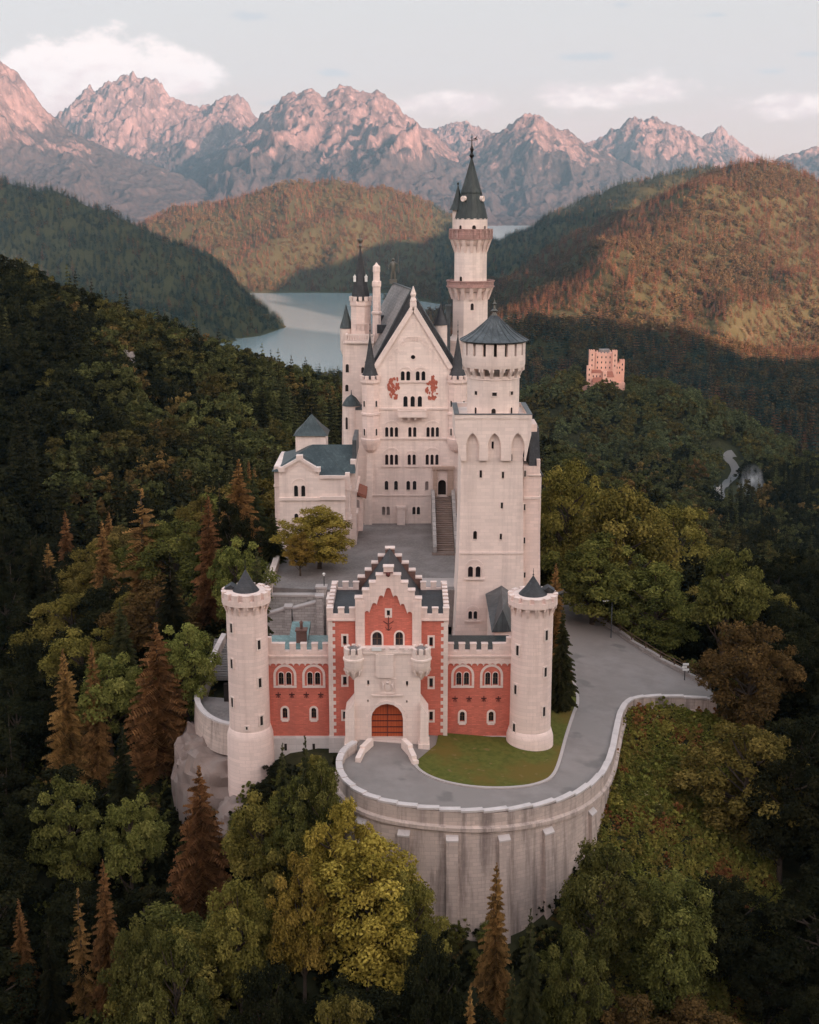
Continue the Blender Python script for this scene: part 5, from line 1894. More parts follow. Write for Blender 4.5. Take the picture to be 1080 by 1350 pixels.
# ---------------------------------------------------------------- bower (the white house with a green roof)
def bower():
    Y0 = 178.0

    def X(x, y=650): return P(x, y, Y0).x

    def Z(y): return Zp(y, Y0)
    zb = 2.0
    t = thing('bower_house', (-14, Y0 + 6, zb), 'white stone house with a hipped green copper roof and a small pyramid tower', 'house')
    fr = front(Y0)
    holes = []
    kw = dict(fw=0.14, proud=0.06, deep=0.35)
    for x, y0, y1 in ((390.5, 640, 655), (400, 640, 655), (391, 677, 690)):
        holes.append(pwin(t, Y0, x, y0, y1, 5.4, 'arch', **kw))
    YB = Y0 + 13
    x0, x1, xg1 = X(368.5), X(455), X(421)
    outer = [(x0, zb), (x1, zb), (x1, Z(628)), (xg1, Z(628)), (xg1, Z(621)), (X(395, 607), Z(606)), (x0, Z(621))]
    b = MB()
    wall(b, fr, outer, holes, 0.4, back=1.0)
    b.box(x0 + .02, x1 - .02, Y0 + 0.9, YB, zb, Z(629))
    b.build('wall', M['stone'], t)
    # left bay and the stepped right-hand return
    b = MB()
    b.box(X(360.5), x0, Y0 + 1.6, YB, zb, Z(618))
    b.box(X(360.5) - .1, x0, Y0 + 1.5, YB, Z(645), Z(642.5))
    b.build('side_bay', M['stone'], t)
    b = MB()
    b.box(x1, X(461, 640), Y0 + 0.7, YB, zb, Z(625))
    b.box(X(461, 640), X(468, 640), Y0 + 3.0, YB, zb, Z(612))
    b.box(x1 - .3, X(463, 640), Y0 + 0.6, Y0 + 2.9, Z(648), Z(645))
    b.box(x1 - .3, X(463, 640), Y0 + 0.6, Y0 + 2.9, Z(687), Z(684))
    b.box(X(461, 640), X(470.5, 640), Y0 + 2.9, YB, Z(655), Z(652))
    b.box(X(461, 640), X(470.5, 640), Y0 + 2.9, YB, Z(685), Z(682))
    b.build('side_bay', M['stone'], t)
    s = MB()
    s.add(*boxf(fr, x0 - .1, X(422), Z(659.5), Z(656), 0, 0.25))
    s.add(*boxf(fr, X(422) + .002, x1 + .1, Z(658.5), Z(654), 0, 0.4))
    s.add(*boxf(fr, X(422), x1 + .15, Z(630.5), Z(626.5), 0, 0.3))
    s.add(*boxf(fr, x0 - .1, x1 + .1, Z(694), Z(691.5), 0, 0.2))
    for a, e in (((x0, Z(621)), (X(395, 607), Z(606))), ((X(395, 607), Z(606)), (xg1, Z(621)))):
        d = (Vector(e) - Vector(a)).normalized()
        n = Vector((-d.y, d.x))
        pts = [Vector(a) - n * .05, Vector(e) - n * .05, Vector(e) + n * .3, Vector(a) + n * .3]
        s.prism_xz([(k.x, k.y) for k in pts], Y0 - 0.22, Y0 + 0.6)
    for x, y0, y1 in ((371.5, 622, 616), (418.5, 622, 616), (395, 606.5, 600)):
        q = X(x, y0)
        s.box(q - .45, q + .45, Y0 - 0.24, Y0 + 0.7, Z(y0), Z(y1))
    for i in range(6):
        f = i / 5
        for sg in (0, 1):
            u = X(395) + (1 if sg else -1) * (0.4 + f * 2.1)
            v = Z(612.5) - f * 1.35
            arch_band(s, fr, u, v, 0.13, 0.07, 0.08, 6, leg=0.22)
    arch_band(s, fr, X(395.2), Z(639.5) - .1, 0.95, 0.14, 0.07, leg=0.5)
    s.build('moulding', M['trim'], t)
    # roofs
    r = MB()
    e0, e1 = X(360), X(468, 625)
    ze = Z(621)
    Yr = Y0 + 7.0
    zr = Zp(586, Yr)
    r.add([(e0 - .2, Y0 + 1.0, ze - .3), (e1, Y0 + 1.2, ze - .6), (e1, YB + .3, ze), (e0 - .2, YB + .3, ze), (e0 + 5.2, Yr, zr), (e1 - .4, Yr, zr)],
          [(0, 1, 5, 4), (1, 2, 5), (2, 3, 4, 5), (3, 0, 4), (3, 2, 1, 0)])
    # cross gable behind the front gable
    ax, az_ = X(395, 607), Z(607)
    r.add([(x0 + .1, Y0 + .6, Z(620)), (ax, Y0 + .6, az_ - .1), (xg1 + .1, Y0 + .6, Z(620)), (ax, Yr - .4, az_ + .1)], [(0, 1, 3), (1, 2, 3)])
    ax2 = X(421, 590)
    r.add([(X(401, 628), Y0 + .5, Z(627)), (X(455, 628), Y0 + .5, Z(628)), (ax2, Yr - .6, zr - .2), (X(452, 620), Yr - .3, Z(620) + 1.0)], [(0, 1, 2), (1, 3, 2)])
    r.build('roof', M['copper'], t)
    g = MB()
    g.box(X(463, 600), X(468.5, 600), Y0 + 4.0, YB, Z(612), Z(587))
    g.build('fire_gable', M['lead'], t)
    ty = Y0 + 10.0
    a, e = P(388.5, 580, ty - 2).x, P(431.5, 580, ty - 2).x
    c = (a + e) / 2
    w = MB()
    w.box(a + .15, e - .15, ty - 2.2, ty + 2.2, ze, Zp(574, ty - 2))
    w.build('tower_wall', M['stone'], t)
    p = MB()
    zt0, zt1 = Zp(574, ty - 2), Zp(546, ty)
    for lo, hi, z0, z1 in ((2.75, 1.5, zt0, zt0 + (zt1 - zt0) * .42), (1.5, 0.05, zt0 + (zt1 - zt0) * .42, zt1)):
        sx = (e - a) / 2 / 2.6
        p.frustum((c - lo * sx, c + lo * sx, ty - lo * .95, ty + lo * .95, z0), (c - hi * sx, c + hi * sx, ty - hi * .95, ty + hi * .95, z1))
    po = p.build('pyramid_roof', M['copper'], t)
    ORG[po.name] = ORG[t.name]
    f = MB()
    f.tube([(c, ty, zt1 - .2), (c, ty, zt1 + 1.0)], 0.06, 5)
    f.build('finial', M['iron'], po)
    # low oriel and passage joining the hall
    o = MB()
    yo = Y0 + 6.0
    o.box(X(468.5, 680), P(478, 680, yo).x, yo, yo + 5, Zp(700, yo), Zp(655, yo))
    oo = o.build('link_passage', M['stone_pink'], t)
    ORG[oo.name] = ORG[t.name]
    o = MB()
    xa, xb = X(468.5, 650), P(483, 650, yo).x
    o.add([(xa, yo - .3, Zp(648, yo)), (xb, yo - .3, Zp(653, yo)), (xb, yo + 6, Zp(653, yo)), (xa, yo + 6, Zp(648, yo)), (xa, yo - .3, Zp(652, yo)), (xb, yo - .3, Zp(657, yo)), (xb, yo + 6, Zp(657, yo)), (xa, yo + 6, Zp(652, yo))],
          [(0, 1, 2, 3), (4, 5, 1, 0), (5, 6, 2, 1), (7, 6, 5, 4)])
    o.build('lean_roof', M['tile'], oo)
    u, v = uv(471.5, 670, yo)
    window(oo, front(yo), u, v, 0.6, 1.3, 'arch', deep=-1, fw=0.12, pane='glass_pale')


bower()


# ---------------------------------------------------------------- right-hand wing behind the keep, and the wing between keep and gatehouse
def side_wings():
    t = thing('knights_house', (13.5, 178, 3), 'long pale wing with a slate roof hidden behind the square keep', 'castle wing')
    b = MB()
    b.box(10.5, 17.0, 162.5, 193.5, -3, 22)
    b.build('wall', M['stone'], t)
    r = MB()
    r.prism_xz([(10.2, 22), (17.3, 22), (13.75, 26.5)], 162.4, 193.8)
    r.build('roof', M['slate'], t)
    for y in np.arange(166, 193, 4.5):
        for z in (8, 13, 18):
            window(t, Fr((17.0, 0, 0), (0, 1, 0), (1, 0, 0)), y, z, 0.9, 1.9, 'arch', deep=-1, fw=0.14)
    t = thing('link_wing', (11, 146, 0), 'low grey roofed wing squeezed between the square keep and the right round tower', 'castle wing')
    xa, xb, xr = P(648, 832, 139.2).x, P(673.5, 832, 139.2).x, P(662, 830, 139.2).x
    z0 = Zp(832, 139.2)
    Yb = 151.4
    b = MB()
    b.box(xa + .3, xb, 138.9, Yb, 1, z0 + .2)
    b.build('wall', M['stone'], t)
    X0, X1, XR = P(640, 783, Yb).x, P(673, 776, Yb).x, P(661.5, 772, Yb).x
    r = MB()
    zA, zR = Zp(783, Yb), Zp(772, Yb)
    r.add([(xa, 138.7, z0), (xr, 138.7, Zp(828, 138.7) + 2.2), (xb, 138.7, z0 + .1), (X0, Yb, zA), (XR, Yb, zR), (X1, Yb, zA + .3)],
          [(0, 1, 4, 3), (1, 2, 5, 4), (0, 2, 1), (3, 4, 5), (0, 3, 5, 2)])
    r.build('roof', M['lead'], t)


side_wings()


# ---------------------------------------------------------------- stair up to the hall door
def hall_stair():
    Y1, Y0 = 193.3, 176.6
    ztop, zbot = Zp(655, Y1), 7.9
    x0, x1 = P(570, 690, 185).x, P(601, 690, 185).x
    t = thing('hall_stair', ((x0 + x1) / 2, 185, zbot), 'long brown flight of stone steps climbing to the hall door', 'stair')
    n = 26
    b = MB()
    for i in range(n):
        ya = Y0 + (Y1 - Y0) * i / n
        yb = Y0 + (Y1 - Y0) * (i + 1) / n
        b.box(x0 + .55, x1 - .45, ya, yb, zbot - .5, zbot + (ztop - zbot) * (i + 1) / n)
    b.box(x0 - .2, x1, Y0 - 1.3, Y0, zbot - .5, zbot + .2)
    b.build('steps', M['stepstone'], t)
    for a, e in ((x0, x0 + .5), (x1 - .4, x1 + .1)):
        b = MB()
        b.add([(a, Y0 - .4, zbot - .5), (e, Y0 - .4, zbot - .5), (e, Y1 + .5, zbot - .5), (a, Y1 + .5, zbot - .5),
               (a, Y0 - .4, zbot + 1.1), (e, Y0 - .4, zbot + 1.1), (e, Y1 + .5, ztop + 1.1), (a, Y1 + .5, ztop + 1.1)],
              [(3, 2, 1, 0), (4, 5, 6, 7), (0, 1, 5, 4), (1, 2, 6, 5), (2, 3, 7, 6), (3, 0, 4, 7)])
        b.build('stair_wall', M['rubble'], t)


M['stepstone'] = masonry('brown_step_stone', (0.24, 0.17, 0.14), 1.0, 0.3, 0.7, 0.15, 0.3, 0.3)
hall_stair()


# ================================================================== COURTYARDS, TERRACES AND WALLS
def courtyards():
    b = MB()
    b.prism_xy([(-9.4, 158.5), (6.8, 158.5), (6.8, 162), (10.4, 163), (10.4, 194.2), (-9.8, 194.2), (-19.5, 178), (-19.5, 160)], 3.0, 7.95)
    tag(b.build('upper_courtyard', M['cobble']), kind='structure')
    b = MB()
    b.prism_xy([(-18, 137), (13, 137), (13, 158.4), (-18, 158.4)], 0.2, 2.0)
    tag(b.build('lower_courtyard', M['cobble']), kind='structure')
    # paler paving strip across the upper court
    b = MB()
    b.box(1.5, 6.5, 160, 164, 7.9, 7.956)
    tag(b.build('paving_strip', M['kerb']), kind='structure')
    t = thing('terrace_wall', (-13, 156, 2), 'grey rubble terrace wall with a sloping stair parapet below the courtyard tree', 'wall')
    Y = 158.3
    x0, x1 = P(353, 785, Y).x, P(418, 785, Y).x
    b = MB()
    b.box(x0, x1, Y - .8, Y, 1.5, Zp(784, Y))
    b.build('retaining_wall', M['rubble'], t)
    c = MB()
    c.box(x0, x1, Y - .95, Y + .1, Zp(784, Y), Zp(781.5, Y))
    c.build('coping', M['kerb'], t)
    Ys = 153.5
    xs = [P(352, 812, Ys).x, P(378, 805, Ys).x, P(386, 805, Ys).x, P(418, 796, Ys).x]
    zs = [Zp(811, Ys), Zp(803, Ys), Zp(803.5, Ys), Zp(795, Ys)]
    b = MB()
    b.prism_xz([(xs[0], 1.5), (xs[1], 1.5), (xs[1], zs[1]), (xs[0], zs[0])], Ys, Ys + .7)
    b.prism_xz([(xs[2], 1.5), (xs[3], 1.5), (xs[3], zs[3]), (xs[2], zs[2])], Ys, Ys + .7)
    b.build('stair_wall', M['rubble'], t)
    c = MB()
    for i in (0, 2):
        c.prism_xz([(xs[i], zs[i]), (xs[i + 1], zs[i + 1]), (xs[i + 1], zs[i + 1] + .22), (xs[i], zs[i] + .22)], Ys - .15, Ys + .85)
    c.build('coping', M['kerb'], t)
    for xa, xb, yt, Yp in ((375.5, 384, 802, Ys - .2), (416.5, 425.5, 788, Ys - .3), (417, 430, 776, 157.2)):
        p = MB()
        a, e = P(xa, yt, Yp).x, P(xb, yt, Yp).x
        p.box(a, e, Yp, Yp + 1.2, 1.5, Zp(yt, Yp))
        po = p.build('pier', M['rubble'], t)
        ORG[po.name] = ORG[t.name]
        p = MB()
        p.box(a - .12, e + .12, Yp - .12, Yp + 1.32, Zp(yt, Yp), Zp(yt, Yp) + .22)
        p.build('cap', M['kerb'], po)
    b = MB()
    b.add([(x0, 154.3, 3.5), (x1 - 1, 154.3, 7.0), (x1 - 1, 157.4, 7.0), (x0, 157.4, 3.5), (x0, 154.3, 1.5), (x1 - 1, 154.3, 1.5), (x1 - 1, 157.4, 1.5), (x0, 157.4, 1.5)], [(0, 1, 2, 3), (4, 5, 1, 0), (5, 6, 2, 1), (6, 7, 3, 2), (7, 4, 0, 3)])
    b.build('stair_ramp', M['cobble'], t)
    # right part: wall and little copper roof beside the gatehouse
    b = MB()
    Y = 155.0
    b.box(P(430, 795, Y).x, P(437, 795, Y).x + 1.4, Y, Y + 3.2, 1.5, Zp(790, Y))
    b.build('lodge', M['stone'], t)
    # lamp on the terrace corner
    lamp('courtyard_lamp', P(427.5, 776, 157.8).x, 157.8, Zp(776, 157.2) + .22, 1.3, 'short lamp on the stone pier at the courtyard corner')
    # boundary parapet on the left of the upper court
    t = thing('courtyard_parapet', (-18, 165, 7), 'pale curving parapet along the left edge of the upper courtyard', 'wall')
    b = MB()
    pts = [P(355, 783, 158.6), P(358, 770, 163), P(363, 758, 168), P(366, 748, 172)]
    for i in range(3):
        p, q = pts[i], pts[i + 1]
        ax = Vector((q.x - p.x, q.y - p.y)).normalized()
        c = (p + q) / 2
        b.obox((c.x, c.y), ax, (-ax.y, ax.x), (Vector((q.x - p.x, q.y - p.y)).length) / 2 + .1, .4, 3.0 - .05 * i, 9.0 + .01 * i)
    b.build('parapet', M['stone'], t)
    # long parapet wall on the right side of the court, beside the keep
    t = thing('gallery_wall', (7.5, 170, 4), 'narrow covered wall walk with small openings between hall stair and square keep', 'wall')
    b = MB()
    b.box(6.9, 7.6, 152.5, 193, 1.0, 9.2)
    b.build('wall', M['stone'], t)
    b = MB()
    b.frustum((6.7, 8.6, 152.5, 193, 9.2), (7.4, 8.6, 152.5, 193, 9.9))
    b.build('roof', M['copper'], t)
    b = MB()
    for y in np.arange(156, 192, 2.2):
        b.box(6.86, 6.898, y, y + .8, 7.9, 8.9)
    b.build('opening', M['dark'], t)


def lamp(name, x, y, z, h, label):
    t = thing(name, (x, y, z), label, 'lamp')
    b = MB()
    b.tube([(x, y, z), (x, y, z + h)], [0.07, 0.045], 6)
    b.build('post', M['iron'], t)
    b = MB()
    b.lathe(x, y, [(0.08, z + h - .02), (0.18, z + h + .25), (0.2, z + h + .28), (0.05, z + h + .42)], 8)
    b.build('lantern', M['white'], t)


courtyards()


# ---------------------------------------------------------------- the great curved rampart
def rampart():
    n = len(RAMP)
    nor = []
    for i in range(n):
        d = (RAMP[min(i + 1, n - 1)] - RAMP[max(i - 1, 0)])
        v = Vector((d.y, -d.x, 0)).normalized()
        nor.append(v)
    t = thing('rampart', (6, 114, -12), 'high curved stone rampart with buttresses carrying the approach road', 'rampart')
    zb = []
    for i, p in enumerate(RAMP):
        f = i / (n - 1)
        zb.append(-15.0 if f < 0.66 else (-15.0 + (f - 0.66) / 0.14 * 8 if f < 0.8 else -7.0))

    def strip(mb, prof):
        """prof: list of (outward offset, height function(i))"""
        vs = []
        for i in range(n):
            for off, hz in prof:
                o = off(i) if callable(off) else off
                p = RAMP[i] + nor[i] * o
                vs.append((p.x, p.y, hz(i)))
        m = len(prof)
        fs = [(i * m + k, (i + 1) * m + k, (i + 1) * m + k + 1, i * m + k + 1) for i in range(n - 1) for k in range(m - 1)]
        mb.add(vs, fs)
        mb.add([vs[k] for k in range(m)], [tuple(range(m))])
        mb.add([vs[(n - 1) * m + k] for k in range(m)], [tuple(range(m))])

    top = lambda i: RAMP[i].z
    b = MB()
    strip(b, [(-.02, lambda i: top(i) - 2.5), (-.02, lambda i: top(i) - .14), (.52, lambda i: top(i) - .14), (.54, lambda i: top(i) - 1.45), (.86, lambda i: top(i) - 1.6), (.88, lambda i: top(i) - 1.95), (.62, lambda i: top(i) - 2.1), (lambda i: .62 + (top(i) - 2.1 - zb[i]) * 0.05, lambda i: zb[i])])
    b.build('wall', M['rampart'], t, 40)
    # coping in lengths, each stepping down past its neighbour
    step = 5
    for k in range(0, n - 1, step):
        e = min(k + step, n - 1)
        z = max(RAMP[k].z, RAMP[e].z) + .05
        c = MB()
        vs = []
        for i in range(k, e + 1):
            q = RAMP[i]
            for o, zz in ((-.08, z - .2), (-.08, z), (.58, z), (.58, z - .2)):
                p = q + nor[i] * o
                vs.append((p.x, p.y, zz))
        m = e - k + 1
        fs = [(i * 4 + j, (i + 1) * 4 + j, (i + 1) * 4 + (j + 1) % 4, i * 4 + (j + 1) % 4) for i in range(m - 1) for j in range(4)] + [(0, 1, 2, 3), ((m - 1) * 4 + 3, (m - 1) * 4 + 2, (m - 1) * 4 + 1, (m - 1) * 4)]
        c.add(vs, fs)
        c.build('coping', M['kerbpale'], t)
    # buttresses
    for px in (457, 484, 536, 597, 659, 716, 772):
        best = min(range(n), key=lambda i: abs(540 + F * RAMP[i].x / (RAMP[i].y * cp + (CAMZ - RAMP[i].z) * sp) - px) + (1000 if i > n * .7 else 0) + (60 if (px < 460 and i < 10) else 0))
        p, q = RAMP[best], nor[best]
        ax = Vector((-q.y, q.x, 0))
        z1 = p.z - 2.3
        hw, zb_ = .55, zb[best]
        out = .62 + (z1 - zb_) * 0.05
        P0 = lambda s, o, z: tuple((p + ax * s * hw + q * o) * 1.0)[:2] + (z,)
        v = [P0(-1, .3, zb_), P0(1, .3, zb_), P0(1, out + .5, zb_), P0(-1, out + .5, zb_), P0(-1, .3, z1), P0(1, .3, z1), P0(1, 1.02, z1 - .6), P0(-1, 1.02, z1 - .6)]
        c = MB()
        c.add(v, [(3, 2, 1, 0), (4, 5, 6, 7), (0, 1, 5, 4), (1, 2, 6, 5), (2, 3, 7, 6), (3, 0, 4, 7)])
        bo = c.build('buttress', M['rampart'], t)
        ORG[bo.name] = ORG[t.name]
        c = MB()
        v = [P0(-1.06, .3, z1 + .02), P0(1.06, .3, z1 + .02), P0(1.06, 1.1, z1 - .63), P0(-1.06, 1.1, z1 - .63)]
        c.add(v + [(a, e, z + .16) for a, e, z in v], [(3, 2, 1, 0), (4, 5, 6, 7), (0, 1, 5, 4), (1, 2, 6, 5), (2, 3, 7, 6), (3, 0, 4, 7)])
        c.build('cap', M['kerbpale'], bo)
    # flank walls of the ramp in front of the gate
    for pts in ([(489, 972, 1.7), (478, 985, 1.5), (472, 1000, 1.3)], [(532.5, 972, 1.7), (541, 984, 1.4), (546, 998, 1.1), (549, 1006, .6)]):
        c = MB()
        s = [onplane(a, e, z) for a, e, z in pts]
        for i in range(len(s) - 1):
            p, q = s[i], s[i + 1]
            ax = Vector((q.x - p.x, q.y - p.y))
            L = ax.length
            ax.normalize()
            m = (p + q) / 2
            c.obox((m.x, m.y), ax, (-ax.y, ax.x), L / 2 + .05, .28 - .01 * i, -2, (p.z + q.z) / 2)
        c.build('gate_flank_wall', M['stone'], t)


M['kerbpale'] = masonry('pale_coping', (0.60, 0.53, 0.51), 1.4, 0.6, 0.9, 0.06, 0.3, 0.3, bstr=0.2)
rampart()


# ---------------------------------------------------------------- road, lawn, kerb
def sheet(name, poly_px, mat, dz, thick=0.0, label=None, n=4):
    pl = spline([(*onplane(a, b, 0.43 + dz, -0.085), ) for a, b in poly_px], n) if n else [onplane(a, b, 0.43 + dz, -.085) for a, b in poly_px]
    pts = [(p.x, p.y, p.z) for p in pl]
    tri = tessellate_polygon([[Vector((p[0], p[1], 0)) for p in pts]])
    b = MB()
    b.add(pts, [tuple(t) for t in tri])
    if thick:
        m = len(pts)
        b.add(pts + [(x, y, z - thick) for x, y, z in pts], [(i, (i + 1) % m, m + (i + 1) % m, m + i) for i in range(m)])
    o = b.build(name, mat)
    tag(o, label, kind='structure')
    return pts


def road():
    inner = [(RAMP[i].x, RAMP[i].y) for i in range(2, len(RAMP), 3)]
    far = [onplane(a, b, 0.43, -.085) for a, b in ((945, 917), (933, 908), (905, 892), (868, 872), (830, 848), (800, 826), (775, 808), (757, 794), (744, 780), (736, 770))]
    back = [(P(700, 770, 186).x, 186), (13.2, 160), (13.2, 134)] + [(10.5, 131), (-.2, 130.6), (-3.8, 130.6), (-5.2, 127.5)]
    poly = inner + [(p.x, p.y) for p in far] + back
    tri = tessellate_polygon([[Vector((x, y, 0)) for x, y in poly]])
    b = MB()
    b.add([(x, y, zroad(x, y)) for x, y in poly], [tuple(t) for t in tri])
    tag(b.build('road', M['asphalt']), 'grey asphalt approach road sweeping round to the gate', kind='structure')
    lawn = [(549, 1003), (553, 1012), (566, 1021), (588, 1029), (620, 1035), (655, 1037), (690, 1035), (712, 1030), (726, 1022), (735, 1004), (745, 968), (755, 938), (760, 924), (757, 905), (750, 888), (744, 874), (738, 850), (734, 832)]
    L = spline([onplane(a, e, .43 + .12, -.085) for a, e in lawn], 4)
    ins = [(p.x, p.y) for p in L] + [(12.6, 150), (12.6, 131.5), (9, 130.7), (3.2, 130.7), (2.8, 127.4)]
    tri = tessellate_polygon([[Vector((x, y, 0)) for x, y in ins]])
    b = MB()
    b.add([(x, y, zroad(x, y) + .10) for x, y in ins], [tuple(t) for t in tri])
    tag(b.build('lawn', M['lawn']), 'small lawn in front of the right wing', kind='structure')
    k = MB()
    vs = []
    m = len(L)
    for i in range(m):
        d = L[min(i + 1, m - 1)] - L[max(i - 1, 0)]
        v = Vector((d.y, -d.x, 0)).normalized()
        for o, h in ((0, -.2), (0, .14), (.34, .14), (.34, -.2)):
            q = L[i] + v * o
            vs.append((q.x, q.y, zroad(q.x, q.y) + h))
    k.add(vs, [(i * 4 + j, (i + 1) * 4 + j, (i + 1) * 4 + j + 1, i * 4 + j + 1) for i in range(m - 1) for j in range(3)])
    tag(k.build('kerb', M['kerb']), 'pale stone kerb edging the lawn', kind='structure')
    # fence wall along the far side of the road
    t = thing('road_wall', (30, 165, -4), 'low stone wall with a wooden rail along the far side of the road', 'wall')
    F_ = [Vector((p.x, p.y, zroad(p.x, p.y))) for p in far[1:]]
    b, r = MB(), MB()
    for i in range(len(F_) - 1):
        p, q = F_[i], F_[i + 1]
        ax = Vector((q.x - p.x, q.y - p.y))
        Ln = ax.length
        ax.normalize()
        c = (p + q) / 2
        z = c.z
        b.obox((c.x + ax.y * .3, c.y - ax.x * .3), ax, (-ax.y, ax.x), Ln / 2 + .05, .25 + .004 * i, z - 1.2, z + .55 + .01 * (i % 2))
        for hh in (.85, 1.25):
            r.tube([(p.x + ax.y * .3, p.y - ax.x * .3, p.z + hh), (q.x + ax.y * .3, q.y - ax.x * .3, q.z + hh)], .06, 4)
        m = max(2, int(Ln / 2.4))
        for j in range(m):
            s = p.lerp(q, j / m)
            r.box(s.x + ax.y * .3 - .07, s.x + ax.y * .3 + .07, s.y - ax.x * .3 - .07, s.y - ax.x * .3 + .07, s.z + .5, s.z + 1.4)
    b.build('wall', M['rubble'], t)
    r.build('railing', M['wood'], t)
    # lamp post and signpost
    p = onplane(805.5, 841, .4, -.085)
    h = 5.2
    t = thing('street_lamp', (p.x, p.y, p.z), 'thin street lamp leaning out over the far road wall', 'street lamp')
    b = MB()
    b.tube([p, p + Vector((0, 0, h))], [.09, .06], 6)
    b.tube([p + Vector((0, 0, h - .05)), p + Vector((-.35, -.2, h + .25)), p + Vector((-.9, -.4, h + .3))], .05, 5)
    b.build('post', M['lead'], t)
    b = MB()
    b.obox((p.x - 1.0, p.y - .45), (1, .3), (-.3, 1), .35, .12, p.z + h + .2, p.z + h + .34)
    b.build('lamp_head', M['white'], t)
    p = onplane(902.5, 897, .4, -.085)
    t = thing('signpost', (p.x, p.y, p.z), 'signpost with small white direction boards by the road wall', 'signpost')
    b = MB()
    b.tube([p, p + Vector((0, 0, 2.3))], .06, 6)
    b.build('post', M['iron'], t)
    for k, (w, dx) in enumerate(((.75, .05), (.6, -.1), (.8, .08))):
        b = MB()
        z = p.z + 2.2 - k * .36
        b.box(p.x + dx - w / 2, p.x + dx + w / 2, p.y - .12, p.y - .06, z - .15, z + .13)
        b.build('direction_board', M['white'], t)


road()


# ---------------------------------------------------------------- left terrace with steps, behind the left tower
def left_terrace():
    t = thing('terrace', (-21, 140, -2), 'cobbled terrace with a curved parapet and stairs behind the left round tower', 'terrace')
    zt = 0.2
    edge = [(304, 955), (287, 951), (270, 942), (260, 930), (257, 918), (262, 908), (272, 880), (282, 856), (293, 835)]
    zz = [zt + .9] * 6 + [zt + 1.6, zt + 2.9, zt + 4.2]
    E = spline([onplane(a, b, z) for (a, b), z in zip(edge, zz)], 4)
    n = len(E)
    b, c = MB(), MB()
    for mb, prof in ((b, ((.25, -3.6), (0, -.16), (.5, -.16), (.5, -2.5))), (c, ((-.06, -.16), (-.06, .04), (.56, .04), (.56, -.16)))):
        vs = []
        for i in range(n):
            d = E[min(i + 1, n - 1)] - E[max(i - 1, 0)]
            v = Vector((d.y, -d.x, 0)).normalized()
            for j, (o, h) in enumerate(prof):
                q = E[i] + (v * o if not (mb is b and j == 0) else -v * o)
                vs.append((q.x, q.y, E[i].z + h))
        mb.add(vs, [(i * 4 + j, (i + 1) * 4 + j, (i + 1) * 4 + (j + 1) % 4, i * 4 + (j + 1) % 4) for i in range(n - 1) for j in range(4)])
    b.build('parapet', M['rampart'], t, 40)
    c.build('coping', M['kerbpale'], t)
    f = MB()
    poly = [(p.x, p.y) for p in E[:21]] + [(-15.2, 139.5), (-15.2, 132.5)]
    f.prism_xy(poly, -1.0, zt)
    f.build('paving', M['cobble'], t)
    s = MB()
    p0, p1 = onplane(292, 893, zt), onplane(300, 842, zt + 3.4)
    k = 16
    for i in range(k):
        a, e = p0.lerp(p1, i / k), p0.lerp(p1, (i + 1) / k)
        s.box(a.x - 1.6, -15.0, a.y, e.y, zt - .4, zt + 3.4 * (i + 1) / k)
    s.build('steps', M['stepgrey'], t)
    d = MB()
    q = onplane(299, 925, zt)
    d.box(q.x - .3, q.x + .9, q.y, q.y + .6, zt, zt + 2.1)
    d.build('door', M['dark'], t)


M['stepgrey'] = masonry('grey_step_stone', (0.30, 0.28, 0.27), 1.0, 0.36, 0.55, 0.12, 0.3, 0.3)
left_terrace()


# ---------------------------------------------------------------- rock under the left tower
def rock(label, c, size, seed, px_noise=0.35, parts=(48, 30)):
    n, m = parts
    vs, fs = [], []
    for j in range(m + 1):
        th = math.pi * j / m
        for i in range(n):
            ph = 2 * math.pi * i / n
            d = Vector((math.sin(th) * math.cos(ph), math.sin(th) * math.sin(ph), math.cos(th)))
            q = d * 1.7 + Vector((seed * 3.1, seed * 1.7, 0))
            k = 1 + px_noise * (mnoise.fractal(q, 0.9, 2.1, 5) * 0.8 + 0.5 * mnoise.ridged_multi_fractal(q * 1.3, 1.0, 2.0, 4, 1.0, 2.0) - .5)
            e = Vector((abs(d.x) ** .7 * math.copysign(1, d.x), abs(d.y) ** .7 * math.copysign(1, d.y), abs(d.z) ** .6 * math.copysign(1, d.z)))
            vs.append((c[0] + e.x * size[0] * k, c[1] + e.y * size[1] * k, c[2] + e.z * size[2] * k))
    for j in range(m):
        for i in range(n):
            fs.append((j * n + i, (j + 1) * n + i, (j + 1) * n + (i + 1) % n, j * n + (i + 1) % n))
    b = MB()
    b.v, b.f = vs, fs
    o = b.build('rock_outcrop', M['rock'], None, 30)
    return tag(o, label, 'rock')


rock('pale rock spur under the curved terrace wall', (-21.4, 134.0, -8.2), (4.2, 5.0, 5.6), 3, .22)
rock('worn rock ledge at the foot of the left round tower', (-16.9, 127.2, -10.4), (4.2, 3.4, 4.6), 8, 0.2)
rock('rock slab dropping away left of the terrace', (-23.6, 136.0, -8.0), (3.0, 4.5, 6.2), 12, .22)
rock('rock face between the left tower and the gate rampart', (-11.0, 130.3, -10.0), (4.4, 2.6, 4.4), 15, .2)
rock('rubble heap between the gate buttress and the lawn', (3.6, 127.0, -.9), (.8, .7, .75), 18, .5, (26, 16))


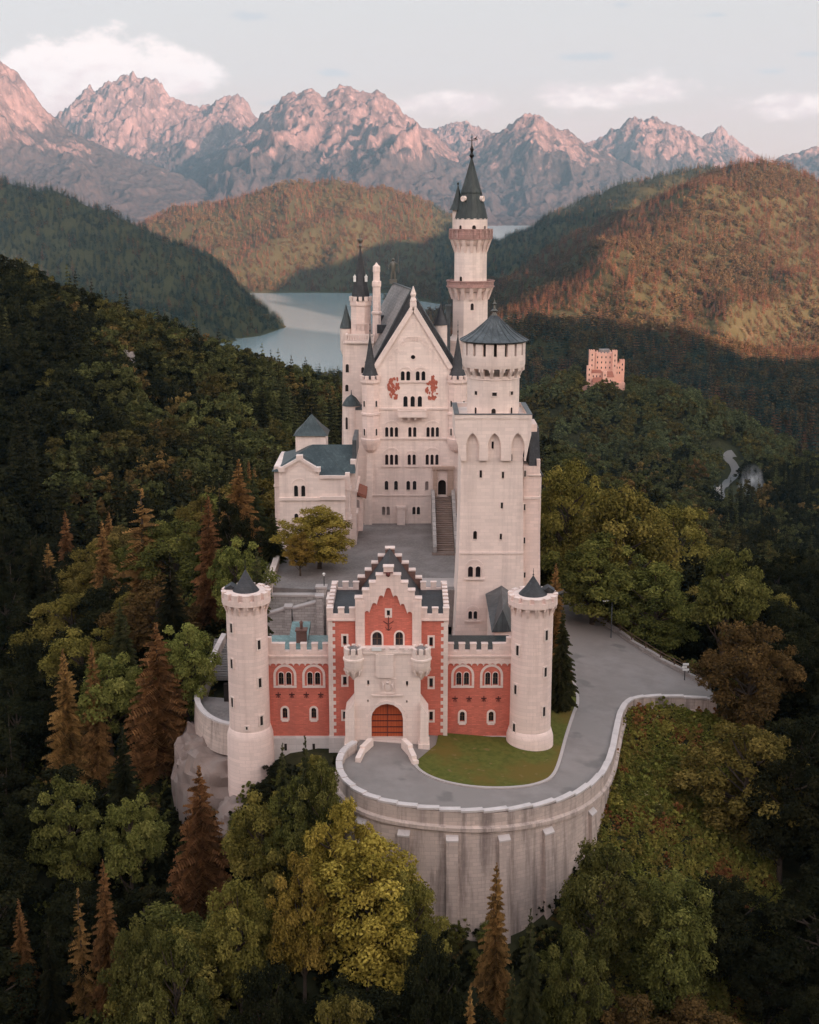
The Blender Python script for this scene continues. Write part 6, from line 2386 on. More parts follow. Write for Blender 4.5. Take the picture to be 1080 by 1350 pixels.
# ================================================================== TREES
def leaf_mat(name, dark, mid, light, trans=0.25):
    m, t = new_mat(name)
    g = t.n('ShaderNodeNewGeometry')
    oi = t.n('ShaderNodeObjectInfo')
    at = t.n('ShaderNodeAttribute', _props={'attribute_name': 'tint'})
    r = t.math('ADD', t.math('MULTIPLY', (g, 'Random Per Island'), 0.45), t.math('MULTIPLY', (at, 'Fac'), 0.55))
    c = t.mix(t.ss(r, 0.15, 0.55), dark, mid)
    c = t.mix(t.ss(r, 0.5, 0.95), c, light)
    hv = t.n('ShaderNodeHueSaturation', Color=c, Hue=t.lin((oi, 'Random'), 0, 1, 0.490, 0.515), Saturation=1.0, Value=t.lin((oi, 'Random'), 0, 1, 0.8, 1.25))
    d = t.n('ShaderNodeBsdfDiffuse', Color=hv, Roughness=0.6)
    tr = t.n('ShaderNodeBsdfTranslucent', Color=hv)
    mx = t.n('ShaderNodeMixShader', i0=trans, i1=d, i2=tr)
    o = t.n('ShaderNodeOutputMaterial')
    t.nt.links.new(mx.outputs[0], o.inputs[0])
    return m


M['leaf_green'] = leaf_mat('green_leaves', (0.050, 0.054, 0.016), (0.135, 0.132, 0.036), (0.28, 0.255, 0.072))
M['leaf_bright'] = leaf_mat('fresh_green_leaves', (0.095, 0.105, 0.026), (0.23, 0.235, 0.062), (0.40, 0.38, 0.11))
M['leaf_olive'] = leaf_mat('olive_leaves', (0.070, 0.060, 0.016), (0.175, 0.140, 0.036), (0.33, 0.25, 0.07))
M['leaf_yellow'] = leaf_mat('yellowing_leaves', (0.11, 0.080, 0.016), (0.29, 0.20, 0.042), (0.52, 0.36, 0.09))
M['leaf_court'] = leaf_mat('courtyard_leaves', (0.13, 0.105, 0.022), (0.32, 0.25, 0.05), (0.52, 0.41, 0.10))
M['leaf_shade_dark'] = leaf_mat('shade_dark_leaves', (0.010, 0.011, 0.006), (0.022, 0.023, 0.011), (0.045, 0.042, 0.018))  # near-black leaf tone, shade of the outer woods put into the colour
M['leaf_brown'] = leaf_mat('brown_leaves', (0.062, 0.044, 0.018), (0.145, 0.094, 0.034), (0.25, 0.16, 0.055))
M['needle_green'] = leaf_mat('green_needles', (0.036, 0.040, 0.018), (0.078, 0.080, 0.032), (0.13, 0.12, 0.05), 0.12)
M['needle_rust'] = leaf_mat('rust_brown_needles', (0.105, 0.058, 0.025), (0.27, 0.140, 0.055), (0.45, 0.24, 0.095), 0.12)
M['needle_shade_dark'] = leaf_mat('shade_dark_needles', (0.012, 0.014, 0.008), (0.026, 0.026, 0.013), (0.045, 0.040, 0.018), 0.12)  # needle tone darkened the same way, shade in the colour
M['bark'] = plain('bark', (0.085, 0.062, 0.048), 0.9, 0, 0.1, 0.3, 3)
M['hill_leaf'] = leaf_mat('hillside_leaves', (0.040, 0.034, 0.019), (0.080, 0.060, 0.032), (0.130, 0.090, 0.048), 0.2)
M['valley_leaf'] = leaf_mat('valley_leaves', (0.034, 0.037, 0.014), (0.084, 0.084, 0.030), (0.155, 0.145, 0.050), 0.2)
M['valley_olive'] = leaf_mat('valley_olive_leaves', (0.040, 0.035, 0.012), (0.092, 0.074, 0.024), (0.16, 0.125, 0.042), 0.2)
M['knoll_leaf'] = leaf_mat('knoll_leaves', (0.038, 0.045, 0.021), (0.094, 0.102, 0.044), (0.17, 0.17, 0.072), 0.2)
M['hill_shade_teal'] = leaf_mat('shade_teal_needles', (0.016, 0.027, 0.023), (0.033, 0.050, 0.042), (0.060, 0.080, 0.064), 0.12)  # teal cast of the shaded hills put into the needle colour
M['hill_needle'] = leaf_mat('hillside_needles', (0.066, 0.037, 0.025), (0.124, 0.064, 0.040), (0.19, 0.094, 0.058), 0.12)


def leaf_quads(C, N, S, rs, asp=0.62):
    """diamond leaf cards at C facing N with size S"""
    C, N, S = np.asarray(C), np.asarray(N), np.asarray(S)[:, None]
    N = N / (np.linalg.norm(N, axis=1, keepdims=True) + 1e-9)
    r = rs.normal(size=C.shape)
    t = np.cross(N, r)
    t /= np.linalg.norm(t, axis=1, keepdims=True) + 1e-9
    b = np.cross(N, t)
    V = np.stack([C - t * S, C + b * S * asp, C + t * S, C - b * S * asp], 1).reshape(-1, 3)
    return V, np.arange(len(V)).reshape(-1, 4)


def broad_mesh(seed, n_clump=58, n_leaf=430, leaf=0.0118, spread=0.30, low=0.22, open_=0.0):
    rs = np.random.default_rng(seed)
    cz = (low + 1.0) / 2
    hz = (1.0 - low) / 2 * 0.92
    cen, rad = [], []
    tries = 0
    while len(cen) < n_clump and tries < 6000:
        tries += 1
        d = rs.normal(size=3)
        d /= np.linalg.norm(d)
        k = rs.uniform(0.25, 1.0) ** 0.5
        lump = 1 + 0.26 * math.sin(3 * math.atan2(d[1], d[0]) + seed) + 0.12 * math.sin(5 * math.atan2(d[1], d[0]) + seed * 2.3)
        p = np.array([d[0] * spread * k * lump, d[1] * spread * k * lump, cz + d[2] * hz * k * (0.92 + .08 * lump)])
        f = (p[2] - low) / (1 - low)
        if f > .55: p[:2] *= 1 - 0.5 * (f - .55)
        r = rs.uniform(0.058, 0.105) * (1.12 - 0.35 * f)
        if any(np.linalg.norm(p - q) < 0.62 * (r + s) for q, s in zip(cen, rad)): continue
        cen.append(p)
        rad.append(r)
    Cs, Ns, Ss, Ts = [], [], [], []
    for p, r in zip(cen, rad):
        n = int(n_leaf * (r / 0.085) ** 2 * rs.uniform(.75, 1.15))
        d = rs.normal(size=(n, 3))
        d[:, 2] = d[:, 2] * 0.9 + 0.35
        d /= np.linalg.norm(d, axis=1, keepdims=True)
        k = rs.uniform(0.35, 1.08, size=(n, 1)) ** 0.6
        q = p + d * k * np.array([r, r, r * 0.72]) * (1 + 0.25 * np.sin(d[:, :1] * 7 + seed) * np.cos(d[:, 1:2] * 6))
        q[:, 2] -= 0.25 * r * (np.hypot(d[:, 0], d[:, 1]) ** 2)
        Cs.append(q)
        Ns.append(d + rs.normal(size=(n, 3)) * 0.55 + np.array([0, 0, .35]))
        Ss.append(leaf * rs.uniform(.6, 1.25, size=n))
        Ts.append(np.full(n, np.clip(rs.normal(.5, .2), 0, 1)))
    C, N, S, T = np.concatenate(Cs), np.concatenate(Ns), np.concatenate(Ss), np.concatenate(Ts)
    V, Q = leaf_quads(C, N, S, rs)
    crown = quads_mesh('crown', V, Q, [M['leaf_green']], np.repeat(T, 4))
    b = MB()
    b.tube([(0, 0, -.12), (0, 0, 0.05), (.008, .004, .25), (-.006, .01, .5), (.0, .0, .8)], [.026, .021, .017, .012, .004], 8)
    for p in sorted(cen, key=lambda c: -c[2])[::2]:
        z0 = max(.12, min(.7, p[2] - rs.uniform(.12, .28)))
        m_ = np.array([p[0] * .55, p[1] * .55, z0 + (p[2] - z0) * .45])
        b.tube([(0, 0, z0), tuple(m_), tuple(p)], [.009, .006, .002], 5, False)
    me = bpy.data.meshes.new('trunk')
    me.from_pydata(b.v, [], b.f)
    me.materials.append(M['bark'])
    me.polygons.foreach_set('use_smooth', [True] * len(me.polygons))
    return crown, me


def spruce_mesh(seed, levels=34, per=11, twigs=13, rad=0.17, low=0.06, sparse=0.0):
    rs = np.random.default_rng(seed)
    V, Q, T = [], [], []

    def quad(a, b, c, d, t):
        o = len(V)
        V.extend([a, b, c, d])
        Q.append((o, o + 1, o + 2, o + 3))
        T.extend([t] * 4)
    for i in range(levels):
        f = i / (levels - 1)
        z = low + (0.985 - low) * f ** 0.93
        L = rad * (1 - f) ** 0.85 * (1.0 if f > .12 else .75 + 2 * f) + 0.012
        n = max(4, int(per * (1 - f * 0.55)))
        for k in range(n):
            if rs.random() < sparse: continue
            a = 6.283 * (k + rs.uniform(-.35, .35)) / n + i * 2.4
            l = L * rs.uniform(.65, 1.2)
            zz = z + rs.uniform(-.012, .012)
            dirv = np.array([math.cos(a), math.sin(a), 0])
            side = np.array([-math.sin(a), math.cos(a), 0])
            droop = rs.uniform(.22, .45) * (1 - .5 * f)
            tone = np.clip(rs.normal(.5, .22), 0, 1)
            m = max(3, int(twigs * (l / rad) ** .6))
            for j in range(m):
                s = (j + 0.6) / m
                p = dirv * l * s + np.array([0, 0, zz - droop * l * s * s + 0.08 * l * s])
                w = l * 0.36 * (1.05 - s * .70) * rs.uniform(.7, 1.25)
                th = l * .21 * (1.15 - s) + .006
                for sd in (-1, 1):
                    tip = p + side * sd * w + dirv * w * .55 + np.array([0, 0, -w * rs.uniform(.2, .65)])
                    quad(tuple(p), tuple(p + dirv * th * .7 + (0, 0, th * .5)), tuple(tip), tuple(p - dirv * th * .4 + (0, 0, -th * .8)), tone)
            p0, p1 = dirv * l * .25, dirv * l
            quad((p0[0], p0[1], zz), tuple(p0 + side * .012 + (0, 0, zz + .004)), (p1[0] * 1.04, p1[1] * 1.04, zz - droop * l + .06 * l), tuple(p0 - side * .012 + (0, 0, zz - .02)), tone)
    quad((0, 0, 1.0), (.006, 0, .96), (0, 0, .93), (-.006, 0, .96), .6)
    crown = quads_mesh('crown', np.array(V), np.array(Q), [M['needle_green']], np.array(T))
    b = MB()
    b.tube([(0, 0, -.10), (0, 0, .02), (0, 0, .5), (0, 0, .97)], [.016, .013, .008, .002], 7)
    me = bpy.data.meshes.new('trunk')
    me.from_pydata(b.v, [], b.f)
    me.materials.append(M['bark'])
    return crown, me


BROAD = [broad_mesh(11, 60, 470), broad_mesh(12, 74, 430, spread=.34, low=.16), broad_mesh(13, 50, 470, spread=.25, low=.26), broad_mesh(14, 66, 450, spread=.31, low=.12), broad_mesh(15, 40, 480, spread=.27, low=.34)]
SPRUCE = [spruce_mesh(21), spruce_mesh(22, 38, 11, 13, .145), spruce_mesh(23, 32, 12, 14, .21, .04), spruce_mesh(24, 30, 7, 9, .13, .10, .25)]


def tree(x, y, z, H, kind, mat, wid=1.0, var=None, label=None, group=None, rot=None, cat='tree'):
    fam = BROAD if kind == 'broadleaf_tree' else SPRUCE
    v = random.randrange(len(fam)) if var is None else var
    cr, tk = fam[v]
    t = thing(kind, (x, y, z), label, cat, group)
    t.rotation_euler = (0, 0, random.uniform(0, 6.28) if rot is None else rot)
    t.scale = (H * wid, H * wid, H)
    for nm, me in (('trunk', tk), ('crown', cr)):
        o = bpy.data.objects.new(nm, me)
        col.objects.link(o)
        o.parent = t
        if nm == 'crown':
            o.material_slots[0].link = 'OBJECT'
            o.material_slots[0].material = M[mat]
    return t


HAND = []


def place(px, top, wpx, Y, kind, mat, label, zbase=None, var=None, H=None):
    """tree whose tip shows at photo pixel (px, top) and whose crown is wpx wide, standing about Y metres off"""
    H = H or (18 if kind == 'spruce_tree' else 15)
    if zbase is None:
        ys = np.arange(max(70, Y - 45), Y + 60, 1.0)
        pts = [P(px, top, y) for y in ys]
        f = np.array([q.z for q in pts]) - gz(np.array([q.x for q in pts]), ys) - H
        k = np.where(np.sign(f[:-1]) != np.sign(f[1:]))[0]
        Yn = float(ys[k[np.argmin(np.abs(ys[k] - Y))]]) if len(k) else float(ys[np.argmin(np.abs(f))])
        LOG.append((px, top, Y, Yn, len(k)))
        Y = Yn
    p = P(px, top, Y)
    zg = float(gz(p.x, Y)) if zbase is None else zbase
    H = p.z - zg
    fam = BROAD if kind == 'broadleaf_tree' else SPRUCE
    v = random.randrange(len(fam)) if var is None else var
    full = {0: .62, 1: .72, 2: .52, 3: .64, 4: .56}[v] if fam is BROAD else {0: .40, 1: .35, 2: .48, 3: .32}[v]
    w = wpx * mpp(px, top, Y) / (full * H)
    w = min(max(w * (1.35 if kind == 'spruce_tree' else 1.0), .5), 1.9)
    tree(p.x, Y, p.z - H, H, kind, mat, w, v, label)
    HAND.append((p.x, Y, w * full * H / 2, px, top, H))


LOG = []
B_, S_ = 'broadleaf_tree', 'spruce_tree'
place(185, 643, 84, 166, S_, 'needle_rust', 'tall rust brown spruce on the slope up and left of the left round tower', var=3)
place(274, 651, 50, 186, S_, 'needle_rust', 'slim orange brown spruce left of the white green roofed house', var=1)
place(226, 684, 118, 158, B_, 'leaf_green', 'large round green tree above the left round tower', var=1)
place(205, 820, 96, 128, S_, 'needle_rust', 'big dark rust spruce standing left of the terrace wall', var=2)
place(243, 812, 74, 140, B_, 'leaf_bright', 'light green tree directly behind the terrace parapet', var=2)
place(140, 856, 92, 121, B_, 'leaf_bright', 'fresh green tree left of the big rust spruce by the terrace', var=4)
place(84, 862, 66, 122, S_, 'needle_rust', 'brown spruce at the dark left edge below the gorge', var=0)
place(120, 846, 44, 127, S_, 'needle_rust', 'thin brown spruce between the fresh green tree and the edge', var=1)
place(88, 1022, 96, 104, B_, 'leaf_green', 'darker green tree beside the pale green one, lower left', var=0)
place(168, 1045, 82, 100, B_, 'leaf_bright', 'pale green tree between the darker green tree and the rust red spruce, lower left', var=4)
place(262, 1008, 92, 108, S_, 'needle_rust', 'broad rust red spruce below the rock of the left tower', var=2)
place(345, 1040, 88, 112, B_, 'leaf_olive', 'olive yellow tree under the left tower rock', var=2)
place(452, 1052, 108, 105.5, B_, 'leaf_yellow', 'golden yellow tree rising in front of the rampart start', var=1)
place(486, 1102, 158, 96, B_, 'leaf_yellow', 'largest golden green tree in front of the rampart', var=3)
place(398, 1118, 86, 101, B_, 'leaf_yellow', 'yellow olive tree left of the largest golden one', var=0)
place(545, 1140, 78, 99, B_, 'leaf_olive', 'olive tree touching the right side of the largest golden one', var=2)
place(372, 978, 40, 121, S_, 'needle_green', 'small green fir under the vent slits of the left wing', var=0)
place(402, 968, 44, 122, S_, 'needle_green', 'slightly taller green fir beside the small one under the left wing', var=2)
place(425, 1000, 66, 117, B_, 'leaf_green', 'green bushy tree between firs and gate rampart', var=3)
place(383, 1020, 60, 114, B_, 'leaf_green', 'dark leafy tree below the two small firs', var=0)
place(24, 1184, 40, 90, S_, 'needle_rust', 'small orange spruce by the lower left edge', var=0, H=12)
place(102, 1170, 44, 90, S_, 'needle_rust', 'narrow rust spruce right of the small orange one, lower left', var=3, H=14)
place(135, 1132, 50, 94, S_, 'needle_rust', 'taller reddish spruce touching the narrow rust one, lower left', var=0, H=16)
place(62, 1224, 40, 88, S_, 'needle_shade_dark', 'little dark spruce between two orange ones, lower left', var=2, H=11)
place(178, 1212, 84, 86, B_, 'leaf_green', 'green tree at the bottom below the pale green one', var=3)
place(228, 1222, 94, 85, B_, 'leaf_green', 'wide green tree at the bottom below the rust red spruce', var=1)
place(312, 1150, 96, 97, B_, 'leaf_olive', 'olive tree below and between the rust red spruce and the golden trees', var=0)
place(655, 1136, 60, 100, S_, 'needle_rust', 'orange brown spruce in front of the middle of the rampart', var=0)
place(700, 1196, 46, 98, S_, 'needle_green', 'dark green spruce right of the orange one before the rampart', var=2)
place(676, 1272, 52, 89, S_, 'needle_green', 'low green spruce at the bottom under the orange one', var=2)
place(620, 1298, 44, 86, S_, 'needle_rust', 'small orange spruce at the bottom edge', var=0)
place(566, 1232, 76, 95, B_, 'leaf_shade_dark', 'dark low tree between the golden tree and the orange spruce', var=3)
place(797, 1108, 120, 104, B_, 'leaf_green', 'full dark green tree hiding the right end of the rampart', var=1)
place(888, 1152, 118, 100, B_, 'leaf_green', 'broad shadowy tree right of the full green one', var=3)
place(760, 1216, 80, 94, B_, 'leaf_green', 'lower green tree left of the shadowy one', var=0)
place(450, 1306, 110, 80, B_, 'leaf_olive', 'olive tree cut by the bottom edge below the golden tree', var=1)
place(350, 1268, 100, 84, B_, 'leaf_shade_dark', 'dark tree at the bottom left of the olive one', var=1)
place(733, 742, 44, 146, S_, 'needle_rust', 'rusty topped spruce right behind the right round tower', zbase=-1.2, var=1)
place(743, 800, 38, 140.5, S_, 'needle_green', 'green spruce on the lawn strip beside the right tower', zbase=-1.2, var=2)
place(992, 818, 128, 152, B_, 'leaf_brown', 'big brown tinted tree at the right end of the road', var=1)
place(1040, 985, 120, 120, B_, 'leaf_shade_dark', 'dark tree at the right edge below the brown tinted one', var=0)
place(962, 716, 92, 196, B_, 'leaf_green', 'loose green tree rising behind the road wall above the signpost', var=4)
place(752, 604, 112, 236, B_, 'leaf_olive', 'large round olive tree just right of the square keep', var=1)
place(822, 640, 140, 226, B_, 'leaf_olive', 'wide olive tree behind the road on the right', var=3)
place(890, 662, 120, 246, B_, 'leaf_olive', 'olive brown tree further right behind the road', var=1)
place(785, 700, 116, 206, B_, 'leaf_green', 'green tree close behind the far road wall', var=0)
place(868, 742, 104, 192, B_, 'leaf_green', 'shaded green tree above the street lamp', var=3)
place(420, 667, 96, 168.5, B_, 'leaf_court', 'rounded yellow green tree in the upper courtyard', zbase=7.9, var=3)
place(359, 672, 44, 172, S_, 'needle_green', 'dark conifer between courtyard tree and the outer wall', zbase=4, var=2)
place(338, 722, 46, 165, S_, 'needle_green', 'small conifer outside the courtyard parapet', var=0)
place(312, 706, 70, 176, B_, 'leaf_green', 'soft green tree behind the left tower cone', var=2)
place(305, 655, 70, 205, B_, 'leaf_shade_dark', 'dark green tree left of the white house', var=0)
place(395, 700, 40, 165, B_, 'leaf_yellow', 'low yellowing shrub tree under the courtyard tree', zbase=7.9, var=0)

# ------------------------------------------------------------------ the woods close by, every tree on its own
def proj(x, y, z):
    dy, dz = y, z - CAMZ
    dep = dy * cp - dz * sp
    up = dy * sp + dz * cp
    return 540 + F * x / dep, 675 - F * up / dep


KEEP_OUT = [(-27, 121), (-8.5, 121), (-6.5, 110), (3, 106.5), (14, 107), (22, 110), (27, 118), (29, 128), (38, 130), (41, 150), (35, 165), (28, 180), (20, 205), (-14, 220), (-24, 200), (-25, 150), (-29, 136)]
fill_groups = {
    ('broadleaf_tree', 'leaf_shade_dark'): 'broadleaf tree with shade-darkened foliage in the woods around the castle',
    ('broadleaf_tree', 'leaf_green'): 'green broadleaf tree in the woods around the castle',
    ('broadleaf_tree', 'leaf_olive'): 'olive broadleaf tree in the woods around the castle',
    ('broadleaf_tree', 'leaf_brown'): 'brown tinted broadleaf tree in the woods around the castle',
    ('spruce_tree', 'needle_shade_dark'): 'spruce with shade-darkened needles in the woods around the castle',
    ('spruce_tree', 'needle_rust'): 'rust brown spruce in the woods around the castle',
    ('spruce_tree', 'needle_green'): 'green spruce in the woods around the castle',
}


def near_woods():
    rs = random.Random(5)
    cand = []
    for _ in range(34000):
        y = rs.uniform(62, 262)
        cand.append((rs.uniform(-.40, .40) * (y + 25), y))
    xs = np.array([c[0] for c in cand])
    ys = np.array([c[1] for c in cand])
    out = in_poly(xs, ys, KEEP_OUT)
    zs = gz(xs, ys)
    grid, kept = {}, []
    for (x, y), bad, z in zip(cand, out, zs):
        if bad: continue
        z = float(z)
        H = rs.uniform(10, 15) + max(0, y - 130) * .03
        sp_min = 4.3 + 0.010 * y
        a, b = proj(x, y, z + H)
        if not (-50 < a < 1130 and b < 1385): continue
        # the open bank right of the rampart and the sight lines to the castle stay clear
        if 770 < a < 965 and 900 < b < 1128 and y < 152: continue
        if 440 < a < 812 and 860 < b < 1235 and y < 122: continue
        if 240 < a < 470 and b < 1085 and y < 135: continue
        if 690 < a < 950 and 730 < b < 930 and y < 178: continue
        if 240 < a < 372 and 780 < b < 1095 and y < 150: continue
        bad = False
        for hx, hy, hr, hpx, htop, hH in HAND:
            d2 = (x - hx) ** 2 + (y - hy) ** 2
            if d2 < (hr * .7 + 1.6) ** 2: bad = True; break
            # nothing stands between the viewpoint and the upper part of a placed tree
            hw = hr / mpp(hpx, htop, hy)
            if y < hy and abs(hpx - a) < hw + 26 and b < htop + .62 * hH / mpp(hpx, htop, hy): bad = True; break
        if bad: continue
        key = (int(x // 8), int(y // 8))
        if any((x - q[0]) ** 2 + (y - q[1]) ** 2 < sp_min ** 2 for i in (-1, 0, 1) for j in (-1, 0, 1) for q in grid.get((key[0] + i, key[1] + j), ())): continue
        grid.setdefault(key, []).append((x, y))
        kept.append((x, y, z, H, a, b))
    kept.sort(key=lambda k: k[1])
    nb = ns = 0
    rest, done = [], []
    for x, y, z, H, a, b in kept:
        edge = max(abs(a - 540) / 540, (b - 675) / 675 * .9)  # trees nearer the frame edge get the shade-darkened foliage more often
        n = float(perlin(np.array([x / 45.0]), np.array([y / 45.0]), 77)[0])
        spr = (n + rs.uniform(-.35, .35) > (0.2 if a < 540 else 0.45))
        if (ns if spr else nb) >= (265 if spr else 262):
            rest.append((x, y, z, H, spr))
            continue
        done.append((x, y))
        u = rs.random()
        if spr:
            ns += 1
            mat = 'needle_shade_dark' if u < .15 + 1.5 * max(0, edge - .5) else ('needle_rust' if u > .80 else 'needle_green')
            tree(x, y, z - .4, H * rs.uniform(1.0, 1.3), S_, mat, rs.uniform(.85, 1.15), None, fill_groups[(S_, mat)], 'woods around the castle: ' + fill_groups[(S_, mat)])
        else:
            nb += 1
            if u < .10 + 1.7 * max(0, edge - .48): mat = 'leaf_shade_dark'
            elif u > .93: mat = 'leaf_brown'
            elif u > .62: mat = 'leaf_olive'
            else: mat = 'leaf_green'
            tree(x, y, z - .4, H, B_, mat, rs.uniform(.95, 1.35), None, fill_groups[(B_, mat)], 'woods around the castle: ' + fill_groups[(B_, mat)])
    LOG.append(('NEAR', nb, ns, len(rest)))
    return done, rest


NEAR, REST = near_woods()


# ------------------------------------------------------------------ far woods: nobody could count these
def low_broad(seed, n_clump, n_leaf, leaf, mat):
    cr, _ = broad_mesh(seed, n_clump, n_leaf, leaf, .36, .05)
    cr.materials.clear()
    cr.materials.append(M[mat])
    return cr


def low_spruce(seed, lv, per, mat, rad=.17):
    cr, _ = spruce_mesh(seed, lv, per, 2, rad, .03)
    cr.materials.clear()
    cr.materials.append(M[mat])
    return cr


def scatter(name, pts, scl, pick, protos, label):
    c = bpy.data.collections.new(name + '_kinds')
    for i, me in enumerate(protos):
        o = bpy.data.objects.new('%s_kind_%d' % (name, i), me)
        c.objects.link(o)
    me = bpy.data.meshes.new(name)
    me.vertices.add(len(pts))
    me.vertices.foreach_set('co', np.asarray(pts, np.float32).ravel())
    for nm, ty, arr in (('scl', 'FLOAT', scl), ('turn', 'FLOAT', rng.uniform(0, 6.28, len(pts))), ('pick', 'INT', pick)):
        a = me.attributes.new(nm, ty, 'POINT')
        a.data.foreach_set('value', np.asarray(arr, np.int32 if ty == 'INT' else np.float32))
    ob = bpy.data.objects.new(name, me)
    col.objects.link(ob)
    ng = bpy.data.node_groups.new(name, 'GeometryNodeTree')
    ng.interface.new_socket('Geometry', in_out='INPUT', socket_type='NodeSocketGeometry')
    ng.interface.new_socket('Geometry', in_out='OUTPUT', socket_type='NodeSocketGeometry')
    N = ng.nodes
    gi, go = N.new('NodeGroupInput'), N.new('NodeGroupOutput')
    iop = N.new('GeometryNodeInstanceOnPoints')
    ci = N.new('GeometryNodeCollectionInfo')
    ci.inputs['Collection'].default_value = c
    ci.inputs['Separate Children'].default_value = True
    ci.inputs['Reset Children'].default_value = True

    def att(nm, ty):
        n = N.new('GeometryNodeInputNamedAttribute')
        n.data_type = ty
        n.inputs['Name'].default_value = nm
        return n.outputs['Attribute']
    cx = N.new('ShaderNodeCombineXYZ')
    L = ng.links
    L.new(att('turn', 'FLOAT'), cx.inputs[2])
    L.new(gi.outputs[0], iop.inputs['Points'])
    L.new(ci.outputs[0], iop.inputs['Instance'])
    iop.inputs['Pick Instance'].default_value = True
    L.new(att('pick', 'INT'), iop.inputs['Instance Index'])
    L.new(cx.outputs[0], iop.inputs['Rotation'])
    L.new(att('scl', 'FLOAT'), iop.inputs['Scale'])
    L.new(iop.outputs[0], go.inputs[0])
    md = ob.modifiers.new('scatter', 'NODES')
    md.node_group = ng
    tag(ob, label, kind='stuff')
    return ob


def wood_points(y0, y1, spacing, seed, wide=.42):
    rs = np.random.default_rng(seed)
    n = int((y1 ** 2 - y0 ** 2) * wide / spacing ** 2)
    y = np.sqrt(rs.uniform(y0 ** 2, y1 ** 2, n))
    x = rs.uniform(-wide, wide, n) * y
    z = gz(x, y)
    e = 6.0 + y * .004
    gx = (gz(x + e, y) - gz(x - e, y)) / (2 * e)
    gy = (gz(x, y + e) - gz(x, y - e)) / (2 * e)
    # slope turned away from the viewpoint by more than the line of sight is never seen
    vis = (z - CAMZ) / np.hypot(x, y)
    away = (-(gx * x + gy * y) / np.hypot(x, y)) + vis > 0.10
    ok = ~away & (z > -148.5)
    return x[ok], y[ok], z[ok], np.hypot(gx, gy)[ok], rs


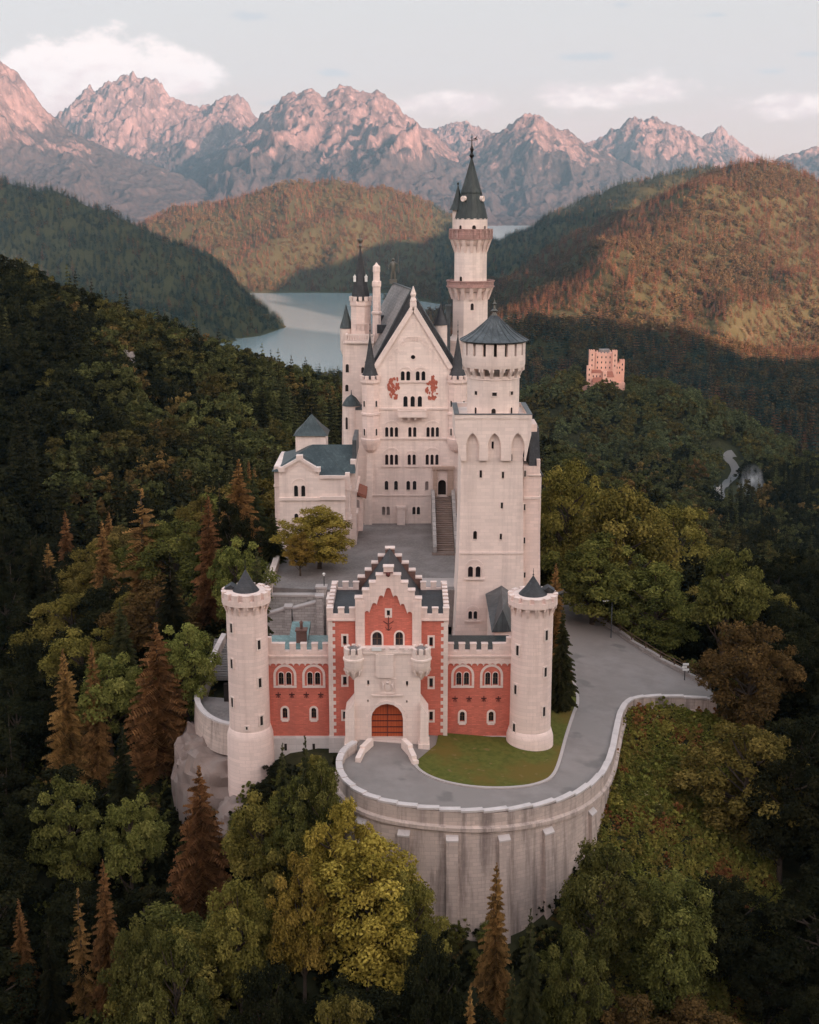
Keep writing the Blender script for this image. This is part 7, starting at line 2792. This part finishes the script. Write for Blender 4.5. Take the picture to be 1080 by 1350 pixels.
def far_woods():
    x, y, z, sl, rs = wood_points(255, 900, 6.6, 31, .50)
    ok = np.ones(len(x), bool)
    # stand clear of the little castle, the valley road and the near woods
    ok &= ~((np.abs(x - 140) < 24) & (np.abs(y - 985) < 34))
    for rx, ry in ROAD_PTS: ok &= (x - rx) ** 2 + ((y - ry) * .55) ** 2 > 11 ** 2
    nx = np.array([k[0] for k in NEAR])
    ny = np.array([k[1] for k in NEAR])
    cl = y < 275
    idx = np.where(cl & ok)[0]
    for i in idx:
        if ((nx - x[i]) ** 2 + (ny - y[i]) ** 2).min() < 36: ok[i] = False
    x, y, z, sl = x[ok], y[ok], z[ok], sl[ok]
    n = perlin(x / 60, y / 60, 3) + rs.uniform(-.5, .5, len(x))
    pick = np.where(n > .12, rs.integers(5, 7, len(x)), np.where(rs.random(len(x)) > .9, 4, rs.integers(0, 4, len(x))))
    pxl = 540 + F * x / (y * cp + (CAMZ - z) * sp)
    dk = rs.random(len(x)) < np.clip((300 - pxl) / 330, 0, .88) + np.clip((pxl - 900) / 250, 0, .7)  # towards the frame sides shade is put in through darkened foliage
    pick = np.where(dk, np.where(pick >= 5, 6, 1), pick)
    scl = np.where(pick >= 5, rs.uniform(15, 24, len(x)), rs.uniform(13, 21, len(x)))
    pr = [low_broad(51, 40, 110, .024, 'valley_leaf'), low_broad(52, 44, 100, .024, 'leaf_shade_dark'), low_broad(53, 40, 110, .024, 'valley_leaf'), low_broad(54, 40, 110, .024, 'valley_olive'), low_broad(57, 40, 66, .030, 'leaf_brown'), low_spruce(55, 18, 8, 'needle_green'), low_spruce(56, 18, 8, 'needle_shade_dark')]
    q = np.array([(r_[0], r_[1], r_[2]) for r_ in REST]).reshape(-1, 3)
    pts = np.concatenate([np.stack([x, y, z - .5], -1), q])
    scl = np.concatenate([scl, [r_[3] * 1.1 for r_ in REST]])
    pick = np.concatenate([pick, [rs.integers(5, 7) if r_[4] else rs.integers(0, 4) for r_ in REST]])
    scatter('valley_woods', pts, scl, pick, pr, 'mixed woods covering the valley slopes behind the castle')
    # the wooded knoll under the little castle: bigger, fresher crowns
    x, y, z, sl, rs = wood_points(860, 1075, 6.6, 47, .30)
    ok = (np.hypot((x - 160) / 130, (y - 955) / 120) < 1) & ~((np.abs(x - 150) < 19) & (np.abs(y - 992) < 17))
    for rx, ry in ROAD_PTS: ok &= (x - rx) ** 2 + ((y - ry) * .55) ** 2 > 9 ** 2
    kx, ky = x[ok], y[ok]
    kp = np.where(rs.random(len(kx)) > .85, 3, rs.integers(0, 3, len(kx)))
    pk_ = [low_broad(71, 36, 80, .030, 'knoll_leaf'), low_broad(72, 36, 80, .030, 'knoll_leaf'), low_broad(73, 36, 80, .030, 'valley_olive'), low_spruce(74, 14, 8, 'needle_green', .2)]
    scatter('knoll_woods', np.stack([kx, ky, z[ok] - .5], -1), rs.uniform(12, 19, len(kx)), kp, pk_, 'fresh green woods on the knoll under the little castle')
    X, Y, Z, PK, SC = [], [], [], [], []
    for y0, y1, spc, sd in ((900, 1500, 7.2, 41), (1500, 2450, 7.0, 42), (2450, 3900, 8.6, 43)):
        x, y, z, sl, rs = wood_points(y0, y1, spc, sd, .50)
        ok = ~((np.abs(x - 150) < 19) & (np.abs(y - 992) < 17)) & ~(np.hypot((x - 160) / 130, (y - 955) / 120) < 1)
        for rx, ry in ROAD_PTS: ok &= (x - rx) ** 2 + ((y - ry) * .55) ** 2 > 11 ** 2
        bare = (perlin(x / 45, y / 45, 19) > .62) & (sl > .66)
        ok &= ~bare
        x, y, z = x[ok], y[ok], z[ok]
        n = perlin(x / 110, y / 110, 13) + rs.uniform(-.5, .5, len(x))
        pk = np.where(n > (.35 if y0 < 1200 else -.15), rs.integers(3, 6, len(x)), rs.integers(0, 3, len(x)))
        cool = ((x < -190) & (y < 2500)) | ((y > 2650) & (x > 60)) | ((y < 1500) & (rs.random(len(x)) > .35))  # slopes meant to lie in shade take the teal-toned trees
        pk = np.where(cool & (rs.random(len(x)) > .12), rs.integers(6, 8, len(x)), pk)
        X.append(x); Y.append(y); Z.append(z - .5); PK.append(pk)
        SC.append(np.where(pk >= 3, rs.uniform(11, 19, len(x)), rs.uniform(9, 14, len(x))) * (1.35 if y0 < 1000 else 1.0))
    X, Y, Z, PK, SC = map(np.concatenate, (X, Y, Z, PK, SC))
    pr = [low_broad(61, 22, 16, .055, 'hill_leaf'), low_broad(62, 20, 16, .058, 'hill_leaf'), low_broad(63, 22, 16, .055, 'hill_leaf'), low_spruce(64, 9, 7, 'hill_needle', .24), low_spruce(65, 10, 7, 'hill_needle', .20), low_spruce(66, 9, 7, 'hill_leaf', .25), low_spruce(67, 9, 7, 'hill_shade_teal', .24), low_spruce(68, 10, 7, 'hill_shade_teal', .20)]
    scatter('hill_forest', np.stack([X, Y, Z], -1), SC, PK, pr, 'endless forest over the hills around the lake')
    LOG.append(('FAR', len(pts), len(X)))


# valley road seen far below on the right
ROAD_PX = [(955, 658), (948, 650), (957, 638), (966, 630), (970, 622), (966, 613), (959, 606), (962, 600), (968, 598)]


def on_ground(px, py, y0=500.0, y1=1300.0):
    ys = np.arange(y0, y1, 2.0)
    q = [P(px, py, y) for y in ys]
    k = np.where(np.array([v.z for v in q]) < gz(np.array([v.x for v in q]), ys) + .8)[0]
    return q[int(k[0])] if len(k) else P(px, py, 880)


ROAD_3D = spline([on_ground(a, b) for a, b in ROAD_PX], 5)
ROAD_PTS = [(p.x, p.y) for p in ROAD_3D] + [on_ground(990, 645).xy[:], on_ground(985, 652).xy[:]]
far_woods()


M['lane'] = plain('valley_lane', (0.15, 0.145, 0.14), 0.85)


def valley_road():
    b = MB()
    vs = []
    n = len(ROAD_3D)
    for i, p in enumerate(ROAD_3D):
        d = ROAD_3D[min(i + 1, n - 1)] - ROAD_3D[max(i - 1, 0)]
        v = Vector((d.y, -d.x, 0)).normalized()
        for o in (-3.2, 3.2):
            q = p + v * o
            vs.append((q.x, q.y, float(gz(q.x, q.y)) + .8))
    b.add(vs, [(2 * i, 2 * i + 1, 2 * i + 3, 2 * i + 2) for i in range(n - 1)])
    tag(b.build('valley_road', M['lane']), 'winding road far down in the valley', kind='structure')


valley_road()





# ================================================================== SECOND CASTLE ON ITS KNOLL
def little_castle():
    Y = 985.0

    def X(x): return P(x, 495, Y).x

    def Z(y): return Zp(y, Y)
    zb = Z(530)
    t = thing('hill_castle', (X(797), Y + 12, zb), 'small ochre castle with square towers on the wooded knoll, glowing in the sun', 'castle')
    A, E = (.9, -.43), (.43, .9)

    def blk(nm, x0, x1, ytop, ybot, depth, y_off=0.0, mat='ochre', cren=0, wins=0, roof=None):
        b = MB()
        a, e = X(x0), X(x1)
        z0, z1 = Z(ybot), Z(ytop)
        Yf = Y + y_off
        b.box(a, e, Yf, Yf + depth, z0 - 14, z1)
        if cren:
            w = (e - a) / (2 * cren - 1)
            for i in range(cren):
                b.box(a + 2 * i * w, a + (2 * i + 1) * w, Yf, Yf + .8, z1, z1 + 1.1)
                b.box(a + 2 * i * w, a + (2 * i + 1) * w, Yf + depth - .8, Yf + depth, z1, z1 + 1.1)
            n = max(2, int(depth / (2 * w)))
            for i in range(n):
                q = Yf + depth * (i + .25) / n
                b.box(e - .8, e, q, q + w, z1, z1 + 1.1)
                b.box(a, a + .8, q, q + w, z1, z1 + 1.1)
        o = b.build(nm, M[mat], t)
        ORG[o.name] = ORG[t.name]
        if wins:
            fr = front(Yf)
            rows = max(1, int((z1 - z0) / 4.2))
            for r in range(rows):
                for c in range(wins):
                    u = a + (e - a) * (c + .5) / wins
                    window(o, fr, u, z1 - 3.4 - r * 4.0, .8, 1.6, 'arch', deep=-1, fw=0)
        if roof:
            r = MB()
            h = roof
            r.add([(a - .4, Yf - .4, z1), (e + .4, Yf - .4, z1), (e + .4, Yf + depth + .4, z1), (a - .4, Yf + depth + .4, z1), (a + .5, Yf + depth / 2, z1 + h), (e - .5, Yf + depth / 2, z1 + h)],
                  [(0, 1, 5, 4), (1, 2, 5), (2, 3, 4, 5), (3, 0, 4), (3, 2, 1, 0)])
            r.build('roof', M['tile'], o)
        return o
    blk('main_block', 786.5, 814, 468, 494, 14, 8, cren=7, wins=5)
    blk('tower', 778, 785, 464.5, 500, 5, 6, cren=3, wins=1)
    blk('tower', 808.6, 814.6, 465, 492, 5, 5.5, cren=3, wins=1)
    blk('tower', 820.5, 826.5, 478.5, 500, 4.5, 12, cren=3, wins=1)
    blk('side_wing', 814, 821, 482, 503, 8, 9, cren=3, wins=2)
    blk('tower', 774.6, 780.2, 483, 510, 4.5, 2, cren=0, wins=1)
    blk('lower_house', 780.5, 794, 492, 500, 7, 2, wins=3, roof=2.0)
    blk('gate_house', 781, 794.3, 503, 507, 6, -5, wins=2, roof=3.4)
    blk('gate_tower', 794.8, 800.2, 490, 510, 5, -1, wins=1)
    blk('chapel', 800.4, 809, 497, 508, 8, -1, wins=1, roof=4.0)
    blk('terrace_wall', 767.5, 780, 507.5, 512, 3, -6)
    blk('terrace_wall', 779, 806, 508.5, 518, 3, -8)
    blk('terrace_wall', 806, 826, 506, 509, 12, 4)
    b = MB()
    b.box(X(793), X(806), Y + 12, Y + 18, Z(468), Z(463))
    b.build('roof_lantern', M['slate_grey'], t)


little_castle()


def house(px, py, Y, w, d, h, rh, mat, roof, label, dz=0.0):
    p = P(px, py, Y)
    z = p.z
    t = thing('house', (p.x, Y, z), label, 'house')
    b = MB()
    b.box(p.x - w / 2, p.x + w / 2, Y, Y + d, z - 12, z + h)
    b.prism_xz([(p.x - w / 2, z + h), (p.x + w / 2, z + h), (p.x, z + h + rh)], Y, Y + .5)
    b.build('wall', M[mat], t)
    b = MB()
    b.add([(p.x - w / 2 - .5, Y - .5, z + h - .3), (p.x, Y - .5, z + h + rh + .1), (p.x + w / 2 + .5, Y - .5, z + h - .3), (p.x - w / 2 - .5, Y + d + .5, z + h - .3), (p.x, Y + d + .5, z + h + rh + .1), (p.x + w / 2 + .5, Y + d + .5, z + h - .3)],
          [(0, 1, 4, 3), (1, 2, 5, 4)])
    b.build('roof', M[roof], t)
    fr = front(Y)
    for i in (-1, 1):
        window(t, fr, p.x + i * w * .25, z + h * .35, w * .14, h * .36, 'rect', deep=-1, fw=0)
    return t


house(947, 649, on_ground(947, 653).y, 3.6, 4.5, 3.0, 1.4, 'white', 'lead', 'tiny white house beside the winding valley road')


def smoke():
    p = on_ground(990, 650)
    Ys = p.y
    b = MB()
    b.lathe(p.x, Ys, [(2.0, p.z - 6), (8, p.z - 2), (10, p.z + 3), (7.5, p.z + 10), (6.5, p.z + 15), (5.0, p.z + 20), (1, p.z + 23)], 16)
    m, t = new_mat('white_smoke')
    g = t.n('ShaderNodeNewGeometry')
    n = t.noise(t.vmul((g, 0), (1, 1, .6)), 0.22, 4, .6)
    tc = t.n('ShaderNodeTexCoord')
    gn = t.n('ShaderNodeSeparateXYZ', i0=(tc, 0))
    ln = t.n('ShaderNodeVectorMath', _props={'operation': 'LENGTH'}, i0=t.vmul(t.vadd((tc, 0), (-.5, -.5, -.42)), (2, 2, 2)))
    fall = t.ss((ln, 1), 1.0, 0.25)
    dn = t.math('MULTIPLY', t.math('MULTIPLY', t.ss(n, .42, .66), fall), 0.16)
    v = t.n('ShaderNodeVolumePrincipled', Color=(0.92, 0.94, 0.96), Density=dn)
    o = t.n('ShaderNodeOutputMaterial')
    t.nt.links.new(v.outputs[0], o.inputs[1])
    tag(b.build('smoke', m, None, 60), 'white drift of smoke by the valley road', kind='stuff')


smoke()


# ------------------------------------------------------------------ grassy bank right of the rampart, and low growth round the walls
def bank():
    rs = np.random.default_rng(91)
    n = 8200
    x = rs.uniform(19, 43, n)
    y = rs.uniform(101, 146.5, n)
    z = gz(x, y)
    ok = ~in_poly(x, y, PAVED) & (x < 42 - (147 - y) * .15) & ~in_poly(x + .4, y + .8, PAVED)
    x, y, z = x[ok], y[ok], z[ok]
    u = perlin(x / 5, y / 5, 4) + rs.uniform(-.6, .6, len(x))
    pick = np.where(u > .55, 2, np.where(u > .0, 1, 0))
    scl = rs.uniform(.5, 1.3, len(x)) * np.where(rs.random(len(x)) > .93, 1.8, 1)
    pr = [low_broad(81, 12, 30, .085, 'bank_green'), low_broad(82, 12, 30, .085, 'bank_olive'), low_broad(83, 10, 26, .08, 'bank_rust')]
    scatter('bank_growth', np.stack([x, y, z - .15], -1), scl, pick, pr, 'grass, weeds and wild flowers on the bank right of the rampart')
    f = [(low_broad(84, 9, 14, .06, 'flower'))]
    m = 150
    i = rs.integers(0, len(x), m)
    scatter('wild_flowers', np.stack([x[i], y[i], z[i] + .3], -1), rs.uniform(.3, .7, m), np.zeros(m, int), f, 'pale wild flowers dotted over the grassy bank')


M['bank_green'] = leaf_mat('bank_weeds', (0.10, 0.105, 0.022), (0.21, 0.20, 0.048), (0.34, 0.31, 0.08))
M['bank_olive'] = leaf_mat('bank_grass', (0.14, 0.115, 0.028), (0.27, 0.22, 0.055), (0.42, 0.33, 0.09))
M['bank_rust'] = leaf_mat('bank_rust_stems', (0.15, 0.065, 0.026), (0.28, 0.12, 0.045), (0.40, 0.20, 0.08))
M['flower'] = leaf_mat('flower_heads', (0.45, 0.40, 0.20), (0.60, 0.52, 0.34), (0.70, 0.60, 0.42))
bank()


def shrubs():
    """low bushes along the walls and rocks"""
    rs = random.Random(14)
    spots = [(262, 972, 131, 1.7), (274, 978, 130, 1.5), (318, 1046, 123.5, 2.6), (352, 1012, 125, 2.4), (366, 1004, 127, 2.2), (440, 1022, 124, 2.8), (428, 1040, 121, 2.6), (412, 1012, 126, 2.4), (446, 1058, 117, 2.6),
             (848, 985, 132, 1.4), (868, 1040, 124, 1.6), (826, 1082, 116, 1.8), (890, 975, 136, 1.6), (640, 1232, 111, 2.2), (600, 1240, 110, 2.4), (730, 1214, 110.5, 2.4)]
    for i, (px, py, Y, H) in enumerate(spots):
        p = P(px, py, Y)
        z = float(gz(p.x, Y))
        mat = rs.choice(['leaf_green', 'leaf_olive', 'leaf_green', 'leaf_shade_dark'])
        if abs(z - p.z) < 4: z = min(z, p.z)
        tree(p.x, Y, z - H * .28, H * 1.25, 'broadleaf_tree', mat, rs.uniform(1.3, 1.7), rs.choice([0, 1, 3]), 'low leafy bush growing against the castle walls and banks', 'low bushes round the castle walls', cat='bush').name = 'bush'


shrubs()


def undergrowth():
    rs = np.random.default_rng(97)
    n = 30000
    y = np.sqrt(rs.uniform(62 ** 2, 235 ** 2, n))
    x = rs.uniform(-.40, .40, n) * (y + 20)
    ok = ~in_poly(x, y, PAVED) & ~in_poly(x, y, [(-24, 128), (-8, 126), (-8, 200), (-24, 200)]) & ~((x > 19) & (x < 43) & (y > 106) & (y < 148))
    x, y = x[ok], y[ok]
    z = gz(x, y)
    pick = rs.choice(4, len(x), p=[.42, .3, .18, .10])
    pr = [low_broad(85, 12, 26, .085, 'leaf_shade_dark'), low_broad(86, 12, 26, .085, 'leaf_green'), low_broad(87, 11, 26, .085, 'leaf_shade_dark'), low_broad(88, 10, 24, .08, 'leaf_brown')]
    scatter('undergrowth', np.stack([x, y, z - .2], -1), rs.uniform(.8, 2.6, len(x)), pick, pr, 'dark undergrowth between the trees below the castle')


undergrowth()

q_ = P(166, 490, 430)
o_ = rock('pale bare rock face showing through the woods on the left slope', (q_.x, 430, q_.z), (4.0, 3.0, 7.0), 23, .3, (30, 20))
o_.data.materials[0] = M['kerb']

# ================================================================== THE AIR
def haze():
    b = MB()
    b.box(-4230, 4230, -2630, 11560, -205, 1150)
    m, t = new_mat('morning_haze')
    v = t.n('ShaderNodeVolumePrincipled', Color=(0.165, 0.33, 0.47), Density=HAZE_DENSITY, Anisotropy=0.0)
    o = t.n('ShaderNodeOutputMaterial')
    t.nt.links.new(v.outputs[0], o.inputs[1])
    ob = b.build('haze', m)
    tag(ob, 'thin pale morning haze filling the valley', kind='stuff')


HAZE_DENSITY = 4.6e-5
haze()
